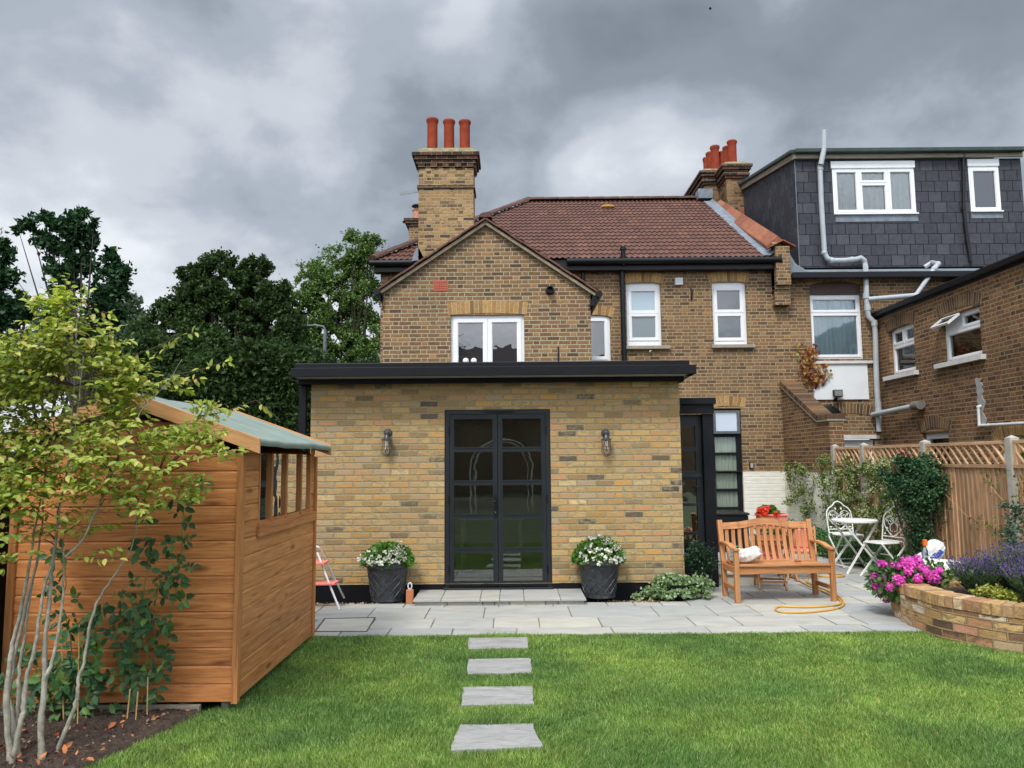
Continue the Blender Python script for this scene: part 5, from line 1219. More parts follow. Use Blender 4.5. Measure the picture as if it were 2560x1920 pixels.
# ================================================================ FENCE
fence = thing("garden_fence", "close boarded timber fence with lattice top between concrete posts", "fence", (5.66, 10.5, 0))
FX = 5.66; posts = [13.4, 12.29, 10.46, 8.64, 6.82, 5.0]
def fz(y): return 1.80
for i, y in enumerate(posts):
    mb = MB(); mb.box((FX-.055,y-.05,-.02),(FX+.055,y+.05,1.80)); mb.add([(FX-.055,y-.05,1.801),(FX+.055,y-.05,1.801),(FX+.055,y+.05,1.801),(FX-.055,y+.05,1.801),(FX,y,1.835)], [(0,1,4),(1,2,4),(2,3,4),(3,0,4)]); mb.build("post", CONC, fence, bevel=.004)
for i in range(len(posts)-1):
    ya, yb_ = posts[i]-.055, posts[i+1]+.055
    mb = MB(); n = int((ya-yb_)/.088)
    for k in range(n):
        y1 = ya-(ya-yb_)*k/n; y0 = y1-(ya-yb_)/n-.012
        sk = random.uniform(-.002,.002)
        a = Vector((FX-.020+sk, (y0+y1)/2, .02)); b = Vector((FX-.020+sk, (y0+y1)/2, 1.46))
        xn = FX-.030+sk; u0_ = random.uniform(0,30); v0_ = random.uniform(0,30); w_ = y1-y0
        mb.add([(xn,y0,.02),(FX-.004,y0,.02),(FX-.004,y1,.02),(FX-.012,y1,.02),(xn,y0,1.458),(FX-.004,y0,1.458),(FX-.004,y1,1.458),(FX-.012,y1,1.458)], [(0,4,5,1),(4,0,3,7),(4,7,6,5)], [[(u0_,v0_),(u0_+1.44,v0_),(u0_+1.44,v0_+.02),(u0_,v0_+.02)],[(u0_+1.44,v0_),(u0_,v0_),(u0_,v0_+w_),(u0_+1.44,v0_+w_)],[(0,0),(0,.1),(.02,.1),(.02,0)]])
    mb.build("board_panel", FENW, fence)
    mb = MB(); mb.bar((FX-.045,yb_,1.46),(FX+.01,ya,1.50)); mb.bar((FX-.03,yb_,1.735),(FX+.02,ya,1.775)); mb.bar((FX-.028,ya-.04,1.50),(FX+.018,ya,1.735)); mb.bar((FX-.028,yb_,1.50),(FX+.018,yb_+.04,1.735)); mb.build("rail", FENW, fence, bevel=.003)
    mb = MB(); ln = ya-yb_; m = int(ln/.15)+2
    for k in range(-1, m):
        s = yb_+.04+k*.15
        for dr, xo in ((1,FX-.016),(-1,FX+.004)):
            p0_, p1_ = (s, 1.50), (s+.235, 1.735)
            if dr < 0: p0_, p1_ = (s+.235, 1.50), (s, 1.735)
            def cl(p, q):
                lo_, hi_ = yb_+.03, ya-.03
                def at(y): return p[1]+(q[1]-p[1])*(y-p[0])/(q[0]-p[0])
                P_ = [p, q]
                for i_ in (0,1):
                    if P_[i_][0] < lo_: P_[i_] = (lo_, at(lo_))
                    if P_[i_][0] > hi_: P_[i_] = (hi_, at(hi_))
                return P_
            if max(p0_[0],p1_[0]) < yb_+.04 or min(p0_[0],p1_[0]) > ya-.04: continue
            q0, q1 = cl(p0_, p1_)
            if abs(q0[0]-q1[0]) > .02: mb.beam((xo,q0[0],q0[1]),(xo,q1[0],q1[1]), .018,.026, up=(1,0,0))
    mb.build("lattice", FENW, fence)

# dark timber fence at the far left behind the shed
t = thing("side_fence", "dark stained fence behind the shed at the left edge", "fence", (-4.2, 6.5, 0))
mb = MB()
for k in range(34): y = 4.2+k*.15; mb.bar((-3.62,y,0),(-3.60,y+.14,1.62))
mb.build("boards", flat("dark_stained_board", (.022,.016,.013), .8, .3, 6), t)
mb = MB(); mb.bar((-3.66,4.1,1.63),(-3.56,9.3,1.68)); mb.build("capping_rail", OLDW, t)

# street lamps beyond the garden
def lamp(name, label, polepx, ytop, ybot, headpx, Y, arm):
    base = W(polepx, ybot, Y); top = W(polepx, ytop, Y); t = thing(name, label, "street lamp", (top.x, Y, 0), group="street lamps beyond the garden")
    mb = MB(); mb.tube([(top.x,Y,-.1),(top.x,Y,top.z*.3),(top.x,Y,top.z)], [.09,.075,.055], 12); mb.build("pole", flat("grey_green_pole", (.13,.15,.16), .6, .2) if arm else flat("tan_pole", (.33,.29,.20), .7, .2), t, smooth=True)
    if arm:
        h = W(headpx[0], headpx[1], Y); mb = MB(); mb.tube([top, (top.x-.05,Y,top.z+.12), (top.x-.3,Y,top.z+.17), (h.x+.35,Y,h.z+.02)], .035, 10); mb.build("arm", flat("grey_arm", (.12,.14,.15), .6), t, smooth=True)
        mb = MB(); mb.sphere((h.x,Y,h.z), (.50,.16,.10), 20, 10); mb.build("lamp_head", flat("lamp_white", (.55,.55,.52), .4), t, smooth=True)
    else:
        mb = MB(); mb.lathe([(.05,-.10),(.07,-.05),(.16,.0),(.165,.03),(.12,.10),(.03,.15)], (top.x-.25,Y,top.z+.05), 20); mb.tube([(top.x,Y,top.z-.05),(top.x,Y,top.z+.06),(top.x-.2,Y,top.z+.12)], .03, 8); mb.build("lamp_head", flat("lamp_grey", (.5,.5,.5), .4), t, smooth=True)
lamp("street_lamp", "street lamp with long horizontal arm reaching left in front of the dark tree", 813, 826, 1150, (708,819), 24.0, True)
lamp("street_lamp", "short tan street lamp post with small domed head beside the gable wall", 912, 782, 1150, (900,773), 30.0, False)
# a bird high up
c = W(1776,23,60.0); mb = MB(Matrix.Translation((c.x,60,c.z)) @ Matrix.Scale(.5,4)); mb.add([(0,0,.45),(.12,.2,.1),(0,0,-.3),(-.1,.2,.1),(-.30,.1,.12),(.30,.1,.08),(0,.15,.02)], [(0,1,6),(1,2,6),(2,3,6),(3,0,6),(3,4,0),(1,0,5)]); o = mb.build("bird", BLACKP); tag(o, "tiny dark bird flying high in the cloudy sky", "bird")

# houses and greenery behind the viewer, seen only mirrored in the glass
t = thing("rear_house", "brick house with dark roof seen mirrored in the window panes", "house", (0,-22,0))
mb = MB(); mb.box((-14,-30,-.1),(14,-22,6.0)); mb.build("wall", OLD, t)
mb = MB(); mb.prism([(-14.5,-31,6.0),(-14.5,-21.4,6.0),(-14.5,-26,9.6)], (29,0,0)); mb.build("roof", TILE, t)
# ================================================================ SHED
shed = thing("garden_shed", "orange brown timber garden shed with pale green felt roof and four pane side window", "shed", ((XSH-.78), YSH+1.0, .03))
xsl = W(13,1760,YSH).x; zB = .045
ezs = W(634,1101,YSH-.08).z; rxs = -1.705; apx = W(318,984,YSH-.08); 
wtop = V(634,1128,XSH).z
wall_h = 1.66; apz = apx.z-.10; axx = apx.x
BH = .115
def cladding(mb, O, U, Nn, length, z0, zmax_fn, holes=()):
    # ship-lap boards: groove profile, U along wall, Nn outward
    O = Vector(O); U = Vector(U); Nn = Vector(Nn); nb_ = int(2.4/BH)
    prof = [(0,.001),(.0015,.012),(.099,.0125),(.1085,.008),(.1125,.006),(.115,.0)]
    for b in range(nb_):
        zb_ = z0+b*BH
        for k in range(len(prof)-1):
            za, zc = zb_+prof[k][0], zb_+prof[k+1][0]
            if za >= zmax_fn(None): break
            segs = zmax_fn((za+zc)/2)
            if segs is None: continue
            spans = [segs]
            for (ha, hb, hz0, hz1) in holes:
                if hz0 < (za+zc)/2 < hz1:
                    spans = [s for sp_ in spans for s in ((sp_[0], ha), (hb, sp_[1])) if s[1]-s[0] > .001]
            for (a, c) in spans:
                q = [O+U*a+Nn*prof[k][1]+Vector((0,0,za)), O+U*c+Nn*prof[k][1]+Vector((0,0,za)), O+U*c+Nn*prof[k+1][1]+Vector((0,0,zc)), O+U*a+Nn*prof[k+1][1]+Vector((0,0,zc))]
                uv = [(a, za-z0),(c, za-z0),(c, zc-z0-.0001),(a, zc-z0-.0001)]
                mb.add(q, [(0,1,2,3)], [uv])
wid = XSH - xsl
def front_span(z):
    if z is None: return apz
    if z <= wall_h: return (0, wid)
    t = (z-wall_h)/(apz-wall_h)
    return ((axx-xsl)*t, wid-(XSH-axx)*t) if t < .97 else None
mb = MB(); cladding(mb, (xsl,YSH,0), (1,0,0), (0,-1,0), wid, zB, front_span); mb.build("gable_cladding", SHEDW, shed)
wy0, wy1 = V(640,1300,XSH).y, V(771,1279,XSH).y; wz0, wz1 = V(700,1297,XSH).z, wall_h-.0
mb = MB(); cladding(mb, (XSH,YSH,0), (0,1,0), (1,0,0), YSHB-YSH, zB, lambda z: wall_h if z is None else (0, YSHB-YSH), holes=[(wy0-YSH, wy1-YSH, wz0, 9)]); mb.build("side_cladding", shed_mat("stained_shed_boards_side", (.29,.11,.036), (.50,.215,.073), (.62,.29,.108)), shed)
mb = MB(); mb.quad((xsl,YSH,0),(xsl,YSHB,0),(xsl,YSHB,wall_h),(xsl,YSH,wall_h)); mb.quad((XSH,YSHB,0),(xsl,YSHB,0),(xsl,YSHB,wall_h),(XSH,YSHB,wall_h)); mb.quad((XSH,YSHB,wall_h),(xsl,YSHB,wall_h),(axx,YSHB,apz)); mb.build("rear_cladding", SHEDW, shed)
# corner battens
mb = MB(); mb.bar((XSH-.006,YSH-.032,zB-.01),(XSH+.034,YSH-.013,wall_h+.02)); mb.build("corner_batten", SHEDP, shed, bevel=.003); mb = MB(); mb.bar((XSH+.013,YSH-.012,zB-.01),(XSH+.032,YSH+.03,wall_h-.02)); mb.build("corner_batten", SHEDP, shed, bevel=.003); mb = MB(); mb.bar((XSH+.013,YSHB-.02,zB-.01),(XSH+.032,YSHB+.03,wall_h-.02)); mb.build("corner_batten", SHEDP, shed, bevel=.003); mb = MB(); mb.bar((xsl-.02,YSH-.032,zB-.01),(xsl+.03,YSH-.013,wall_h)); mb.build("corner_batten", SHEDP, shed, bevel=.003)
# window: frame, three mullions, curtains
mb = MB(); mb.bar((XSH+.013,wy0-.02,wz0-.085),(XSH+.036,YSHB-.02,wz0-.002)); mb.bar((XSH-.03,wy0,wz0),(XSH+.02,wy0+.022,wz1)); mb.bar((XSH-.03,wy1-.03,wz0),(XSH+.02,wy1,wz1))
for px_ in (672.5,709.5,746.5):
    y = V(px_,1290,XSH).y; mb.bar((XSH-.02,y-.020,wz0+.001),(XSH+.022,y+.020,wz1-.001))
win_ = mb.build("window_frame", SHEDP, shed, bevel=.003)
mb = MB(); mb.box((XSH-.004,wy0+.01,wz0),(XSH-.0005,wy1-.01,wz1)); mb.build("window_pane", GLASSS, win_)
g = GM("gingham"); uv = g.uv(); sp = g.n('ShaderNodeSeparateXYZ', {0: uv}); f1 = g.m('GREATER_THAN', g.m('FRACT', g.m('MULTIPLY', sp.outputs[0], 60.0)), .5); f2 = g.m('GREATER_THAN', g.m('FRACT', g.m('MULTIPLY', sp.outputs[1], 60.0)), .5)
GING = g.done(g.ramp(g.m('MULTIPLY', g.m('ADD', f1, f2), .5), [(0,(.75,.77,.82)),(.5,(.22,.30,.52)),(1,(.04,.07,.26))], 'CONSTANT'), .9)
def shed_curtain(ya, yb_, yc):
    mb = MB(); n = 40; m = 12; vs = []; uvs = []
    for j in range(m+1):
        t = j/m; z = wz1-.01-(wz1-wz0-.05)*t; narrow = 1-.55*math.exp(-((t-.62)/.22)**2)
        for i in range(n+1):
            s = i/n; y = lerp(ya, yb_, s) if yc is None else lerp(ya, ya+(yb_-ya)*narrow, s); vs.append((XSH-.05+.014*math.sin(s*30+t), y, z)); uvs.append((s*(abs(yb_-ya)*1.6), t*.5))
    fs = []; fu = []
    for j in range(m):
        for i in range(n): a = j*(n+1)+i; q = (a,a+1,a+n+2,a+n+1); fs.append(q); fu.append([uvs[k] for k in q])
    mb.add(vs, fs, fu); mb.build("curtain", GING, win_, smooth=True)
shed_curtain(wy0+.0, wy0+.17, 1); shed_curtain(wy1-.03, wy1-.24, 1)
mb = MB(); mb.box((xsl+.02,YSH+.02,.06),(XSH-.02,YSHB-.02,.07)); mb.box((xsl+.03,YSH+.02,.1),(xsl+.04,YSHB-.02,wall_h)); mb.box((xsl+.05,YSHB-.05,.1),(XSH-.05,YSHB-.04,wall_h)); mb.build("lining", flat("dark_shed_interior", (.05,.035,.025), .9), shed)
# roof with felt
fy0, fy1 = YSH-.07, YSHB+.0
rise = (apx.z+.0)-ezs
lxs = axx-(rxs-axx)
FELTG = None
g = GM("pale_green_felt"); FELTG = g.done(g.mix(1.0, (.235,.285,.245), g.ramp(g.noise(g.pos(), 3, 5), [(.3,.85),(.7,1.15)]), 'MULTIPLY'), .85, g.noise(g.pos(), 150, 2), .002, .8, spec=.2)
mb = MB()
for (xe, sg) in ((rxs,1),(lxs,-1)):
    nn = 14; th = .014
    top = []; 
    A = Vector((axx,0,apx.z+.012)); B = Vector((xe,0,ezs+.012)); d = (B-A).normalized(); n_ = Vector((-d.z*sg,0,abs(d.x)))
    path = [A + (B-A)*k/nn for k in range(nn+1)]
    for k in range(1,8): th_ = R(12+14*k); path.append(B + Vector((sg*.028*math.sin(th_), 0, -.028*(1-math.cos(th_)))))
    path.append(path[-1]+Vector((-sg*.004,0,-.012)))
    ny = 10
    for k in range(len(path)-1):
        for j in range(ny):
            ya, yb_ = lerp(fy0,fy1,j/ny), lerp(fy0,fy1,(j+1)/ny); s_ = lambda y: .004*math.sin(y*5+sg)+.0025*math.sin(y*13)
            p, q = path[k], path[k+1]
            mb.quad((p.x,ya,p.z+s_(ya)),(q.x,ya,q.z+s_(ya)),(q.x,yb_,q.z+s_(yb_)),(p.x,yb_,p.z+s_(yb_)))
mb.build("felt_roof", FELTG, shed, smooth=True)
mb = MB(); mb.prism([(axx,0,apx.z-.004),(rxs-.01,0,ezs-.004),(rxs-.01,0,ezs-.022),(axx,0,apx.z-.022)], (0,fy1-fy0-.02,0)); mb.prism([(axx,0,apx.z-.004),(lxs+.01,0,ezs-.004),(lxs+.01,0,ezs-.022),(axx,0,apx.z-.022)], (0,fy1-fy0-.02,0))
for v in mb.v: v.y += fy0+.01
mb.build("roof_board", SHEDP, shed)
for Yb_ in (fy0-.018, fy1+.0):
    mb = MB()
    for xe, sg in ((rxs+.03,1),(lxs-.03,-1)):
        A = Vector((axx+.002*sg,Yb_,apx.z+.02)); B = Vector((xe,Yb_,ezs+.012)); dz_ = Vector((0,0,-.10))
        o = len(mb.v); L_ = (B-A).length; mb.add([A,B,B+dz_*1.0,A+dz_, A+Vector((0,.018,0)),B+Vector((0,.018,0)),B+dz_+Vector((0,.018,0)),A+dz_+Vector((0,.018,0))], [(0,1,2,3),(7,6,5,4),(0,4,5,1),(1,5,6,2),(2,6,7,3),(3,7,4,0)], [[(0,.1),(L_,.1),(L_,0),(0,0)]]*2+[[(0,0),(0,.02),(L_,.02),(L_,0)]]+[[(0,0),(.02,0),(.02,.1),(0,.1)]]+[[(L_,0),(L_,.02),(0,.02),(0,0)]]+[[(0,0),(.02,0),(.02,.1),(0,.1)]])
    mb.build("barge_board", SHEDT, shed, bevel=.002)
    mb = MB(); s_ = .095; mb.prism([(axx,Yb_-.014,apx.z+.045),(axx+s_*.62,Yb_-.014,apx.z-.055),(axx,Yb_-.014,apx.z-.17),(axx-s_*.62,Yb_-.014,apx.z-.055)], (0,.012,0)); mb.build("finial", SHEDT, shed, bevel=.002)
mb = MB(); mb.bar((xsl+.05,YSH+.05,-.03),(XSH-.3,YSH+.11,.0)); mb.build("floor_bearer", OLDW, shed)
for k in range(6): mb = MB(); x = xsl+.1+k*.28; mb.bar((x-.1,YSH+.03,-.01),(x-.055,YSHB-.1,.034)); mb.build("joist", OLDW, shed)
t = MB(); t.bar((xsl-.4,YSH-.055,-.045),(XSH-.20,YSH-.02,.036)); t.bar((xsl-.4,YSH-.085,-.05),(XSH-.40,YSH-.056,.012)); o = t.build("timber_edging", OLDW, bevel=.004); tag(o, "weathered grey timber board lying on the soil along the foot of the shed", "board")

# ================================================================ CLIMBERS on the shed, canes
DKLEAF = leaf_mat("dark_rose_leaf", [(0,(.035,.085,.04)),(.4,(.06,.145,.055)),(.75,(.10,.21,.07)),(1,(.18,.33,.08))], .25, .42, .3)
MIDLEAF = leaf_mat("mid_green_leaf", [(0,(.04,.11,.03)),(.6,(.08,.20,.04)),(1,(.14,.30,.05))], .35, .42, .45)
def sprays(pts, per, size, spread, ydep=0.06):
    out = []; ax = []; sz = []
    for p in pts:
        for k in range(per):
            th = random.uniform(0, 2*math.pi); dd_ = Vector((math.cos(th), -.25-random.random()*.5, math.sin(th)*.9-.15)); q = p + Vector((random.uniform(-spread,spread), -random.uniform(0,ydep), random.uniform(-spread,spread)))
            # a compound leaf of five leaflets
            s = size*random.uniform(.7,1.25); d = dd_.normalized(); sd_ = d.cross(Vector((0,-1,.3))).normalized()
            for (t, w_) in ((.55,.8),(.55,-.8),(1.1,.75),(1.1,-.75),(1.5,0)):
                out.append(q + d*s*t); ax.append(d*(.35 if w_ else 1)+sd_*w_); sz.append(s*(1.0 if w_ == 0 else .85))
    return np.array(out), np.array(ax), np.array(sz)
def climber(name, label, stems, per, size, spread, mat, Yp, canes=(), step=.055, cat="climbing plant", stemm=STEMG, extra=()):
    b = W(stems[0][0][0], stems[0][0][1], Yp); t = thing(name, label, cat, (b.x, Yp, 0))
    mb = MB(); pts = []
    for st in stems:
        P = [W(x, y, Yp-.01*k_) + Vector((0,random.uniform(-.012,.012),0)) for k_, (x, y) in enumerate(st)]
        mb.tube(P, [max(.0022,.0048*(1-.6*i/len(P))) for i in range(len(P))], 6)
        for a, b in zip(P, P[1:]):
            n = max(1, int((b-a).length/step)); pts += [a.lerp(b, (i+random.random())/n) for i in range(n)]
    mb.build("stem", stemm, t, smooth=True)
    for (x, y, s) in extra: c = W(x, y, Yp); pts += [c+Vector((random.gauss(0,s),random.gauss(0,.02),random.gauss(0,s))) for _ in range(int(s*120))]
    p, a, s = sprays(pts, per, size, spread)
    leaves("foliage", p, s, mat, t, T_NEAR, axis=a, nrm=np.tile([0,-1.0,.45],(len(p),1)), wob=.35)
    return t
Yc = YSH-.07
climber("climbing_rose", "dark green climbing rose trained up the right of the shed front", [[(640*.0+493,1755),(487,1700),(480,1640)], ], 1, .02, .02, DKLEAF, Yc) if False else None
z3 = lambda x, y: (280+x*.2291, 1180+y*.2291); z2b = lambda x, y: (x/3.0714, 1380+y/3.0714)
ra = [z2b(1110,1060), z2b(1120,950), z2b(1125,800), z2b(1130,640), z2b(1118,450), z2b(1092,380), z3(335,1400), z3(360,1200), z3(392,1040), z3(385,900), z3(400,760), z3(375,500)]
climber("climbing_rose", "dark green climbing rose whose yellowish stem runs up the middle of the shed front", [ra, [z2b(1060,1150),z2b(1075,950),z2b(1040,700),z2b(1010,450),z2b(990,300)]], 1, .072, .05, DKLEAF, Yc, step=.06, extra=((z2b(1100,900)[0],z2b(1100,900)[1],.05),(z2b(1000,960)[0],z2b(1000,960)[1],.04),(z2b(1020,480)[0],z2b(1020,480)[1],.045),(z2b(1180,520)[0],z2b(1180,520)[1],.045)))
rb = [z2b(1250,870), z2b(1290,700), z2b(1310,500), z2b(1350,300), z2b(1372,90), z3(730,1050), z3(765,860), z3(772,560), z3(800,300), z3(850,60)]
climber("climbing_rose", "slender climbing rose nearest the shed's right corner, reaching the barge board", [rb, [z2b(1190,980),z2b(1260,860)]], 1, .070, .05, DKLEAF, Yc, step=.042)
climber("bramble_shrub", "low dark leafy climber behind the pale tree stems at the foot of the shed", [[z2b(540,1260),z2b(545,1000),z2b(560,800),z2b(540,600),z2b(470,430),z2b(500,250),z2b(490,60)],[z2b(700,1250),z2b(690,900),z2b(760,700),z2b(700,500)],[z2b(470,1260),z2b(440,900),z2b(430,700)],[z2b(250,1100),z2b(280,900),z2b(170,850)]], 1, .070, .08, DKLEAF, Yc-.06, step=.05, extra=((z2b(560,900)[0],z2b(560,900)[1],.10),(z2b(480,1000)[0],z2b(480,1000)[1],.09),(z2b(600,520)[0],z2b(600,520)[1],.09),(z2b(720,880)[0],z2b(720,880)[1],.07)))
climber("vine", "small bright green vine leaves beside the bent grey stem on the shed front", [[z2b(700,900),z2b(740,800),z2b(820,830)],[z2b(720,700),z2b(780,760)],[z2b(880,300),z2b(860,360)]], 1, .062, .05, MIDLEAF, Yc-.10, step=.05)
for i, (xa, ya, xb, yb_, lab) in enumerate(((490,1280,475,560,"leftmost bamboo cane standing among the dark climber"),(597,1305,610,550,"bamboo cane just left of the bent grey stem"),(660,1270,680,930,"short bamboo cane just right of the bent grey stem"),(970,1310,1000,1050,"bamboo cane with red tie, leftmost under the climbing rose"),(1038,1315,1060,1070,"bamboo cane in the middle under the climbing rose"),(1130,1285,1135,960,"bamboo cane rightmost under the climbing rose"))):
    a = G(*z2b(xa,ya), 0.01); b = W(*z2b(xb,yb_), a.y+.03); a = Vector((a.x, min(a.y,YSH-.09), -.02)); b.y = min(b.y, YSH-.05)
    mb = MB(); n = 5; P = [a.lerp(b, k/n) for k in range(n+1)]; mb.tube(P, .0042, 8)
    for q in P[1:-1]: mb.tube([q-Vector((0,0,.003)),q+Vector((0,0,.003))], .0052, 8)
    o = mb.build("bamboo_cane", CANE, smooth=True); tag(o, lab, "cane", "canes at the foot of the shed")

# ================================================================ FOREGROUND TREE, pale stems and lime leaves
YT = 4.25
LIME = leaf_mat("lime_leaf", [(0,(.18,.27,.04)),(.3,(.33,.41,.06)),(.6,(.45,.51,.09)),(.85,(.56,.57,.14)),(.96,(.62,.52,.14)),(1,(.46,.20,.08))], .38, .42, .4)
PALEB = flat("pale_grey_lichen_bark", (.29,.27,.215), .9, .5, 22, bump=1.0)
tree = thing("multi_stem_tree", "young tree with several pale grey stems and lime green leaves before the shed", "tree", (W(60,1880,YT).x, YT, 0))
stemdef = [
 ([(92,1620),(60,1400),(45,1100),(75,900),(95,700),(150,500),(200,250),(235,60),(260,-150),(330,-500),(420,-900)], .024, .00),
 ([(150,1535),(115,1400),(85,1230),(60,1100),(85,950),(110,800),(170,560),(230,300),(290,40),(330,-300),(350,-700)], .026, .06),
 ([(95,1425),(160,1310),(180,1230),(190,1050),(215,920),(262,780),(290,600),(330,300),(400,90),(430,-100),(470,-400),(560,-800),(640,-1500)], .021, -.03),
 ([(135,1340),(140,1100),(150,880),(190,650),(215,480),(250,250),(290,80)], .018, .10),
 ([(325,1515),(315,1330),(330,1150),(345,950),(345,700),(375,400),(395,160),(420,0),(450,-300),(520,-650),(560,-1100),(590,-1800)], .024, .03),
 ([(350,960),(400,850),(440,680),(478,400),(490,200),(480,0),(500,-200)], .016, .05),
 ([(420,1500),(500,1370),(575,1190),(600,1080),(600,960),(640,880),(660,750),(690,560),(740,400),(800,290),(900,150),(1000,0),(1040,-150),(1060,-400),(1200,-560)], .017, .12),
 ([(500,40),(580,-30),(640,-100),(750,-330),(900,-700),(1000,-900),(1080,-1080),(1290,-1300),(1400,-1480)], .010, .10),
]
mb = MB(); tips = []
for P, r, dy in stemdef:
    pts = []
    for k, q in enumerate(P):
        s = z2b(*q); base_y = YT+dy+ (0 if k else 0) + .25*(k/len(P))
        pts.append(W(s[0], s[1], base_y))
    if P[0][1] > 1300: pts[0].z = -.03
    # finer resampling with slight knobs
    fine = []; rads = []
    for i in range(len(pts)-1):
        for k in range(4):
            t_ = (i*4+k)/(4*(len(pts)-1)); fine.append(pts[i].lerp(pts[i+1], k/4) + Vector((random.uniform(-.003,.003),random.uniform(-.003,.003),0))); rads.append(r*.76*(1-.86*t_)*random.uniform(.88,1.12))
    fine.append(pts[-1]); rads.append(r*.25); mb.tube(fine, rads, 9); tips.append(fine)
mb.build("trunk", PALEB, tree, smooth=True)
# crown: twigs with leaves; dense region given by real 3-D ellipsoids
cr_blobs = []
for (x, y, rx, ry, dy, dens_) in ((90,1060,.33,.30,.25,1.2),(190,960,.30,.26,.30,1.2),(60,930,.28,.22,.10,1.2),(180,860,.17,.18,.25,.9),(165,790,.10,.16,.28,.6),(300,1000,.22,.20,.35,.8),(280,1120,.30,.17,.2,1.0),(120,1180,.33,.16,.15,1.0),(60,1250,.20,.10,.05,.45),(370,1090,.20,.12,.3,.24),(450,1080,.17,.12,.35,.18),(350,1180,.18,.10,.25,.18),(250,1230,.14,.08,.2,.25),(500,1140,.13,.07,.25,.17),(310,930,.14,.10,.3,.18),(400,960,.12,.09,.35,.12),(475,1010,.08,.07,.35,.10),(90,1320,.22,.09,.1,.16),(200,1310,.20,.09,.2,.14),(40,1400,.14,.10,.05,.10),(330,1260,.16,.10,.22,.22),(430,1220,.12,.10,.28,.18),(240,1390,.10,.08,.2,.05),(20,1120,.22,.22,.1,.7),(-20,980,.22,.25,.2,.8),(500,1095,.11,.06,.3,.10),(230,900,.14,.13,.28,.42),(0,880,.14,.14,.15,.35)):
    c = W(x, y, YT+dy); cr_blobs.append((c, rx, ry, dens_))
twig = MB(); LP = []; LA = []
hubs = [p for t_ in tips for p in t_ if p.z > 1.0]
for c, rx, ry, dn in cr_blobs:
    n = int(118*dn)
    for _ in range(n):
        d = Vector((random.gauss(0,1),random.gauss(0,1),random.gauss(0,1))).normalized()*random.random()**.4
        p = c + Vector((d.x*rx, d.y*rx*.8, d.z*ry)); h = min(hubs, key=lambda q: (q-p).length + max(0, q.z-p.z)*1.5)
        q = h.lerp(p, .5) + Vector((0,0,.03))
        if random.random() < .08: twig.tube([h, q, p], [.0035,.0026,.0012], 5)
        dirv = (p-h).normalized() if (p-h).length > .01 else d; L_ = random.uniform(.10,.2); e = p + Vector((dirv.x, dirv.y*.6, dirv.z*.4)).normalized()*L_
        twig.tube([p, e], [.0014,.0008], 4)
        m = random.randint(4,7)
        for k in range(m):
            b = p.lerp(e, (k+.4)/m); sd_ = dirv.cross(Vector((0,0,1))); sd_ = sd_.normalized() if sd_.length > .01 else Vector((1,0,0))
            LP.append(b); LA.append(sd_*(1 if k%2 else -1)*.8 + dirv*.5 + Vector((0,0,-.35)))
# sparse outer sprays drawn from the photograph
for P in ([(500,1040),(560,1030),(640,1000),(700,1050)],[(380,900),(420,870),(440,850)],[(300,900),(385,870),(455,838),(490,830)],[(420,940),(500,925),(560,905),(580,905)],[(395,955),(430,965),(480,950),(500,945)],[(340,1110),(420,1075),(480,1060),(510,1040),(530,1030)],[(200,790),(260,780),(280,785)],[(180,800),(175,740),(160,725)],[(100,790),(70,740),(45,705)]):
    pts = [W(x, y, YT+.4) for x, y in P]; twig.tube(pts, [.0035*(1-.7*k_/len(pts)) for k_ in range(len(pts))], 5)
    for a, b in zip(pts, pts[1:]):
        for k in range(5):
            q = a.lerp(b, random.random()); d = (b-a).normalized(); LP.append(q); LA.append(d*.5+Vector((random.uniform(-.5,.5),random.uniform(-.5,.5),random.choice([-1,-.7,.6]))))
twig.build("branch", flat("dark_twig", (.07,.04,.03), .8, .3), tree, smooth=True)
LP = np.array([tuple(p) for p in LP]); LA = np.array([tuple(a) for a in LA])
leaves("crown", LP, RNG.uniform(.032,.060,len(LP)), LIME, tree, T_NEAR, axis=LA, nrm=np.tile([0,-.35,.9],(len(LP),1)), wob=.38)
# fallen leaves and chips on the soil
n = 900; pts = []
while len(pts) < n:
    y = random.uniform(3.5, YSH); x = random.uniform(-3.6, soil_lim(y)-.02); pts.append((x,y,.015+.020*math.sin(x*7+y*3)*math.sin(y*9-x*2)+.008))
o = leaves("leaf_litter", pts, RNG.uniform(.010,.032,n)**1.0, island_mat("litter", [(0,(.05,.03,.02)),(.45,(.11,.065,.04)),(.7,(.22,.15,.10)),(.86,(.34,.27,.20)),(.95,(.42,.14,.05)),(1,(.50,.16,.05))]), tmpl=T_NEAR, wob=.6, up=1.0)
tag(o, "bark chips, pebbles and scraps of leaf scattered over the soil bed", "leaf litter", kind='stuff')
pp_ = []
for (x, y) in ((120,1895),(150,1880),(70,1835),(30,1910),(145,1838),(200,1905),(170,1900),(310,1815),(395,1800),(15,1880),(60,1905)):
    c = G(x, y, .02)
    for k in range(3): pp_.append((c.x+random.gauss(0,.03), c.y+random.gauss(0,.02), .03+random.random()*.02))
o = leaves("fallen_leaves", pp_, RNG.uniform(.03,.055,len(pp_)), island_mat("orange_dead_leaf", [(0,(.40,.12,.04)),(.6,(.55,.20,.07)),(1,(.60,.32,.15))]), tmpl=T_NEAR, wob=.7, up=1.0); tag(o, "curled orange dead leaves lying on the soil by the pale stems", "leaves", kind='stuff')
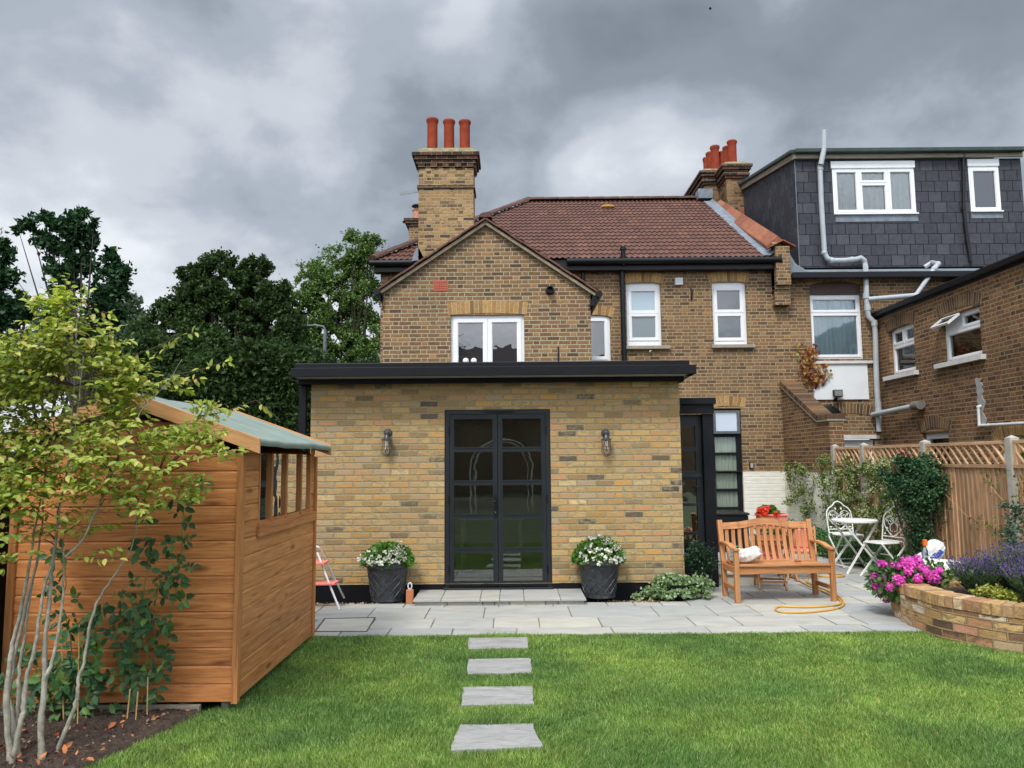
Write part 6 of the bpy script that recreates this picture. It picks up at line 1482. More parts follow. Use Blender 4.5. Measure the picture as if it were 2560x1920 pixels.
# ================================================================ WALL LANTERNS
def lantern(px, py, label):
    c = W(px, py, YE); t = thing("wall_lantern", label, "wall lantern", (c.x, YE, c.z), group="wall lanterns beside the french doors")
    mb = MB(); mb.lathe([(.050,0),(.050,.012),(.042,.022),(.02,.026)], (0,-.001,0), 24, M=Mx); mb.tube([(0,-.02,0),(0,-.06,.012),(0,-.085,-.012),(0,-.085,-.04)], .016, 12)
    mb.sphere((0,-.075,-.003), .027, 14, 8); mb.lathe([(.022,-.03),(.03,-.045),(.036,-.065),(.060,-.082),(.066,-.085),(.066,-.094),(.035,-.094)], (0,-.085,0), 26); mb.build("mount", LEADGREY, t, smooth=True, local=True)
    mb = MB(); mb.lathe([(.008,-.094),(.019,-.10),(.021,-.15),(.030,-.20),(.030,-.225),(.018,-.25),(.002,-.255)], (0,-.085,0), 18); mb.build("bulb", glass_mat("bulb_glass", (.85,.82,.75), 2.0, .06), t, smooth=True, local=True)
    mb = MB(); mb.lathe([(.012,-.096),(.017,-.10),(.017,-.145),(.012,-.147)], (0,-.085,0), 14); mb.build("bulb_cap", UPVC, t, smooth=True, local=True)
    mb = MB(); prof = [(.052,-.09),(.053,-.13),(.057,-.17),(.062,-.205),(.060,-.235),(.045,-.265),(.022,-.282),(.004,-.287)]
    for k in range(8):
        a = 2*math.pi*(k+.5)/8; mb.tube([(r*math.cos(a), -.085+r*math.sin(a), z) for r, z in prof], .0017, 5)
    for r, z in ((.058,-.165),(.063,-.205),(.045,-.265)): mb.tube([(r*math.cos(2*math.pi*k/20), -.085+r*math.sin(2*math.pi*k/20), z) for k in range(20)], .0018, 5, closed=True)
    mb.build("cage", flat("rusty_wire", (.06,.04,.03), .6, .3), t, local=True); return t
lantern(970, 1082, "caged grey wall lantern on the brickwork left of the french doors")
lantern(1513, 1082, "caged grey wall lantern on the brickwork right of the french doors")
# key safe
c = W(1878,1164,YM); t = thing("key_safe", "small black and silver key safe fixed above the white painted brickwork", "key safe", (c.x, YM, c.z))
mb = MB(); mb.box((c.x-.045,YM-.04,c.z-.065),(c.x+.045,YM-.001,c.z+.065)); mb.build("body", BLACKP, t, bevel=.01)
mb = MB(); mb.box((c.x-.028,YM-.050,c.z-.05),(c.x+.03,YM-.0405,c.z+.055)); mb.build("cover", flat("brushed_silver", (.5,.5,.5), .4, metal=.5), t, bevel=.006)

# ================================================================ PLANTERS either side of the doors
g = GM("lattice_planter"); DKPOT = g.done(g.mix(g.ramp(g.noise(g.obj(), 30, 4), [(.45,0.0),(.75,.5)]), (.028,.032,.038), (.10,.11,.12)), .42, g.noise(g.obj(), 60, 3), .001, .5, spec=.5)
RIMW = flat("pale_lattice_edge", (.36,.37,.38), .5, .4, 30)  # paler tone for the lines along the lattice ridges
def pot(x, y, r, h, label):
    t = thing("planter", label, "planter", (x, y, 0), group="dark lattice planters beside the doors")
    mb = MB(); prof = [(r*.66,0),(r*.72,.012),(r*.70,.04),(r*.90,h*.84),(r*.93,h*.86),(r*.98,h*.88),(r*1.0,h*.93),(r*.99,h*.99),(r*.95,h),(r*.90,h*.985),(r*.88,h*.8),(r*.5,h*.8)]
    mb.lathe(prof, (0,0,0), 48); mb.build("body", DKPOT, t, smooth=True, local=True)
    mb = MB(); mb2 = MB(); n = 13; z0, z1 = .06, h*.82
    def rad(z): return lerp(r*.705, r*.895, (z-.04)/(h*.8))
    for k in range(n):
        for sg in (1,-1):
            P = []; a0 = 2*math.pi*k/n + (0 if sg > 0 else .12)
            for i in range(9): zz = lerp(z0, z1, i/8); a = a0+sg*i/8*1.35; rr_ = rad(zz)+.0015; P.append((rr_*math.cos(a), rr_*math.sin(a), zz))
            mb.tube(P, .0055, 6); mb2.tube([(p[0]*1.012,p[1]*1.012,p[2]) for p in P], .0022, 5)
    mb.build("lattice", DKPOT, t, smooth=True, local=True); mb2.build("lattice_pale_lines", RIMW, t, local=True)
    mb = MB(); mb.lathe([(0.001,0),(r*.88,.002)], (0,0,h*.86), 24, cap=False); mb.build("compost", SOILM, t, local=True); return t
pL = G(963,1507); pR = G(1503,1498)
pot(pL.x, pL.y+.16, .262, .44, "dark grey lattice patterned planter left of the door step, by the ringed brick")
pot(pR.x, pR.y+.16, .262, .44, "dark grey lattice patterned planter right of the door step, by the trailing plant")
WPET = leaf_mat("white_petal", [(0,(.72,.72,.66)),(.7,(.82,.82,.78)),(1,(.80,.70,.72))], .3, .6, .2)
WPET2 = leaf_mat("pinkish_white_petal", [(0,(.70,.60,.60)),(1,(.78,.74,.70))], .3, .6, .2)
BRIGHT = leaf_mat("bright_green_leaf", [(0,(.045,.13,.02)),(.5,(.09,.23,.03)),(1,(.17,.33,.05))], .35, .45, .4)
def flowering(name, label, cat, c, rx, rz, nleaf, lsize, heads, pet, mat, headr=.03, petn=16, pets=.022, tm=T_ROUND, droop=0.0, dome=True, yell=False, group=None, stem=True):
    t = thing(name, label, cat, tuple(c), group=group)
    d = unit(RNG.normal(size=(nleaf,3))); d[:,2] = np.abs(d[:,2]) if dome else d[:,2]; rad = RNG.uniform(.35,1,(nleaf,1))**.5
    P = np.array(c) + d*rad*np.array([rx, rx*.85, rz]); P[:,2] += .0
    leaves("foliage", P, RNG.uniform(.6,1.25,nleaf)*lsize, mat, t, tm, axis=d*.8+np.array([0,0,-droop]), nrm=d+np.array([0,-.2,.6]), wob=.45)
    if stem:
        mb = MB()
        for _ in range(26):
            a = random.uniform(0,6.28); q = random.random()*.8; mb.tube([Vector(c)+Vector((math.cos(a)*rx*.25,math.sin(a)*rx*.25,-.05)), Vector(c)+Vector((math.cos(a)*rx*q,math.sin(a)*rx*q*.8,rz*(1-q*.6)*.8))], [.004,.0018], 5)
        mb.build("stem", STEMG, t)
    PP = []; AA = []; NN = []; SS = []
    for h in heads:
        h = Vector(h)
        for k in range(petn):
            dd_ = Vector((random.gauss(0,1),random.gauss(-.35,1),random.gauss(.3,1))).normalized(); PP.append(h+dd_*headr*random.uniform(.35,.9)); nn = dd_; a = nn.orthogonal().normalized(); a = (Matrix.Rotation(random.uniform(0,6.28),3,nn) @ a); AA.append(a); NN.append(nn)
    if PP: leaves("flowers", np.array([tuple(p) for p in PP]), RNG.uniform(.8,1.2,len(PP))*pets, pet, t, T_PETAL, axis=np.array([tuple(p) for p in AA]), nrm=np.array([tuple(p) for p in NN]), wob=.25)
    return t
def heads_px(l, Y, jy=.12):
    return [W(x, y, Y+random.uniform(-jy, jy*.3)) for x, y in l]
def heads_dome(l, c, rx, rz, k=.85):
    out = []
    for x, y in l:
        p = W(x, y, c.y-.5*rx); q = 1-((p.x-c.x)/rx)**2-((p.z-c.z)/rz)**2; yy = c.y-rx*k*math.sqrt(max(q,.0))-.03; out.append(W(x, y, yy))
    return out
zA = lambda x, y: (700+x*.4218, 880+y*.4218); zB_ = lambda x, y: (1350+x*.4341, 880+y*.4341)
hl = [zA(*p) for p in ((710,1130),(500,1230),(545,1255),(475,1245),(600,1258),(630,1225),(570,1240),(620,1190),(520,1190),(655,1250),(700,1240),(690,1205),(460,1230),(740,1225),(590,1210),(540,1215))]
cL = Vector((pL.x, pL.y+.16, .40)); cR = Vector((pR.x, pR.y+.16, .40))
t = flowering("white_petunia", "mound of white flowers in the planter left of the french doors", "flowering plant", cL, .30, .25, 1900, .042, heads_dome(hl+[zA(*p) for p in ((560,1180),(645,1215),(680,1235),(610,1238),(585,1250),(480,1215),(530,1250),(655,1190))], cL, .30, .25), WPET, BRIGHT, .026, 9, .030, group="white flowering plants in the planters")
hp = heads_px([zA(*p) for p in ((700,1150),(690,1175),(715,1165),(665,1180),(730,1190),(720,1215),(700,1190))], cL.y-.2); 
PP = np.array([tuple(h+Vector((random.gauss(0,.018),random.gauss(0,.018),random.gauss(0,.018)))) for h in hp for _ in range(18)]); leaves("flowers", PP, .015, WPET2, t, T_PETAL, wob=1)
hl = [zB_(*p) for p in ((350,1062),(290,1072),(315,1080),(345,1135),(265,1135),(320,1150),(405,1150),(260,1180),(315,1190),(340,1215),(375,1190),(400,1160),(435,1205),(440,1185),(265,1200),(345,1220),(480,1190),(350,1170),(385,1140),(300,1075),(460,1195))]
t = flowering("white_petunia", "mound of white flowers in the planter right of the french doors", "flowering plant", cR, .30, .28, 2000, .042, heads_dome(hl+[zB_(*p) for p in ((300,1120),(370,1100),(410,1200),(290,1150),(235,1165))], cR, .30, .28), WPET, BRIGHT, .027, 10, .031, group="white flowering plants in the planters")
hp = heads_px([zB_(*p) for p in ((420,1105),(440,1125),(400,1090),(455,1130),(380,1080),(430,1135),(405,1100))], cR.y-.2)
PP = np.array([tuple(h+Vector((random.gauss(0,.02),random.gauss(0,.02),random.gauss(0,.02)))) for h in hp for _ in range(18)]); leaves("flowers", PP, .015, WPET2, t, T_PETAL, wob=1)

# brick door stop with a rope ring
c = G(1024,1511); t = thing("door_stop", "small orange brick with a white ring handle on the paving beside the left planter", "door stop", (c.x, c.y, 0))
s = c.y/F; mb = MB(); mb.box((c.x-.042,c.y,0),(c.x+.036,c.y+.08,.155)); mb.build("brick", flat("orange_brick", (.48,.18,.08), .85, .15, 20, bump=.6), t, bevel=.005)
mb = MB(); mb.tube([(c.x-.003+.026*math.cos(2*math.pi*k/20)*.8, c.y+.04, .195+.036*math.sin(2*math.pi*k/20)) for k in range(20)], .008, 8, closed=True); mb.build("ring", WPIPE, t, smooth=True)

# ================================================================ STEP LADDER
t = thing("step_ladder", "white step ladder with salmon pink treads half hidden behind the shed", "step ladder", (G(846,1523).x, G(846,1523).y, 0))
A = G(847.6,1523); Bk = G(860,1509); Yl = A.y
def LP_(x, y, Y): return W(x, y, Y)
top = W(796,1368,Yl+.18); mb = MB()
for dxx in (0, -.36):
    o = Vector((dxx,0,0)); a = A+o; b = W(793,1381,Yl+.12)+o; mb.tube([a+Vector((0,0,.01)), a.lerp(b,.5), b], .0115, 10)
    a2 = Bk+o; a2.y = Yl+.62; a2.x = Bk.x*a2.y/Bk.y+dxx; b2 = W(805,1380,Yl+.25)+o; mb.tube([a2+Vector((0,0,.01)), a2.lerp(b2,.5), b2, top+o+Vector((.0,.0,.0))], .0115, 10)
mb.tube([top, top+Vector((-.10,0,.03)), top+Vector((-.26,0,.03)), top+Vector((-.36,0,0))], .0115, 10); mb.build("frame", flat("white_tube", (.72,.73,.75), .35, .06), t, smooth=True)
for (xa, ya, dz_) in ((838,1462,0),(812,1411,0)):
    e = W(xa, ya, Yl+.05); mb = MB(); mb.bar((e.x-.40,e.y-.04,e.z),(e.x+.00,e.y+.20,e.z+.022)); mb.build("tread", PINK, t, bevel=.004)
mb = MB(); 
for dxx in (0,-.36): mb.tube([A+Vector((dxx,0,0)),A+Vector((dxx,0,.03))], .015, 8)
mb.build("foot", UPVC, t)

# ================================================================ BENCH
bl, br = G(1844,1507.6), G(2085,1503); bx = (bl.x+br.x)/2; by = (bl.y+br.y)/2; Wd = (br.x-bl.x)
bench = thing("garden_bench", "two seat curved back hardwood garden bench on the patio", "bench", (bx, by, 0), math.atan2(br.y-bl.y, br.x-bl.x))
hw = Wd/2; D_ = .46; SH = .405
for sx in (-1,1):
    x = sx*hw
    mb = MB(); mb.bar((x-.027,-.027,0),(x+.027,.027,.565)); mb.build("leg", TEAK, bench, local=True, bevel=.004)
    mb = MB(); mb.beam((x*.985,D_-.03,0),(x*.985,D_+.0,SH), .055,.055,up=(0,1,0)); mb.beam((x*.985,D_+.0,SH-.01),(x*.985,D_+.10,.865), .055,.052,up=(0,1,0)); mb.build("leg", TEAK, bench, local=True, bevel=.004)
    mb = MB(); P = [(x,D_+.03,.615),(x,D_-.10,.625),(x,D_-.25,.618),(x,.06,.585),(x,-.045,.580)]
    for a, b in zip(P, P[1:]): mb.beam(a, b, .065, .026)
    mb.build("armrest", TEAK, bench, local=True, bevel=.006)
    mb = MB(); mb.bar((x-.014,.027,.12),(x+.014,D_-.05,.165)); mb.bar((x-.014,.027,SH-.09),(x+.014,D_-.02,SH-.02)); mb.build("side_rail", TEAK, bench, local=True, bevel=.003)
mb = MB(); mb.bar((-hw+.02,-.012,SH-.095),(hw-.02,.018,SH-.018)); mb.bar((-hw+.02,D_-.03,SH-.07),(hw-.02,D_,SH-.01)); mb.build("apron", TEAK, bench, local=True, bevel=.003)
mb = MB()
for k in range(5): y = -.035+k*.098; z = SH-.012-.012*math.sin(math.pi*k/4); mb.bar((-hw+.03,y,z),(hw-.03,y+.085,z+.02))
mb.build("seat", TEAK, bench, local=True, bevel=.004)
mb = MB(); n = 24; x0 = -hw*.985+.03; pts_t = []
def crown(x): u = x/(hw); return .835+.050*math.exp(-(u/.42)**2)
def crownb(x): u = x/(hw); return .762+.048*math.exp(-(u/.42)**2)
for k in range(n):
    xa, xb = lerp(x0,-x0,k/n), lerp(x0,-x0,(k+1)/n); f = lambda x, z, dy: (x, D_+.10*(z-SH)/.46+dy, z)
    za, zb2, zc, zd = crown(xa), crown(xb), crownb(xb), crownb(xa)
    vs = [f(xa,zd,-.018),f(xb,zc,-.018),f(xb,zb2,-.018),f(xa,za,-.018),f(xa,zd,.018),f(xb,zc,.018),f(xb,zb2,.018),f(xa,za,.018)]
    fs = [(0,1,2,3),(7,6,5,4),(3,2,6,7),(4,5,1,0)] + ([(0,3,7,4)] if k == 0 else []) + ([(1,5,6,2)] if k == n-1 else [])
    uvs = [[(xa,zd),(xb,zc),(xb,zb2),(xa,za)],[(xa,za),(xb,zb2),(xb,zc),(xa,zd)],[(xa,0),(xb,0),(xb,.036),(xa,.036)],[(xa,0),(xb,0),(xb,.036),(xa,.036)]] + [None]*(len(fs)-4)
    mb.add(vs, fs, uvs)
mb.build("top_rail", TEAK, bench, local=True)
for k in range(13):
    x = lerp(-hw+.085, hw-.085, k/12); mb = MB(); zt2 = crownb(x)+.01; m = 6
    P = []
    for i in range(m+1): t_ = i/m; z = lerp(SH+.0, zt2, t_); P.append(Vector((x, D_+.10*(z-SH)/.46+.022*math.sin(math.pi*t_), z)))
    ru = random.uniform(0,20)
    vs = []; 
    for p in P: vs += [p+Vector((-.021,-.007,0)),p+Vector((.021,-.007,0)),p+Vector((.021,.007,0)),p+Vector((-.021,.007,0))]
    fs = []; fu = []
    for i in range(m):
        for q in range(4): fs.append((i*4+q,i*4+(q+1)%4,(i+1)*4+(q+1)%4,(i+1)*4+q)); w_ = .042 if q%2 == 0 else .014; fu.append([(ru+i*.06,q),(ru+i*.06,q+w_),(ru+i*.06+.06,q+w_),(ru+i*.06+.06,q)])
    mb.add(vs, fs, fu); mb.build("back_slat", TEAK, bench, local=True)
# rolled striped towel-cushion at the left end and little thing on the seat
g = GM("striped_linen"); uv = g.obj(); sp = g.n('ShaderNodeSeparateXYZ', {0: uv}); fr = g.m('FRACT', g.m('MULTIPLY', sp.outputs[0], 15.0))
LIN = g.done(g.ramp(fr, [(0,(.62,.60,.55)),(.55,(.66,.64,.60)),(.62,(.30,.31,.34)),(.66,(.64,.62,.57)),(.82,(.64,.62,.57)),(.86,(.42,.28,.22)),(.90,(.64,.62,.57))]), .9, g.noise(uv, 25, 4), .01, .8)
cst = W(1848,1388,by+.2); t_ = MB(); vs = []; nn_, mm_ = 40, 28
for j in range(mm_+1):
    s = j/mm_; x = lerp(-.19,.21,s); rr_ = .085*(1-abs(2*s-1)**5)**.5*(1+.10*s) + .01
    for i in range(nn_):
        a = 2*math.pi*i/nn_; w_ = 1+.07*math.sin(3*a+s*5)+.05*math.sin(7*a+s*11)+.03*math.sin(15*s*3)
        vs.append((x+.01*math.sin(4*a), math.cos(a)*rr_*w_*1.1, math.sin(a)*rr_*w_*.95+.012*math.sin(s*9)))
fs = [(j*nn_+i, j*nn_+(i+1)%nn_, (j+1)*nn_+(i+1)%nn_, (j+1)*nn_+i) for j in range(mm_) for i in range(nn_)] + [tuple(range(nn_-1,-1,-1)), tuple(mm_*nn_+i for i in range(nn_))]
t_.add(vs, fs); o = t_.build("rolled_blanket", LIN, smooth=True); o.location = (bl.x+.17, by+.21, SH+.088); o.scale = (.9,.85,.82); o.rotation_euler = (0, R(-6), R(-4)); tag(o, "rolled off white striped blanket lying at the left end of the bench seat", "blanket")
c = W(1991,1402,by+.12); t = thing("dried_flower_head", "small brown onion like seed head lying on the bench seat", "seed head", (c.x, by+.12, SH+.03))
mb = MB(); mb.sphere((0,0,0), (.026,.022,.018), 14, 8); mb.sphere((.038,0,-.002), (.018,.016,.016), 12, 8); mb.build("bulb", flat("brown_bulb", (.35,.10,.05), .4, .3, 30), t, smooth=True, local=True)
mb = MB(); mb.tube([(-.02,0,.0),(-.06,.01,.004),(-.10,.0,-.01)], [.004,.002,.001], 6); mb.build("stalk", CANE, t, local=True)

# ================================================================ folding set with salmon pink cushions behind the bench
def folding_chair(x, y, rz, label, sc=1.0):
    t = thing("folding_chair", label, "folding chair", (x, y, 0), rz, group="folding wooden chairs with pink cushions"); t.scale = (.90,.90,.78)
    for sx in (-.2,.2):
        mb = MB(); mb.beam((sx,-.20,0),(sx,.24,.86), .022,.042,up=(0,1,0)); mb.build("leg", TEAK, t, local=True, bevel=.003)
        mb = MB(); mb.beam((sx*.86,.22,0),(sx*.86,-.20,.45), .022,.042,up=(0,1,0)); mb.build("leg", TEAK, t, local=True, bevel=.003)
    mb = MB(); mb.bar((-.2,-.13,.10),(.2,-.11,.13)); mb.bar((-.2,.12,.10),(.2,.14,.13)); mb.build("stretcher", TEAK, t, local=True)
    mb = MB()
    for k in range(6): mb.bar((-.21,-.20+k*.066,.43),(.21,-.20+k*.066+.05,.45))
    mb.build("seat", TEAK, t, local=True, bevel=.002)
    mb = MB()
    for z in (.62,.70,.79): mb.bar((-.2,.10+(z-.62)*.5,z),(.2,.12+(z-.62)*.5,z+.055))
    mb.build("backrest", TEAK, t, local=True, bevel=.002)
    mb = MB(); mb.box((-.19,-.19,.452),(.19,.17,.50)); mb.box((-.16,.045,.51),(.16,.088,.83)); mb.build("cushion", PINK, t, local=True, bevel=.018); return t
folding_chair(W(1930,1400,9.55).x, 9.62, R(168), "folding wooden chair with pink cushion directly behind the middle of the bench")
folding_chair(W(2008,1400,10.3).x, 10.35, R(-20), "folding wooden chair with pink cushion behind the right half of the bench, farther back")
tx = W(1925,1300,10.25).x
t = thing("folding_table", "square wooden folding table behind the bench carrying the pink flower box", "folding table", (tx, 10.3, 0), R(5))
mb = MB()
for k in range(8): mb.bar((-.30,-.30+k*.076,.68),(.30,-.30+k*.076+.06,.70))
mb.build("tabletop", TEAK, t, local=True, bevel=.002)
for sx in (-.24,.24):
    for a, b in ((-.26,.26),(.26,-.26)): mb = MB(); mb.beam((sx*(1 if a < 0 else .9),a,0),(sx*(1 if a < 0 else .9),b,.68), .022,.045,up=(0,1,0)); mb.build("leg", TEAK, t, local=True, bevel=.003)
t = thing("flower_box", "salmon pink rectangular flower box on the folding table behind the bench", "flower box", (tx, 10.2, .70))
zb0 = W(1927,1284,10.15).z; mb = MB(); mb.prism([(tx-.17,10.11,.702),(tx+.17,10.11,.702),(tx+.18,10.10,zb0),(tx-.18,10.10,zb0)], (0,.18,0)); mb.box((tx-.19,10.085,zb0-.03),(tx+.19,10.30,zb0)); mb.build("box", PINK, t, bevel=.006)
RED = leaf_mat("scarlet_petal", [(0,(.62,.03,.012)),(.6,(.80,.06,.02)),(1,(.85,.14,.05))], .25, .5, .3)
zc_ = lambda x, y: (1780+x/5.53, 1240+y/5.53)
flowering("red_geranium", "scarlet geranium with round flower heads in the pink box behind the bench", "flowering plant", Vector((tx-.04,10.2,zb0+.005)), .13, .08, 260, .045, heads_dome([zc_(*p) for p in ((660,215),(700,190),(740,215),(690,235),(780,160),(640,245),(745,250),(885,240),(760,200),(655,190),(725,175),(905,248))], Vector((tx-.04,10.2,zb0+.005)), .14, .12), RED, BRIGHT, .038, 26, .026)
t = thing("watering_can", "green plastic watering can on the grey step behind the bench slats", "watering can", (W(1850,1360,10.1).x, 10.15, .152))
mb = MB(); mb.lathe([(.10,0),(.115,.02),(.115,.14),(.09,.21),(.05,.22)], (0,0,0), 24); mb.build("body", GREENP, t, smooth=True, local=True)
mb = MB(); mb.tube([(.10,0,.05),(.19,0,.15),(.27,0,.24)], [.022,.016,.012], 10); mb.lathe([(.012,0),(.04,.03)], (.275,0,.235), 14); mb.build("spout", GREENP, t, smooth=True, local=True)
mb = MB(); mb.tube([(.03,0,.21),(.0,0,.30),(-.10,0,.28),(-.14,0,.15),(-.11,0,.06)], .011, 8); mb.build("handle", GREENP, t, smooth=True, local=True)
# black box under the tall window
mb = MB(); x = W(1822,1340,13.5).x; mb.box((x-.35,13.3,0),(x+.30,13.9,.62)); mb.box((x-.37,13.27,.622),(x+.32,13.93,.66)); o = mb.build("storage_box", BLACKP, bevel=.02); tag(o, "black lidded storage box below the tall curtained window, behind the bench's left end", "storage box")

# ================================================================ BISTRO TABLE and CHAIRS in white iron
tc_ = W(2136,1300,10.95); t = thing("bistro_table", "round white metal bistro table on crossed legs near the fence", "bistro table", (tc_.x, 10.95, 0), R(8))
ht = tc_.z
mb = MB(); mb.lathe([(.0,ht-.006),(.30,ht-.006),(.305,ht-.018),(.308,ht-.018),(.308,ht+.004),(.30,ht+.008),(.0,ht+.008)], (0,0,0), 44); mb.build("tabletop", WHITEM, t, smooth=True, local=True)
for sy in (-.19,.19):
    for a, b in ((-.28,.26),(.28,-.26)):
        yy = sy if a < 0 else sy*.9; mb = MB(); mb.beam((a,yy*1.15,.01),(b,yy*.8,ht-.01), .016,.026,up=(1,0,0)); mb.lathe([(.018,0),(.014,.018)], (a,yy*1.15,0), 10); mb.build("leg", WHITEM, t, local=True)
mb = MB()
for x in (-.235,.235): mb.beam((x,-.20,.085),(x,.20,.085), .014,.014)
mb.beam((-.25,-.15,ht-.03),(.25,-.15,ht-.03), .012,.016); mb.beam((-.25,.15,ht-.03),(.25,.15,ht-.03), .012,.016); mb.build("stretcher", WHITEM, t, local=True)
def spiral(c, r0_, a0, turns, sg, n=22): return [(c[0]+(r0_*(1-.78*i/n))*math.cos(a0+sg*turns*2*math.pi*i/n), c[1]+(r0_*(1-.78*i/n))*math.sin(a0+sg*turns*2*math.pi*i/n)) for i in range(n+1)]
def iron_chair(x, y, rz, label):
    t = thing("bistro_chair", label, "bistro chair", (x, y, 0), rz, group="white metal bistro chairs")
    lean = .16
    def bk(u, v): return (u, .19+v*lean, .47+v)       # back plane: u across, v up from the seat
    w = .19; frame = [(-w,0)]+[(-w-.002,.12),(-w-.005,.25),(-w*.98,.31),(-w*.78,.365),(-w*.50,.395),(-w*.28,.44),(0,.465),(w*.28,.44),(w*.50,.395),(w*.78,.365),(w*.98,.31),(w+.005,.25),(w+.002,.12),(w,0)]
    mb = MB(); mb.tube([bk(*p) for p in frame], .0095, 8); mb.tube([bk(-w,.05),bk(w,.05)], .007, 6); mb.tube([bk(-w,.0),bk(w,.0)], .009, 6); mb.build("back_frame", WHITEM, t, smooth=True, local=True)
    mb = MB()
    for sg in (-1,1):
        P = [(0,.055),(sg*.06,.09),(sg*.12,.14),(sg*.165,.20),(sg*.170,.26),(sg*.13,.315),(sg*.08,.325),(sg*.03,.295),(sg*.008,.24)]
        mb.tube([bk(*p) for p in P], .0055, 6); mb.tube([bk(*p) for p in spiral((sg*.075,.245), .048, math.pi/2, 1.3, sg)], .0045, 6)
        mb.tube([bk(*p) for p in [(sg*.008,.24),(sg*.07,.19),(sg*.055,.13),(sg*.015,.12)]], .0045, 6)
        for (px_, py_, an) in ((sg*.13,.265,1.2),(sg*.12,.16,.6),(sg*.15,.085,0),(sg*.045,.355,1.5),(sg*.05,.08,.7)):
            c = bk(px_, py_); d = Vector((math.cos(an)*sg,lean*math.sin(an),math.sin(an)))*.022; n = Vector((-math.sin(an)*sg,0,math.cos(an)))*.012; c = Vector(c); mb.prism([c-d,c-d*.3+n,c+d*.4+n*.8,c+d,c+d*.4-n*.8,c-d*.3-n], (0,.004,0))
    mb.build("scrollwork", WHITEM, t, local=True)
    mb = MB(); P = [(.195*math.cos(a)*(1 if abs(math.sin(a)) < .7 else .96), .0+.195*math.sin(a)) for a in [2*math.pi*k/28 for k in range(28)]]
    P = [(max(-.19,min(.19,p[0]*1.12)), max(-.19,min(.19,p[1]*1.12))) for p in P]; mb.prism([(p[0],p[1],.462) for p in P], (0,0,-.012)); mb.build("seat", WHITEM, t, local=True, bevel=.003)
    for sx in (-.185,.185):
        mb = MB(); mb.beam((sx,.19,.47),(sx,.21,.41), .014,.022,up=(0,1,0)); mb.beam((sx,.21,.415),(sx,-.21,.0), .014,.022,up=(0,1,0)); mb.lathe([(.016,0),(.012,.015)], (sx,-.21,0), 8); mb.build("leg", WHITEM, t, local=True)
        mb = MB(); mb.beam((sx*.88,-.15,.45),(sx*.88,.24,.0), .014,.022,up=(0,1,0)); mb.lathe([(.016,0),(.012,.015)], (sx*.88,.24,0), 8); mb.build("leg", WHITEM, t, local=True)
    mb = MB(); mb.beam((-.185,-.15,.06),(.185,-.15,.06), .012,.016); mb.beam((-.165,.17,.08),(.165,.17,.08), .012,.016); mb.beam((-.165,.0,.30),(.165,.0,.30), .010,.012); mb.build("stretcher", WHITEM, t, local=True); return t
cA = G(2124,1413); iron_chair(W(2112,1300,11.55).x, 11.48, R(4), "white scrollwork bistro chair behind the round table, facing the lawn")
iron_chair(W(2207,1400,10.42).x, 10.42, R(-72), "white scrollwork bistro chair right of the round table, turned towards it")

# ================================================================ HOSE
def hose(pts, label):
    mb = MB(); P = [G(x, y, .012) for x, y in pts]; Q = []
    for i in range(len(P)-1):
        p0, p1, p2, p3 = P[max(i-1,0)], P[i], P[i+1], P[min(i+2,len(P)-1)]
        for k in range(8):
            t_ = k/8; Q.append(.5*((2*p1)+(p2-p0)*t_+(2*p0-5*p1+4*p2-p3)*t_*t_+(3*p1-p0-3*p2+p3)*t_**3))
    Q.append(P[-1]); mb.tube(Q, .0105, 8); o = mb.build("garden_hose", flat("yellow_hose", (.62,.34,.055), .4, .08), smooth=True); tag(o, label, "hose")
hose([zc_(*p) for p in ((930,1060),(1050,1100),(1180,1150),(1260,1200),(1340,1245),(1450,1280),(1600,1350),(1730,1410),(1780,1460),(1740,1500),(1500,1530),(1200,1535),(950,1525),(880,1560),(940,1600),(1150,1610),(1400,1600),(1700,1560),(1820,1500),(1800,1430),(1720,1370),(1600,1310),(1450,1250),(1350,1210),(1310,1180),(1340,1120),(1350,1075),(1450,1062),(1600,1065),(1780,1080),(1820,1105),(1700,1115),(1550,1110),(1450,1100))], "yellow garden hose looped on the paving under and in front of the bench")

# ================================================================ RAISED BRICK BED
bedt = thing("raised_bed", "low curved yellow brick raised bed wall at the edge of the lawn", "raised bed", tuple(bed[0]))
def smooth_poly(P, m=8):
    Q = []
    for i in range(len(P)-1):
        p0, p1, p2, p3 = P[max(i-1,0)], P[i], P[i+1], P[min(i+2,len(P)-1)]
        for k in range(m):
            t_ = k/m; Q.append(.5*((2*p1)+(p2-p0)*t_+(2*p0-5*p1+4*p2-p3)*t_*t_+(3*p1-p0-3*p2+p3)*t_**3))
    Q.append(P[-1]); return Q
B = smooth_poly([Vector((p.x,p.y,0)) for p in bed]); HB = .37; TH = .225
Ls = [0]
for a, b in zip(B, B[1:]): Ls.append(Ls[-1]+(b-a).length)
def bat(s):
    for i in range(len(B)-1):
        if Ls[i+1] >= s or i == len(B)-2:
            t_ = (s-Ls[i])/max(1e-6, Ls[i+1]-Ls[i]); d = (B[i+1]-B[i]).normalized(); p = B[i].lerp(B[i+1], t_); n = Vector((-d.y,d.x,0)); n = n if n.x > 0 else -n; return p, d, n
mb = MB(); N = 90
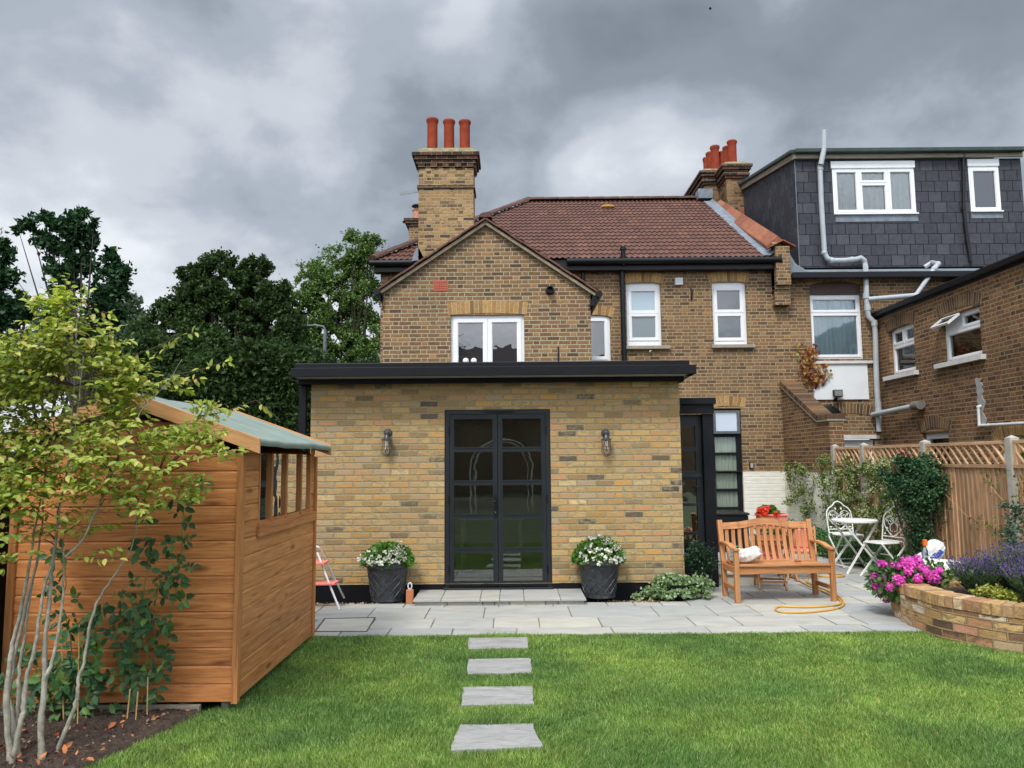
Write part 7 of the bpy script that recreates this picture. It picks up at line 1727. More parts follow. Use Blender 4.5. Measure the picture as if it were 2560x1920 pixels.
for i in range(N):
    s0, s1 = Ls[-1]*i/N, Ls[-1]*(i+1)/N; p, d, n = bat(s0); q, d2, n2 = bat(s1); z1 = HB-.108
    mb.add([p+Vector((0,0,-.06)),q+Vector((0,0,-.06)),q+Vector((0,0,z1)),p+Vector((0,0,z1))], [(0,1,2,3) if False else (3,2,1,0)], [[(s0,z1+.0),(s1,z1),(s1,-.06),(s0,-.06)]])
    mb.add([p+n*TH+Vector((0,0,-.06)),q+n2*TH+Vector((0,0,-.06)),q+n2*TH+Vector((0,0,z1)),p+n*TH+Vector((0,0,z1))], [(0,1,2,3)], [[(s0,-.06),(s1,-.06),(s1,z1),(s0,z1)]])
p, d, n = bat(0); mb.add([p+Vector((0,0,-.06)),p+n*TH+Vector((0,0,-.06)),p+n*TH+Vector((0,0,HB-.108)),p+Vector((0,0,HB-.108))], [(0,1,2,3)], [[(0,-.06),(TH,-.06),(TH,HB-.108),(0,HB-.108)]])
yr_ = bed[0].y+.02; mb.box((bed[0].x+.05,yr_,-.06),(5.6,yr_+.215,HB-.109)); mb.build("wall", BEDB, bedt)
mb = MB(); mbm = MB(); s = 0.0
while s < Ls[-1]-.08:
    w_ = random.uniform(.064,.076) if random.random() < .94 else .11; p, d, n = bat(s+w_/2); j = random.uniform(-.004,.006); z0, z1 = HB-.104, HB+random.uniform(-.004,.004); a = d*(w_/2-.001)
    base = [p-a-n*(.004+j), p+a-n*(.004+j), p+a+n*(TH+.002), p-a+n*(TH+.002)]; mb.prism([b+Vector((0,0,z0)) for b in base], (0,0,z1-z0)); s += w_+.010
for k in range(22):
    x = bed[0].x+.30+k*.077; mb.box((x,yr_-.005,HB-.104),(x+.068,yr_+.215,HB))
mb.build("coping", island_mat("reclaimed_coping_brick", [(0,(.20,.125,.06)),(.2,(.42,.26,.115)),(.45,(.50,.31,.13)),(.6,(.44,.29,.15)),(.72,(.36,.185,.095)),(.86,(.50,.335,.18)),(.97,(.52,.36,.20)),(1,(.60,.53,.44))], .88, .38, 26, 1.6, dist=.008), bedt, bevel=.006)
mb = MB()
for i in range(N):
    s0, s1 = Ls[-1]*i/N, Ls[-1]*(i+1)/N; p, d, n = bat(s0); q, d2, n2 = bat(s1)
    mb.prism([p+n*.006+Vector((0,0,HB-.106)),q+n2*.006+Vector((0,0,HB-.106)),q+n2*(TH-.005)+Vector((0,0,HB-.106)),p+n*(TH-.005)+Vector((0,0,HB-.106))], (0,0,.094))
mb.build("mortar", flat("sandy_mortar", (.36,.26,.14), .95, .25, 25, bump=1.0), bedt)
mb = MB(); Pp = [bat(Ls[-1]*i/30)[0]+bat(Ls[-1]*i/30)[2]*TH for i in range(31)]; mb.add([(p.x,p.y,HB-.05) for p in Pp]+[(5.6,Pp[-1].y,HB-.05),(5.6,yr_+.1,HB-.05)], [tuple(range(32,-1,-1))]); o = mb.build("bed_soil", SOILM, bedt)

# terracotta pot with magenta geranium behind the end of the wall
px_ = G(2262,1549); pcx, pcy = px_.x+.115, px_.y+.20; th_ = .31
t = thing("terracotta_pot", "terracotta pot half hidden behind the left end of the curved brick wall", "pot", (pcx, pcy, 0))
mb = MB(); mb.lathe([(.105,0),(.112,.0),(.165,th_*.82),(.182,th_*.83),(.186,th_),(.168,th_),(.155,th_*.85),(.08,th_*.8)], (0,0,0), 36); mb.build("body", TERR, t, smooth=True, local=True)
MAG = leaf_mat("magenta_petal", [(0,(.60,.05,.42)),(.6,(.76,.09,.55)),(1,(.85,.22,.68))], .28, .5, .3)
zm_ = lambda x, y: (2160+x/3.95, 1240+y/3.95)
hp = [zm_(*p) for p in ((195,680),(230,690),(170,670),(95,800),(130,800),(170,800),(115,870),(150,880),(140,925),(250,900),(215,1020),(330,810),(370,830),(350,850),(440,750),(300,690),(350,690),(400,680),(440,660),(470,690),(420,710),(520,620),(540,650),(570,710),(600,730),(530,830),(545,820),(620,770),(660,780),(700,790),(720,770),(700,830),(740,740),(390,640),(450,640),(640,800),(500,660))]
flowering("pink_geranium", "large magenta pink geranium spilling from the terracotta pot beside the raised bed", "flowering plant", Vector((pcx+.07,pcy,.34)), .42, .22, 1500, .055, heads_dome(hp, Vector((pcx+.07,pcy,.34)), .42, .25, .8), MAG, leaf_mat("geranium_leaf", [(0,(.03,.08,.025)),(.6,(.07,.16,.04)),(1,(.15,.26,.07))], .25, .45, .4), .048, 44, .028, dome=False)

# carrier bag, spray bottle and compost sack behind the flowers
g = GM("thin_white_plastic"); BAGM = g.done((.78,.80,.83), .35, g.noise(g.obj(), 14, 5, .7), .02, .8, spec=.5, extra={'Transmission Weight': .12})
bc = W(2330,1395,8.35); bc.z = .0; zz1 = W(2330,1362,8.35).z
t = thing("carrier_bag", "white plastic carrier bag with blue lettering slumped behind the pink geranium", "carrier bag", (bc.x, 8.35, HB))
def blobmesh(rx, ry, rz, wr, seed, n=56, m=36, knot=None):
    mb = MB(); vs = []; rn = random.Random(seed); ph = [rn.uniform(0,6) for _ in range(8)]
    for j in range(m+1):
        a = -math.pi/2+math.pi*j/m
        for i in range(n):
            b = 2*math.pi*i/n; w_ = 1+wr*(math.sin(3*b+ph[0]+2*a)+.6*math.sin(7*b+ph[1]+5*a)+.5*math.sin(13*b+ph[2]-4*a)+.35*math.sin(23*b+ph[3]+9*a)); zz = math.sin(a)
            r_ = math.cos(a)**.7 if math.cos(a) > 0 else 0
            vs.append((rx*r_*math.cos(b)*w_, ry*r_*math.sin(b)*w_, rz*(zz*w_ if zz > 0 else max(zz,-.55))))
    fs = [(j*n+i, j*n+(i+1)%n, (j+1)*n+(i+1)%n, (j+1)*n+i) for j in range(m) for i in range(n)]; mb.add(vs, fs); return mb
ctr = W(2322,1402,8.35)
o = blobmesh(.165,.13,.13,.045,3).build("body", BAGM, t, smooth=True, local=True); o.location = Vector((ctr.x-.02,8.35,ctr.z-.05))-Vector(WL[t.name])
o2 = blobmesh(.10,.08,.13,.06,5).build("handles", BAGM, t, smooth=True, local=True); c2 = W(2333,1380,8.33); o2.location = c2-Vector(WL[t.name]); o2.rotation_euler = (0,R(38),0)
fc = bpy.data.curves.new("bag_text", 'FONT'); fc.body = "Nisa"; fc.size = .085; fc.extrude = .001; fc.align_x = 'CENTER'; fc.align_y = 'CENTER'; fc.offset = .0035
fo_ = bpy.data.objects.new("tmp_text", fc); COL.objects.link(fo_); dg = bpy.context.evaluated_depsgraph_get(); me_ = bpy.data.meshes.new_from_object(fo_.evaluated_get(dg)); bpy.data.objects.remove(fo_)
me_.name = "lettering"; me_.materials.clear(); me_.materials.append(flat("royal_blue_print", (.02,.05,.36), .5, .05)); lo = bpy.data.objects.new("lettering", me_); COL.objects.link(lo); lo.parent = t
c3 = W(2342,1388,8.20); lo.location = c3-Vector(WL[t.name]); lo.rotation_euler = (R(82), R(-42), R(6))
mb = MB(); c4 = W(2340,1379,8.20); mb.tube([c4+Vector((-.03,0,-.006)),c4+Vector((-.01,0,.014)),c4+Vector((.02,0,.016))], .004, 6); mb.build("yellow_arc", flat("yellow_print", (.65,.45,.08), .5), t)
bb = W(2311,1368,8.25); t = thing("spray_bottle", "clear plastic bottle with bright orange top standing by the white carrier bag", "bottle", (bb.x, 8.25, HB))
mb = MB(); mb.lathe([(.03,-.14),(.032,-.13),(.032,-.03),(.014,.0),(.014,.012)], (0,0,0), 20); o = mb.build("bottle", glass_mat("clear_plastic", (.85,.9,.92), 1.5, .05), t, smooth=True, local=True); o.location = bb-Vector(WL[t.name])
mb = MB(); q = W(2311,1357,8.25); mb.box((q.x-.018,8.22,q.z-.03),(q.x+.020,8.26,q.z+.035)); mb.box((q.x-.012,8.235,q.z-.052),(q.x+.012,8.26,q.z-.031)); mb.build("top", flat("bright_orange_plastic", (.85,.16,.02), .4, .05), t, bevel=.005)
g = GM("printed_sack"); nn = g.noise(g.obj(), 9, 4, .7); SACK = g.done(g.ramp(nn, [(.0,(.66,.64,.54)),(.54,(.70,.68,.58)),(.57,(.05,.03,.05)),(.66,(.12,.06,.10)),(.70,(.66,.64,.54))], 'LINEAR'), .5, g.noise(g.obj(), 6, 4), .03, .8)
c = W(2352,1420,8.0); t_ = blobmesh(.34,.16,.09,.05,9); o = t_.build("compost_sack", SACK, smooth=True); o.location = (c.x+.02, 8.0, c.z-.01); o.rotation_euler = (0,R(3),R(-10)); tag(o, "crumpled cream and black printed compost sack lying under the carrier bag", "sack")
# ================================================================ SHRUBS AND FLOWERS ON THE RIGHT
def grow(name, label, cat, base, blobs, n, size, mat, tmpl=T_NEAR, clump=.28, per=30, axis=None, wob=.6, up=.6, stems=None, stemm=STEMG, sr=.006, group=None, shell=.3, gap=None):
    t = thing(name, label, cat, tuple(base), group=group); P = blob_points(blobs, n, clump, per, shell)
    if gap: P = P[gapkeep(P, *gap)]
    leaves("foliage", P, RNG.uniform(.7,1.3,len(P))*size, mat, t, tmpl, axis=(None if axis is None else np.tile(axis,(len(P),1))), wob=wob, up=up)
    mb = MB()
    for (c, r) in blobs:
        b = Vector(base)+Vector((random.gauss(0,.03),random.gauss(0,.03),0)); m = b.lerp(Vector(c), .5)+Vector((random.gauss(0,.03),random.gauss(0,.03),0)); mb.tube([b, m, c], [sr, sr*.7, sr*.3], 6)
    mb.build("stem", stemm, t, smooth=True); return t
def B_(x, y, Y, rx, ry, rz): return (W(x, y, Y), (rx, ry, rz))
# small box-like bush in black pot by the post
bp = G(1752,1463); t = thing("black_pot", "plain black pot holding the dark bush against the side door", "pot", (bp.x, bp.y+.05, 0))
yb5 = 9.30; bpx = W(1752,1440,yb5).x
mb = MB(); mb.lathe([(.10,0),(.13,.16),(.135,.22),(.12,.22),(.10,.2)], (bpx-bp.x, yb5-bp.y-.05, 0), 28); mb.build("body", BLACKP, t, smooth=True, local=True)
grow("dark_bush", "small dark glossy leaved bush in the black pot beside the black post", "bush", (bpx,yb5,.2), [B_(1748,1385,yb5,.15,.12,.13),B_(1765,1398,yb5,.12,.12,.12),B_(1728,1395,yb5,.12,.12,.13),B_(1750,1418,yb5,.15,.13,.10),B_(1742,1368,yb5,.08,.08,.07)], 2600, .030, leaf_mat("glossy_dark_leaf", [(0,(.008,.025,.014)),(.6,(.018,.05,.025)),(1,(.04,.09,.04))], .15, .3, .5), per=26)
# trailing pale green plant in a low dark pot
tp = G(1690,1492); t = thing("low_pot", "low wide dark pot almost covered by the trailing plant", "pot", (tp.x, 9.0, 0))
mb = MB(); mb.lathe([(.17,0),(.21,.15),(.22,.17),(.20,.17),(.18,.14)], (0,0,0), 30); mb.build("body", BLACKP, t, smooth=True, local=True)
TRAIL = leaf_mat("sage_trailing_leaf", [(0,(.11,.19,.08)),(.5,(.25,.36,.17)),(1,(.42,.52,.29))], .25, .5, .3)
tb = [B_(1660,1465,8.95,.16,.11,.09),B_(1700,1455,9.0,.20,.14,.08),B_(1740,1462,8.98,.14,.12,.09),B_(1640,1480,8.85,.13,.08,.06),B_(1690,1480,8.80,.20,.05,.07),B_(1745,1480,8.85,.11,.05,.07),B_(1605,1490,8.9,.10,.05,.03),B_(1580,1493,8.9,.05,.04,.02),B_(1765,1470,8.95,.05,.06,.09),B_(1665,1444,9.05,.12,.1,.04)]
tb = [(Vector((c.x,c.y,max(c.z,r[2]*.7))), r) for c, r in tb]
grow("trailing_plant", "pale grey green trailing plant spilling over a low pot at the corner of the extension", "trailing plant", (tp.x,9.0,.17), tb, 2600, .036, TRAIL, T_ROUND, clump=.35, per=22, up=.9)
for o in bpy.data.objects["trailing_plant"].children:
    if o.name.startswith("foliage"):
        co = np.zeros(len(o.data.vertices)*3, np.float32); o.data.vertices.foreach_get("co", co); co = co.reshape(-1,3); zz = co[:,2]+.17; zz = np.where(zz < .008, .008+np.abs(zz)*.12, zz); co[:,2] = zz-.17; o.data.vertices.foreach_set("co", co.ravel())

# jasmine on the fence with cream flowers, and on the painted wall
JAS = leaf_mat("jasmine_leaf", [(0,(.04,.08,.02)),(.4,(.12,.19,.045)),(.8,(.24,.31,.07)),(1,(.38,.40,.12))], .3, .4, .4)
CREAM = leaf_mat("cream_petal", [(0,(.50,.52,.33)),(.6,(.66,.66,.50)),(1,(.60,.58,.30))], .3, .6, .2)
z8 = lambda x, y: (1760+x*.452, 900+y*.452)
def jasmine(name, label, cat, strands, fn, per, size, flow, lm=None, fsize=.02):
    """strands: lists of photo points, fn maps a point to a place on the wall or fence"""
    P0 = fn(*strands[0][0]); t = thing(name, label, cat, (P0.x,P0.y,0)); mb = MB(); PT = []
    for st in strands:
        Q = [fn(*p)+Vector((random.gauss(0,.015),random.gauss(0,.015),random.gauss(0,.01))) for p in st]; mb.tube(Q, .0035, 5)
        for a, b in zip(Q, Q[1:]):
            n = max(1, int((b-a).length/.05)); PT += [a.lerp(b, random.random()) for _ in range(n)]
    mb.build("stem", flat("brown_vine_stem", (.12,.09,.05), .8), t)
    P = np.array([tuple(p+Vector((random.gauss(0,.045),random.gauss(0,.045)-.01,random.gauss(0,.05)))) for p in PT for _ in range(per)]); leaves("foliage", P, RNG.uniform(.7,1.3,len(P))*size, lm or JAS, t, T_NEAR, wob=.8, up=.5)
    if flow:
        F_ = np.array([tuple(p+Vector((random.gauss(-.03,.045),random.gauss(-.03,.045),random.gauss(0,.06)))) for p in PT for _ in range(2) if random.random() < flow])
        F2 = np.repeat(F_, 7, axis=0)+RNG.normal(size=(len(F_)*7,3))*.017; leaves("flowers", F2, fsize, CREAM, t, T_PETAL, wob=1.0, up=.2)
    return t
ff = lambda x, y: V(*z8(x,y), FX-.07)
fw = lambda x, y: W(*z8(x,y), YM-.08)
jasmine("star_jasmine", "flowering jasmine with cream blooms covering the fence panels beside the white chairs", "climbing plant",
 [[(740,1000),(730,850),(745,700),(720,560)],[(780,1000),(770,850),(800,700),(790,560),(800,520)],[(830,980),(815,800),(840,650),(830,560)],[(880,980),(900,840),(930,700),(900,600),(880,560)],[(950,1000),(960,900),(1000,800),(960,700),(940,610),(990,570)],[(1000,1010),(990,900),(1040,820),(1080,790)],[(830,830),(900,850),(980,840),(1060,860)],[(740,640),(830,610),(920,600),(1010,580),(1060,570)],[(720,780),(800,760),(880,760)],[(1000,760),(1030,700),(1010,640)]], ff, 16, .05, .9)
jasmine("star_jasmine", "denser leafy jasmine at the corner where the white wall meets the first fence post", "climbing plant",
 [[(690,900),(670,760),(650,660),(640,580),(680,540)],[(690,800),(700,700),(690,600),(700,560)],[(660,700),(640,640),(660,590)],[(700,1000),(690,900)]], ff, 16, .05, .6)
jasmine("star_jasmine", "thin jasmine climbing the white painted brick wall behind the bench", "climbing plant",
 [[(560,900),(545,800),(530,700),(540,620),(560,590)],[(560,860),(580,760),(600,680),(590,610)],[(500,740),(470,660),(455,600),(480,585),(520,590)],[(480,650),(500,620),(550,610)],[(560,700),(500,760),(450,790)],[(575,790),(600,800),(610,840)]], lambda x, y: V(*z8(x,y), 5.76), 12, .05, .5)
# yew-like shrub with red climber on top
YEW = leaf_mat("yew_needle_leaf", [(0,(.014,.045,.018)),(.5,(.032,.088,.034)),(.85,(.06,.14,.055)),(1,(.10,.20,.075))], .2, .5, .35)
Yy = 10.1
yb_ = [B_(*z8(1190,620),Yy,.26,.24,.22),B_(*z8(1150,690),Yy,.27,.25,.24),B_(*z8(1240,680),Yy,.26,.24,.24),B_(*z8(1190,760),Yy,.30,.25,.20),B_(*z8(1090,680),Yy+.1,.13,.16,.16),B_(*z8(1300,690),Yy-.05,.12,.12,.12),B_(*z8(1185,850),Yy,.20,.2,.20),B_(*z8(1200,930),Yy,.16,.16,.22),B_(*z8(1205,1010),Yy,.15,.15,.20),B_(*z8(1160,560),Yy,.18,.14,.12),B_(*z8(1215,590),Yy,.17,.14,.14),B_(*z8(1260,780),Yy,.14,.14,.14),B_(*z8(1010,640),Yy+.2,.08,.08,.14),B_(*z8(1040,760),Yy,.10,.1,.08),B_(*z8(1320,660),Yy,.10,.1,.06),B_(*z8(1100,570),Yy,.08,.08,.14),B_(*z8(1290,740),Yy,.12,.1,.09),B_(*z8(1270,600),Yy,.08,.08,.10)]
yb_ = [(Vector((min(c.x,FX-.12-r[0]*.4),c.y,c.z)), r) for c, r in yb_]
t = grow("evergreen_shrub", "dark feathery evergreen shrub standing against the fence right of the white chairs", "shrub", (5.35,Yy,0), yb_, 26000, .036, YEW, T_FAR, clump=.30, per=22, wob=.9, up=.4, stemm=BARKD, sr=.02, gap=(13.0,-.25,1.5))
rc = [ff(1110,540), ff(1120,560), ff(1100,580), ff(1085,600), ff(1115,525)]
P = np.array([tuple(p+Vector((-.05+random.gauss(0,.03),random.gauss(0,.04),random.gauss(0,.035)))) for p in rc for _ in range(40)]); t = thing("red_leaved_climber", "crimson leaved sprig poking over the evergreen shrub at the lattice", "climbing plant", tuple(rc[0])); leaves("foliage", P, .04, leaf_mat("crimson_leaf", [(0,(.20,.015,.035)),(1,(.42,.04,.08))]), t, T_NEAR, wob=.9)
mb = MB(); mb.tube([rc[0]+Vector((0,0,-.4)), rc[3], rc[0]], .004, 5); mb.build("stem", BARKD, t)
# twining plants on the near fence panels
jasmine("young_climber", "young sparse climber tied across the fence panel beside the concrete post", "climbing plant", [[(1480,870),(1530,910),(1590,930),(1630,970),(1680,1000),(1660,1020)],[(1600,940),(1640,990),(1650,1030)],[(1540,650),(1580,690),(1620,720)],[(1660,600),(1690,620)]], ff, 5, .04, .0)
jasmine("young_climber", "sparse climber on the fence panel at the right edge of the picture", "climbing plant", [[(1740,640),(1750,700),(1745,760),(1765,800)]], ff, 6, .05, .0)
jasmine("elder_sprig", "bright green leafy sprig growing behind the lattice at the right edge", "plant", [[(1700,560),(1730,520),(1750,490)],[(1710,480),(1740,470),(1765,450)]], lambda x, y: V(*z8(x,y), FX+.35), 10, .07, .0, MIDLEAF)
# tie wires
mb = MB(); mb.tube([ff(1340,740)+Vector((-.02,0,0)), ff(1480,870)+Vector((-.04,0,0))], .003, 5); mb.tube([ff(1600,700)+Vector((-.03,0,0)), ff(1690,790)+Vector((-.05,0,0)), ff(1770,880)+Vector((-.06,0,0))], .003, 5); o = mb.build("training_wire", CANE); tag(o, "thin pale strings stretched diagonally across the fence for climbers", "wire")
# autumn creeper on the neighbour's wall
RC = leaf_mat("rusty_creeper_leaf", [(0,(.16,.045,.02)),(.45,(.34,.10,.03)),(.75,(.42,.20,.05)),(.9,(.40,.36,.06)),(1,(.16,.26,.05))], .25, .5, .3)
rp = [(555,30),(575,0),(600,-20),(590,-60),(610,-80),(560,60),(590,70),(620,60),(600,110),(640,80),(660,110),(640,50),(680,70),(670,30),(650,100),(620,120),(600,90),(580,-30),(615,30),(520,-70),(570,100),(585,20),(600,-45)]
t = thing("autumn_creeper", "rusty red and yellow creeper hanging between the neighbour's window and the white panel", "climbing plant", tuple(fw(600,30)))
P = np.array([tuple(fw(x,y)+Vector((random.gauss(0,.055),random.gauss(0,.02),random.gauss(0,.06)))) for x, y in rp for _ in range(11)]); leaves("foliage", P, RNG.uniform(.05,.09,len(P)), RC, t, T_ROUND, axis=np.tile([0,-.1,-1.0],(len(P),1)), nrm=np.tile([0,-1.0,.3],(len(P),1)), wob=.45)
mb = MB(); mb.tube([fw(650,110),fw(610,50),fw(580,-10),fw(610,-85)], .008, 6); mb.build("stem", BARKD, t)

# lavender and golden marjoram in the raised bed
LAVL = leaf_mat("lavender_leaf", [(0,(.05,.095,.06)),(.6,(.10,.17,.11)),(1,(.17,.25,.18))], .2, .6, .2)
LAVF = leaf_mat("lavender_flower", [(0,(.05,.028,.13)),(.5,(.11,.06,.25)),(1,(.19,.12,.36))], .2, .6, .2)
def lavender(c, r, h, n, label):
    t = thing("lavender", label, "lavender", tuple(c), group="lavender in the raised bed"); c = Vector(c)
    LP_ = []; LA_ = []; FP = []; FA = []; mb = MB()
    for _ in range(n):
        a = random.uniform(0,6.28); q = random.random()**.6; b = c+Vector((math.cos(a)*r*.25*q,math.sin(a)*r*.25*q,0)); ln = random.uniform(.75,1.1)*h; d = Vector((math.cos(a)*q*r/h*1.0+random.gauss(0,.06), math.sin(a)*q*r/h*1.0+random.gauss(0,.06), 1.0)).normalized(); e = b+d*ln
        mb.tube([b+d*ln*.4, e], [.0022,.0014], 4)
        for k in range(12): s_ = random.uniform(.12,.70); LP_.append(b+d*ln*s_); LA_.append(d+Vector((random.gauss(0,.5),random.gauss(0,.5),.2)))
        for k in range(10): s_ = random.uniform(.80,1.03); FP.append(b+d*ln*s_+Vector((random.gauss(0,.006),random.gauss(0,.006),0))); FA.append(d+Vector((random.gauss(0,.6),random.gauss(0,.6),.3)))
    mb.build("stem", STEMG, t)
    leaves("foliage", np.array([tuple(p) for p in LP_]), RNG.uniform(.03,.055,len(LP_)), LAVL, t, T_FAR, axis=np.array([tuple(p) for p in LA_]), wob=.1); leaves("flowers", np.array([tuple(p) for p in FP]), RNG.uniform(.012,.022,len(FP)), LAVF, t, T_FAR, axis=np.array([tuple(p) for p in FA]), wob=.2)
zs_ = HB-.05
lavender((4.30,7.20,zs_), .26, .34, 220, "leftmost lavender of the raised bed, leaning over the brick wall beside the geranium")
lavender((4.66,7.15,zs_), .34, .44, 320, "big lavender clump in the middle of the raised bed behind the golden marjoram")
lavender((4.50,6.70,zs_), .24, .36, 230, "lavender directly right of the golden marjoram in the raised bed")
lavender((4.98,7.0,zs_), .34, .46, 260, "lavender nearest the fence at the right edge of the raised bed")
lavender((4.48,6.28,zs_), .24, .32, 170, "nearest lavender at the right edge, low against the brick coping")
gc = Vector((4.27,6.93,0)); grow("golden_marjoram", "low mound of yellow green marjoram between the lavenders in the raised bed", "herb", (gc.x,6.93,zs_), [((gc.x,6.93,.37),(.13,.13,.06)),((gc.x-.05,7.02,.37),(.08,.08,.05)),((gc.x+.05,6.82,.37),(.09,.10,.05))], 1900, .022, leaf_mat("golden_leaf", [(0,(.25,.29,.05)),(.6,(.42,.44,.08)),(1,(.55,.54,.14))], .3, .5, .3), T_ROUND, clump=.3, per=20, up=.9)
grow("silver_plant", "grey green leafy plant at the foot of the concrete post behind the lavender", "plant", (5.45,8.3,.1), [((5.42,8.25,.75),(.12,.14,.18)),((5.44,8.15,.5),(.14,.16,.2)),((5.42,8.35,1.0),(.08,.10,.12))], 1300, .04, LAVL, T_FAR, per=24)
# low dark planting at the foot of the fence and wall
for (x, y, Y, lab) in ((1990,1335,15.6,"low dark clump of leaves at the foot of the white wall"),(2050,1330,14.2,"dark leafy clump at the foot of the first fence post"),(2075,1350,12.6,"dark low plants behind the white chair's back"),(2180,1385,11.4,"dark low plants at the foot of the fence under the round table"),(2250,1395,10.6,"dark low plants at the foot of the evergreen shrub")):
    c = W(x, y, Y); c.z = .16; c.x = min(c.x, 5.4)
    grow("border_plant", lab, "plant", (c.x,c.y,0), [(c,(.30,.30,.20)),(c+Vector((.05,.6,0)),(.28,.35,.2)),(c+Vector((-.02,-.5,-.02)),(.26,.35,.16))], 2200, .05, DKLEAF, T_NEAR, per=24, group="low planting along the fence foot")
mb = MB(); mb.add([(5.0,16.3,.015),(5.0,12.5,.015),(5.25,8.2,.015),(5.64,8.2,.015),(5.64,16.3,.015)], [(0,1,2,3,4)]); o = mb.build("border_soil", SOILM); tag(o, kind='structure')

# ================================================================ BACKGROUND TREES
def big_tree(name, label, Y, trunkpx, blobs, n, size, mat, clump=.24, per=45, tr=.25, shell=.45, up=.6, bark=BARKD, rs=.72, gap=None):
    bx_ = W(trunkpx, 1152, Y).x; t = thing(name, label, "tree", (bx_, Y, 0), group="trees beyond the garden")
    bl_ = [(W(x, y, Y+dy), (rx*rs, rx*rs*.6, rz*rs)) for (x, y, dy, rx, rz) in blobs]; P = blob_points(bl_, n, clump, per, shell)
    if gap is not None: P = P[gapkeep(P, gap[0], gap[1], gap[2])]
    leaves("crown", P, RNG.uniform(.65,1.35,len(P))*size, mat, t, T_FAR, wob=1.0, up=up)
    top = max(b[0].z for b in bl_); mb = MB(); hub = Vector((bx_, Y, top*.35)); mb.tube([(bx_,Y,-.2), hub, Vector((bx_,Y,top*.62))], [tr, tr*.8, tr*.4], 10)
    for c, r in bl_:
        s = Vector((bx_,Y,top*random.uniform(.25,.6))); m = s.lerp(c, .55)+Vector((0,0,-r[2]*.2)); mb.tube([s, m, c+Vector((0,0,r[2]*.4))], [tr*.32, tr*.2, tr*.05], 7)
    mb.build("trunk", bark, t, smooth=True); return t
DARK = leaf_mat("dark_tree_leaf", [(0,(.016,.034,.012)),(.5,(.036,.068,.022)),(.85,(.068,.115,.035)),(1,(.11,.16,.05))], .3, .6, .15)
MIDT = leaf_mat("mid_tree_leaf", [(0,(.045,.09,.02)),(.5,(.09,.165,.035)),(.85,(.15,.24,.055)),(1,(.22,.31,.08))], .3, .45, .4)
BLUT = leaf_mat("dark_blue_green_leaf", [(0,(.010,.030,.015)),(.5,(.022,.062,.027)),(.85,(.045,.105,.042)),(1,(.08,.16,.06))], .22, .55, .2)
GRYT = leaf_mat("grey_green_leaf", [(0,(.05,.08,.05)),(.5,(.09,.135,.08)),(1,(.15,.20,.12))], .3, .5, .3)
big_tree("tall_ash_tree", "tall dark tree with two ragged upright crowns rising above the shed on the left", 13.0, 195,
 [(75,562,0,.24,.12),(110,558,0,.34,.22),(140,585,.1,.42,.36),(180,560,0,.34,.34),(205,600,.1,.34,.36),(165,630,.1,.46,.4),(200,655,.1,.34,.3),(150,680,0,.34,.40),(170,730,.1,.34,.4),(150,790,0,.32,.4),(205,540,0,.16,.2),(120,545,0,.14,.2),(284,645,.2,.20,.26),(296,675,.2,.26,.26),(272,700,.2,.32,.34),(300,725,.2,.24,.26),(258,750,0,.32,.36),(288,780,.1,.26,.3),(240,800,.1,.36,.36),(215,830,0,.45,.36),(235,560,0,.10,.12),(45,575,0,.12,.08)], 17000, .095, BLUT, clump=.26, per=16, tr=.085, shell=.1, rs=.72, gap=(6.4,-.38,1.0))
big_tree("ash_tree", "dark tree cut by the left edge of the picture", 13.5, -40,
 [(-5,640,0,.35,.4),(5,700,0,.42,.45),(15,760,0,.55,.40),(55,765,0,.42,.28),(75,775,0,.28,.22),(-30,720,0,.5,.6),(-60,600,0,.5,.5),(50,800,0,.35,.2),(0,800,0,.4,.25),(0,615,0,.18,.22)], 11000, .095, BLUT, clump=.26, per=16, tr=.2, shell=.1, rs=.68, gap=(6.4,-.30,2.0))
big_tree("dark_oak_tree", "broad very dark tree in the middle distance left of the house", 24.0, 590,
 [(550,665,0,.75,.5),(525,700,.5,1.0,.7),(590,700,0,.9,.7),(640,690,.5,.7,.6),(500,740,0,1.0,.7),(560,755,1,1.3,.9),(640,760,0,1.2,.8),(690,760,.5,.8,.6),(440,775,0,.9,.5),(420,800,.5,1.0,.6),(480,820,0,1.5,.9),(580,840,1,1.6,1.1),(680,830,0,1.3,1.0),(710,800,0,.7,.5),(400,840,0,1.1,.8),(700,720,0,.45,.35),(480,680,0,.5,.35),(610,660,0,.5,.4),(655,660,0,.35,.3)], 85000, .115, DARK, clump=.14, per=24, tr=.3, shell=.2, rs=.88, gap=(3.6,-.34,.5))
big_tree("plane_tree", "lighter green tree standing directly left of the house gable", 29.0, 880,
 [(890,625,0,.9,.6),(930,640,0,.8,.6),(860,660,.5,1.2,.8),(920,690,1,1.3,1.0),(800,690,0,1.0,.7),(840,730,0,1.5,1.0),(770,730,0,1.0,.7),(900,760,1,1.5,1.1),(800,790,0,1.5,1.0),(740,770,0,.8,.6),(880,830,1,1.7,1.2),(800,860,0,1.6,1.1),(760,830,0,1.2,.9),(930,600,0,.5,.4),(880,590,0,.4,.3),(925,880,0,1.3,1.1),(850,900,0,1.6,1.1)], 70000, .115, MIDT, clump=.12, per=14, tr=.22, shell=.1, rs=.98, gap=(4.1,-.22,2.5))
big_tree("willow_tree", "pale grey green tree low on the skyline between the two dark trees", 32.0, 300,
 [(300,800,0,1.3,1.0),(250,830,0,1.6,1.0),(330,770,0,.7,.9),(340,830,0,1.3,.9),(200,860,0,1.6,1.0),(130,850,0,1.2,.8),(60,860,0,1.3,.8),(320,860,0,1.6,1.2),(110,800,0,.9,.5)], 30000, .13, GRYT, clump=.22, per=40, tr=.3)
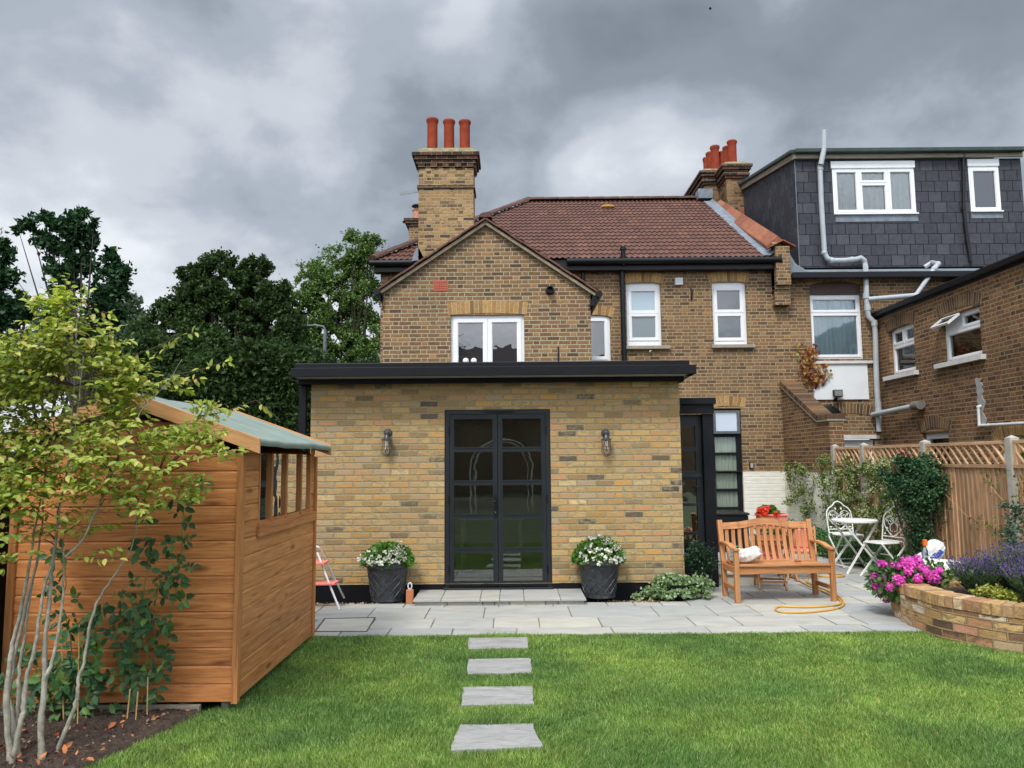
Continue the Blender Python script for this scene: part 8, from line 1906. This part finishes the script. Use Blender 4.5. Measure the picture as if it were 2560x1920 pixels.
# belt of dark hedge-like trees filling the gap below
for (lab, Y, tpx, bl2, m_, n_) in (
 ("dark bushy tree behind the shed roof, left of the black corner post", 15.5, 640, [(560,930,0,.9,.7),(640,920,0,.9,.8),(710,950,0,.8,.8),(740,1010,0,.6,.7),(600,1000,0,1.0,.8),(680,1040,0,.9,.7),(720,1090,0,.7,.7),(500,980,0,1.0,.8),(745,930,0,.5,.7),(760,1100,0,.5,.8),(755,1030,0,.45,.6)], DARK, 36000),
 ("dark green tree low behind the shed ridge", 18.0, 400, [(380,900,0,1.0,.9),(450,910,0,1.1,.9),(330,920,0,1.1,.9),(270,930,0,1.1,.9),(520,890,0,1.0,.8),(420,980,0,1.2,.9),(300,990,0,1.2,.9)], DARK, 28000),
 ("dull green bushy tree at the far left skyline behind the lime leaves", 20.0, 120, [(60,880,0,1.1,.6),(150,880,0,1.1,.6),(200,900,0,1.0,.7),(20,900,0,1.0,.6),(100,940,0,1.4,.8),(-40,900,0,1.0,.7)], leaf_mat("olive_leaf", [(0,(.02,.035,.012)),(.6,(.045,.07,.025)),(1,(.08,.11,.04))], .2, .5, .3), 16000),
 ("mid green tree between the dark oak and the house, behind the black post", 22.0, 830, [(760,920,0,1.1,.9),(840,960,0,1.3,1.0),(920,960,0,1.2,1.0),(700,900,0,1.0,.8),(790,1010,0,1.3,1.0)], leaf_mat("forest_leaf", [(0,(.014,.035,.012)),(.6,(.03,.07,.02)),(1,(.055,.11,.03))], .25, .5, .3), 20000)):
    big_tree("bushy_tree", lab, Y, tpx, bl2, int(n_*1.3), .105, m_, clump=.20, per=30, tr=.2)

big_tree("garden_tree", "tree behind the viewer mirrored in the left pane of the gable window", -17.0, 1280, [], 1, .1, DARK) if False else None
def mirror_tree():
    t = thing("mirrored_tree", "leafy tree seen only as a reflection in the gable window", "tree", (-5.5,-16,0)); bl_ = [(Vector((-5.5+dx_,-16,z)), (r,r,r)) for dx_, z, r in ((0,8.5,1.8),(-1.5,7,1.8),(1.4,7.2,1.6),(.3,10,1.2),(-.8,6,1.6),(.9,5.6,1.5))]
    P = blob_points(bl_, 20000, .2, 30, .2); leaves("crown", P, .12, DARK, t, T_FAR, wob=1.0); mb = MB(); mb.tube([(-5.5,-16,-.2),(-5.4,-16,4),(-5.5,-16,8)], [.3,.22,.08], 10); mb.build("trunk", BARKD, t, smooth=True)
mirror_tree()

t = thing("garden_arch", "white metal rose arch behind the viewer, mirrored in the french door glass", "garden arch", (-.34,-5.1,0))
for yy in (-5.1, -5.55):
    mb = MB(); P = [(-1.30,yy,-.05),(-1.30,yy,1.4)]+[(-.34-.96*math.cos(math.pi*k/14),yy,1.4+.85*math.sin(math.pi*k/14)) for k in range(1,14)]+[(.62,yy,1.4),(.62,yy,-.05)]
    mb.tube(P, .016, 8); mb.tube([(-.34+(p[0]+.34)*.86,yy,p[2]*.965) for p in P], .012, 8); mb.build("hoop", WHITEM, t, smooth=True)
mb = MB()
for x_, z_ in [(-1.3,.3+.28*k) for k in range(5)]+[(.62,.3+.28*k) for k in range(5)]+[(-.34-.96*math.cos(math.pi*k/10),1.4+.85*math.sin(math.pi*k/10)) for k in range(1,10)]: mb.tube([(x_,-5.1,z_),(x_,-5.55,z_)], .008, 6)
mb.build("rung", WHITEM, t)
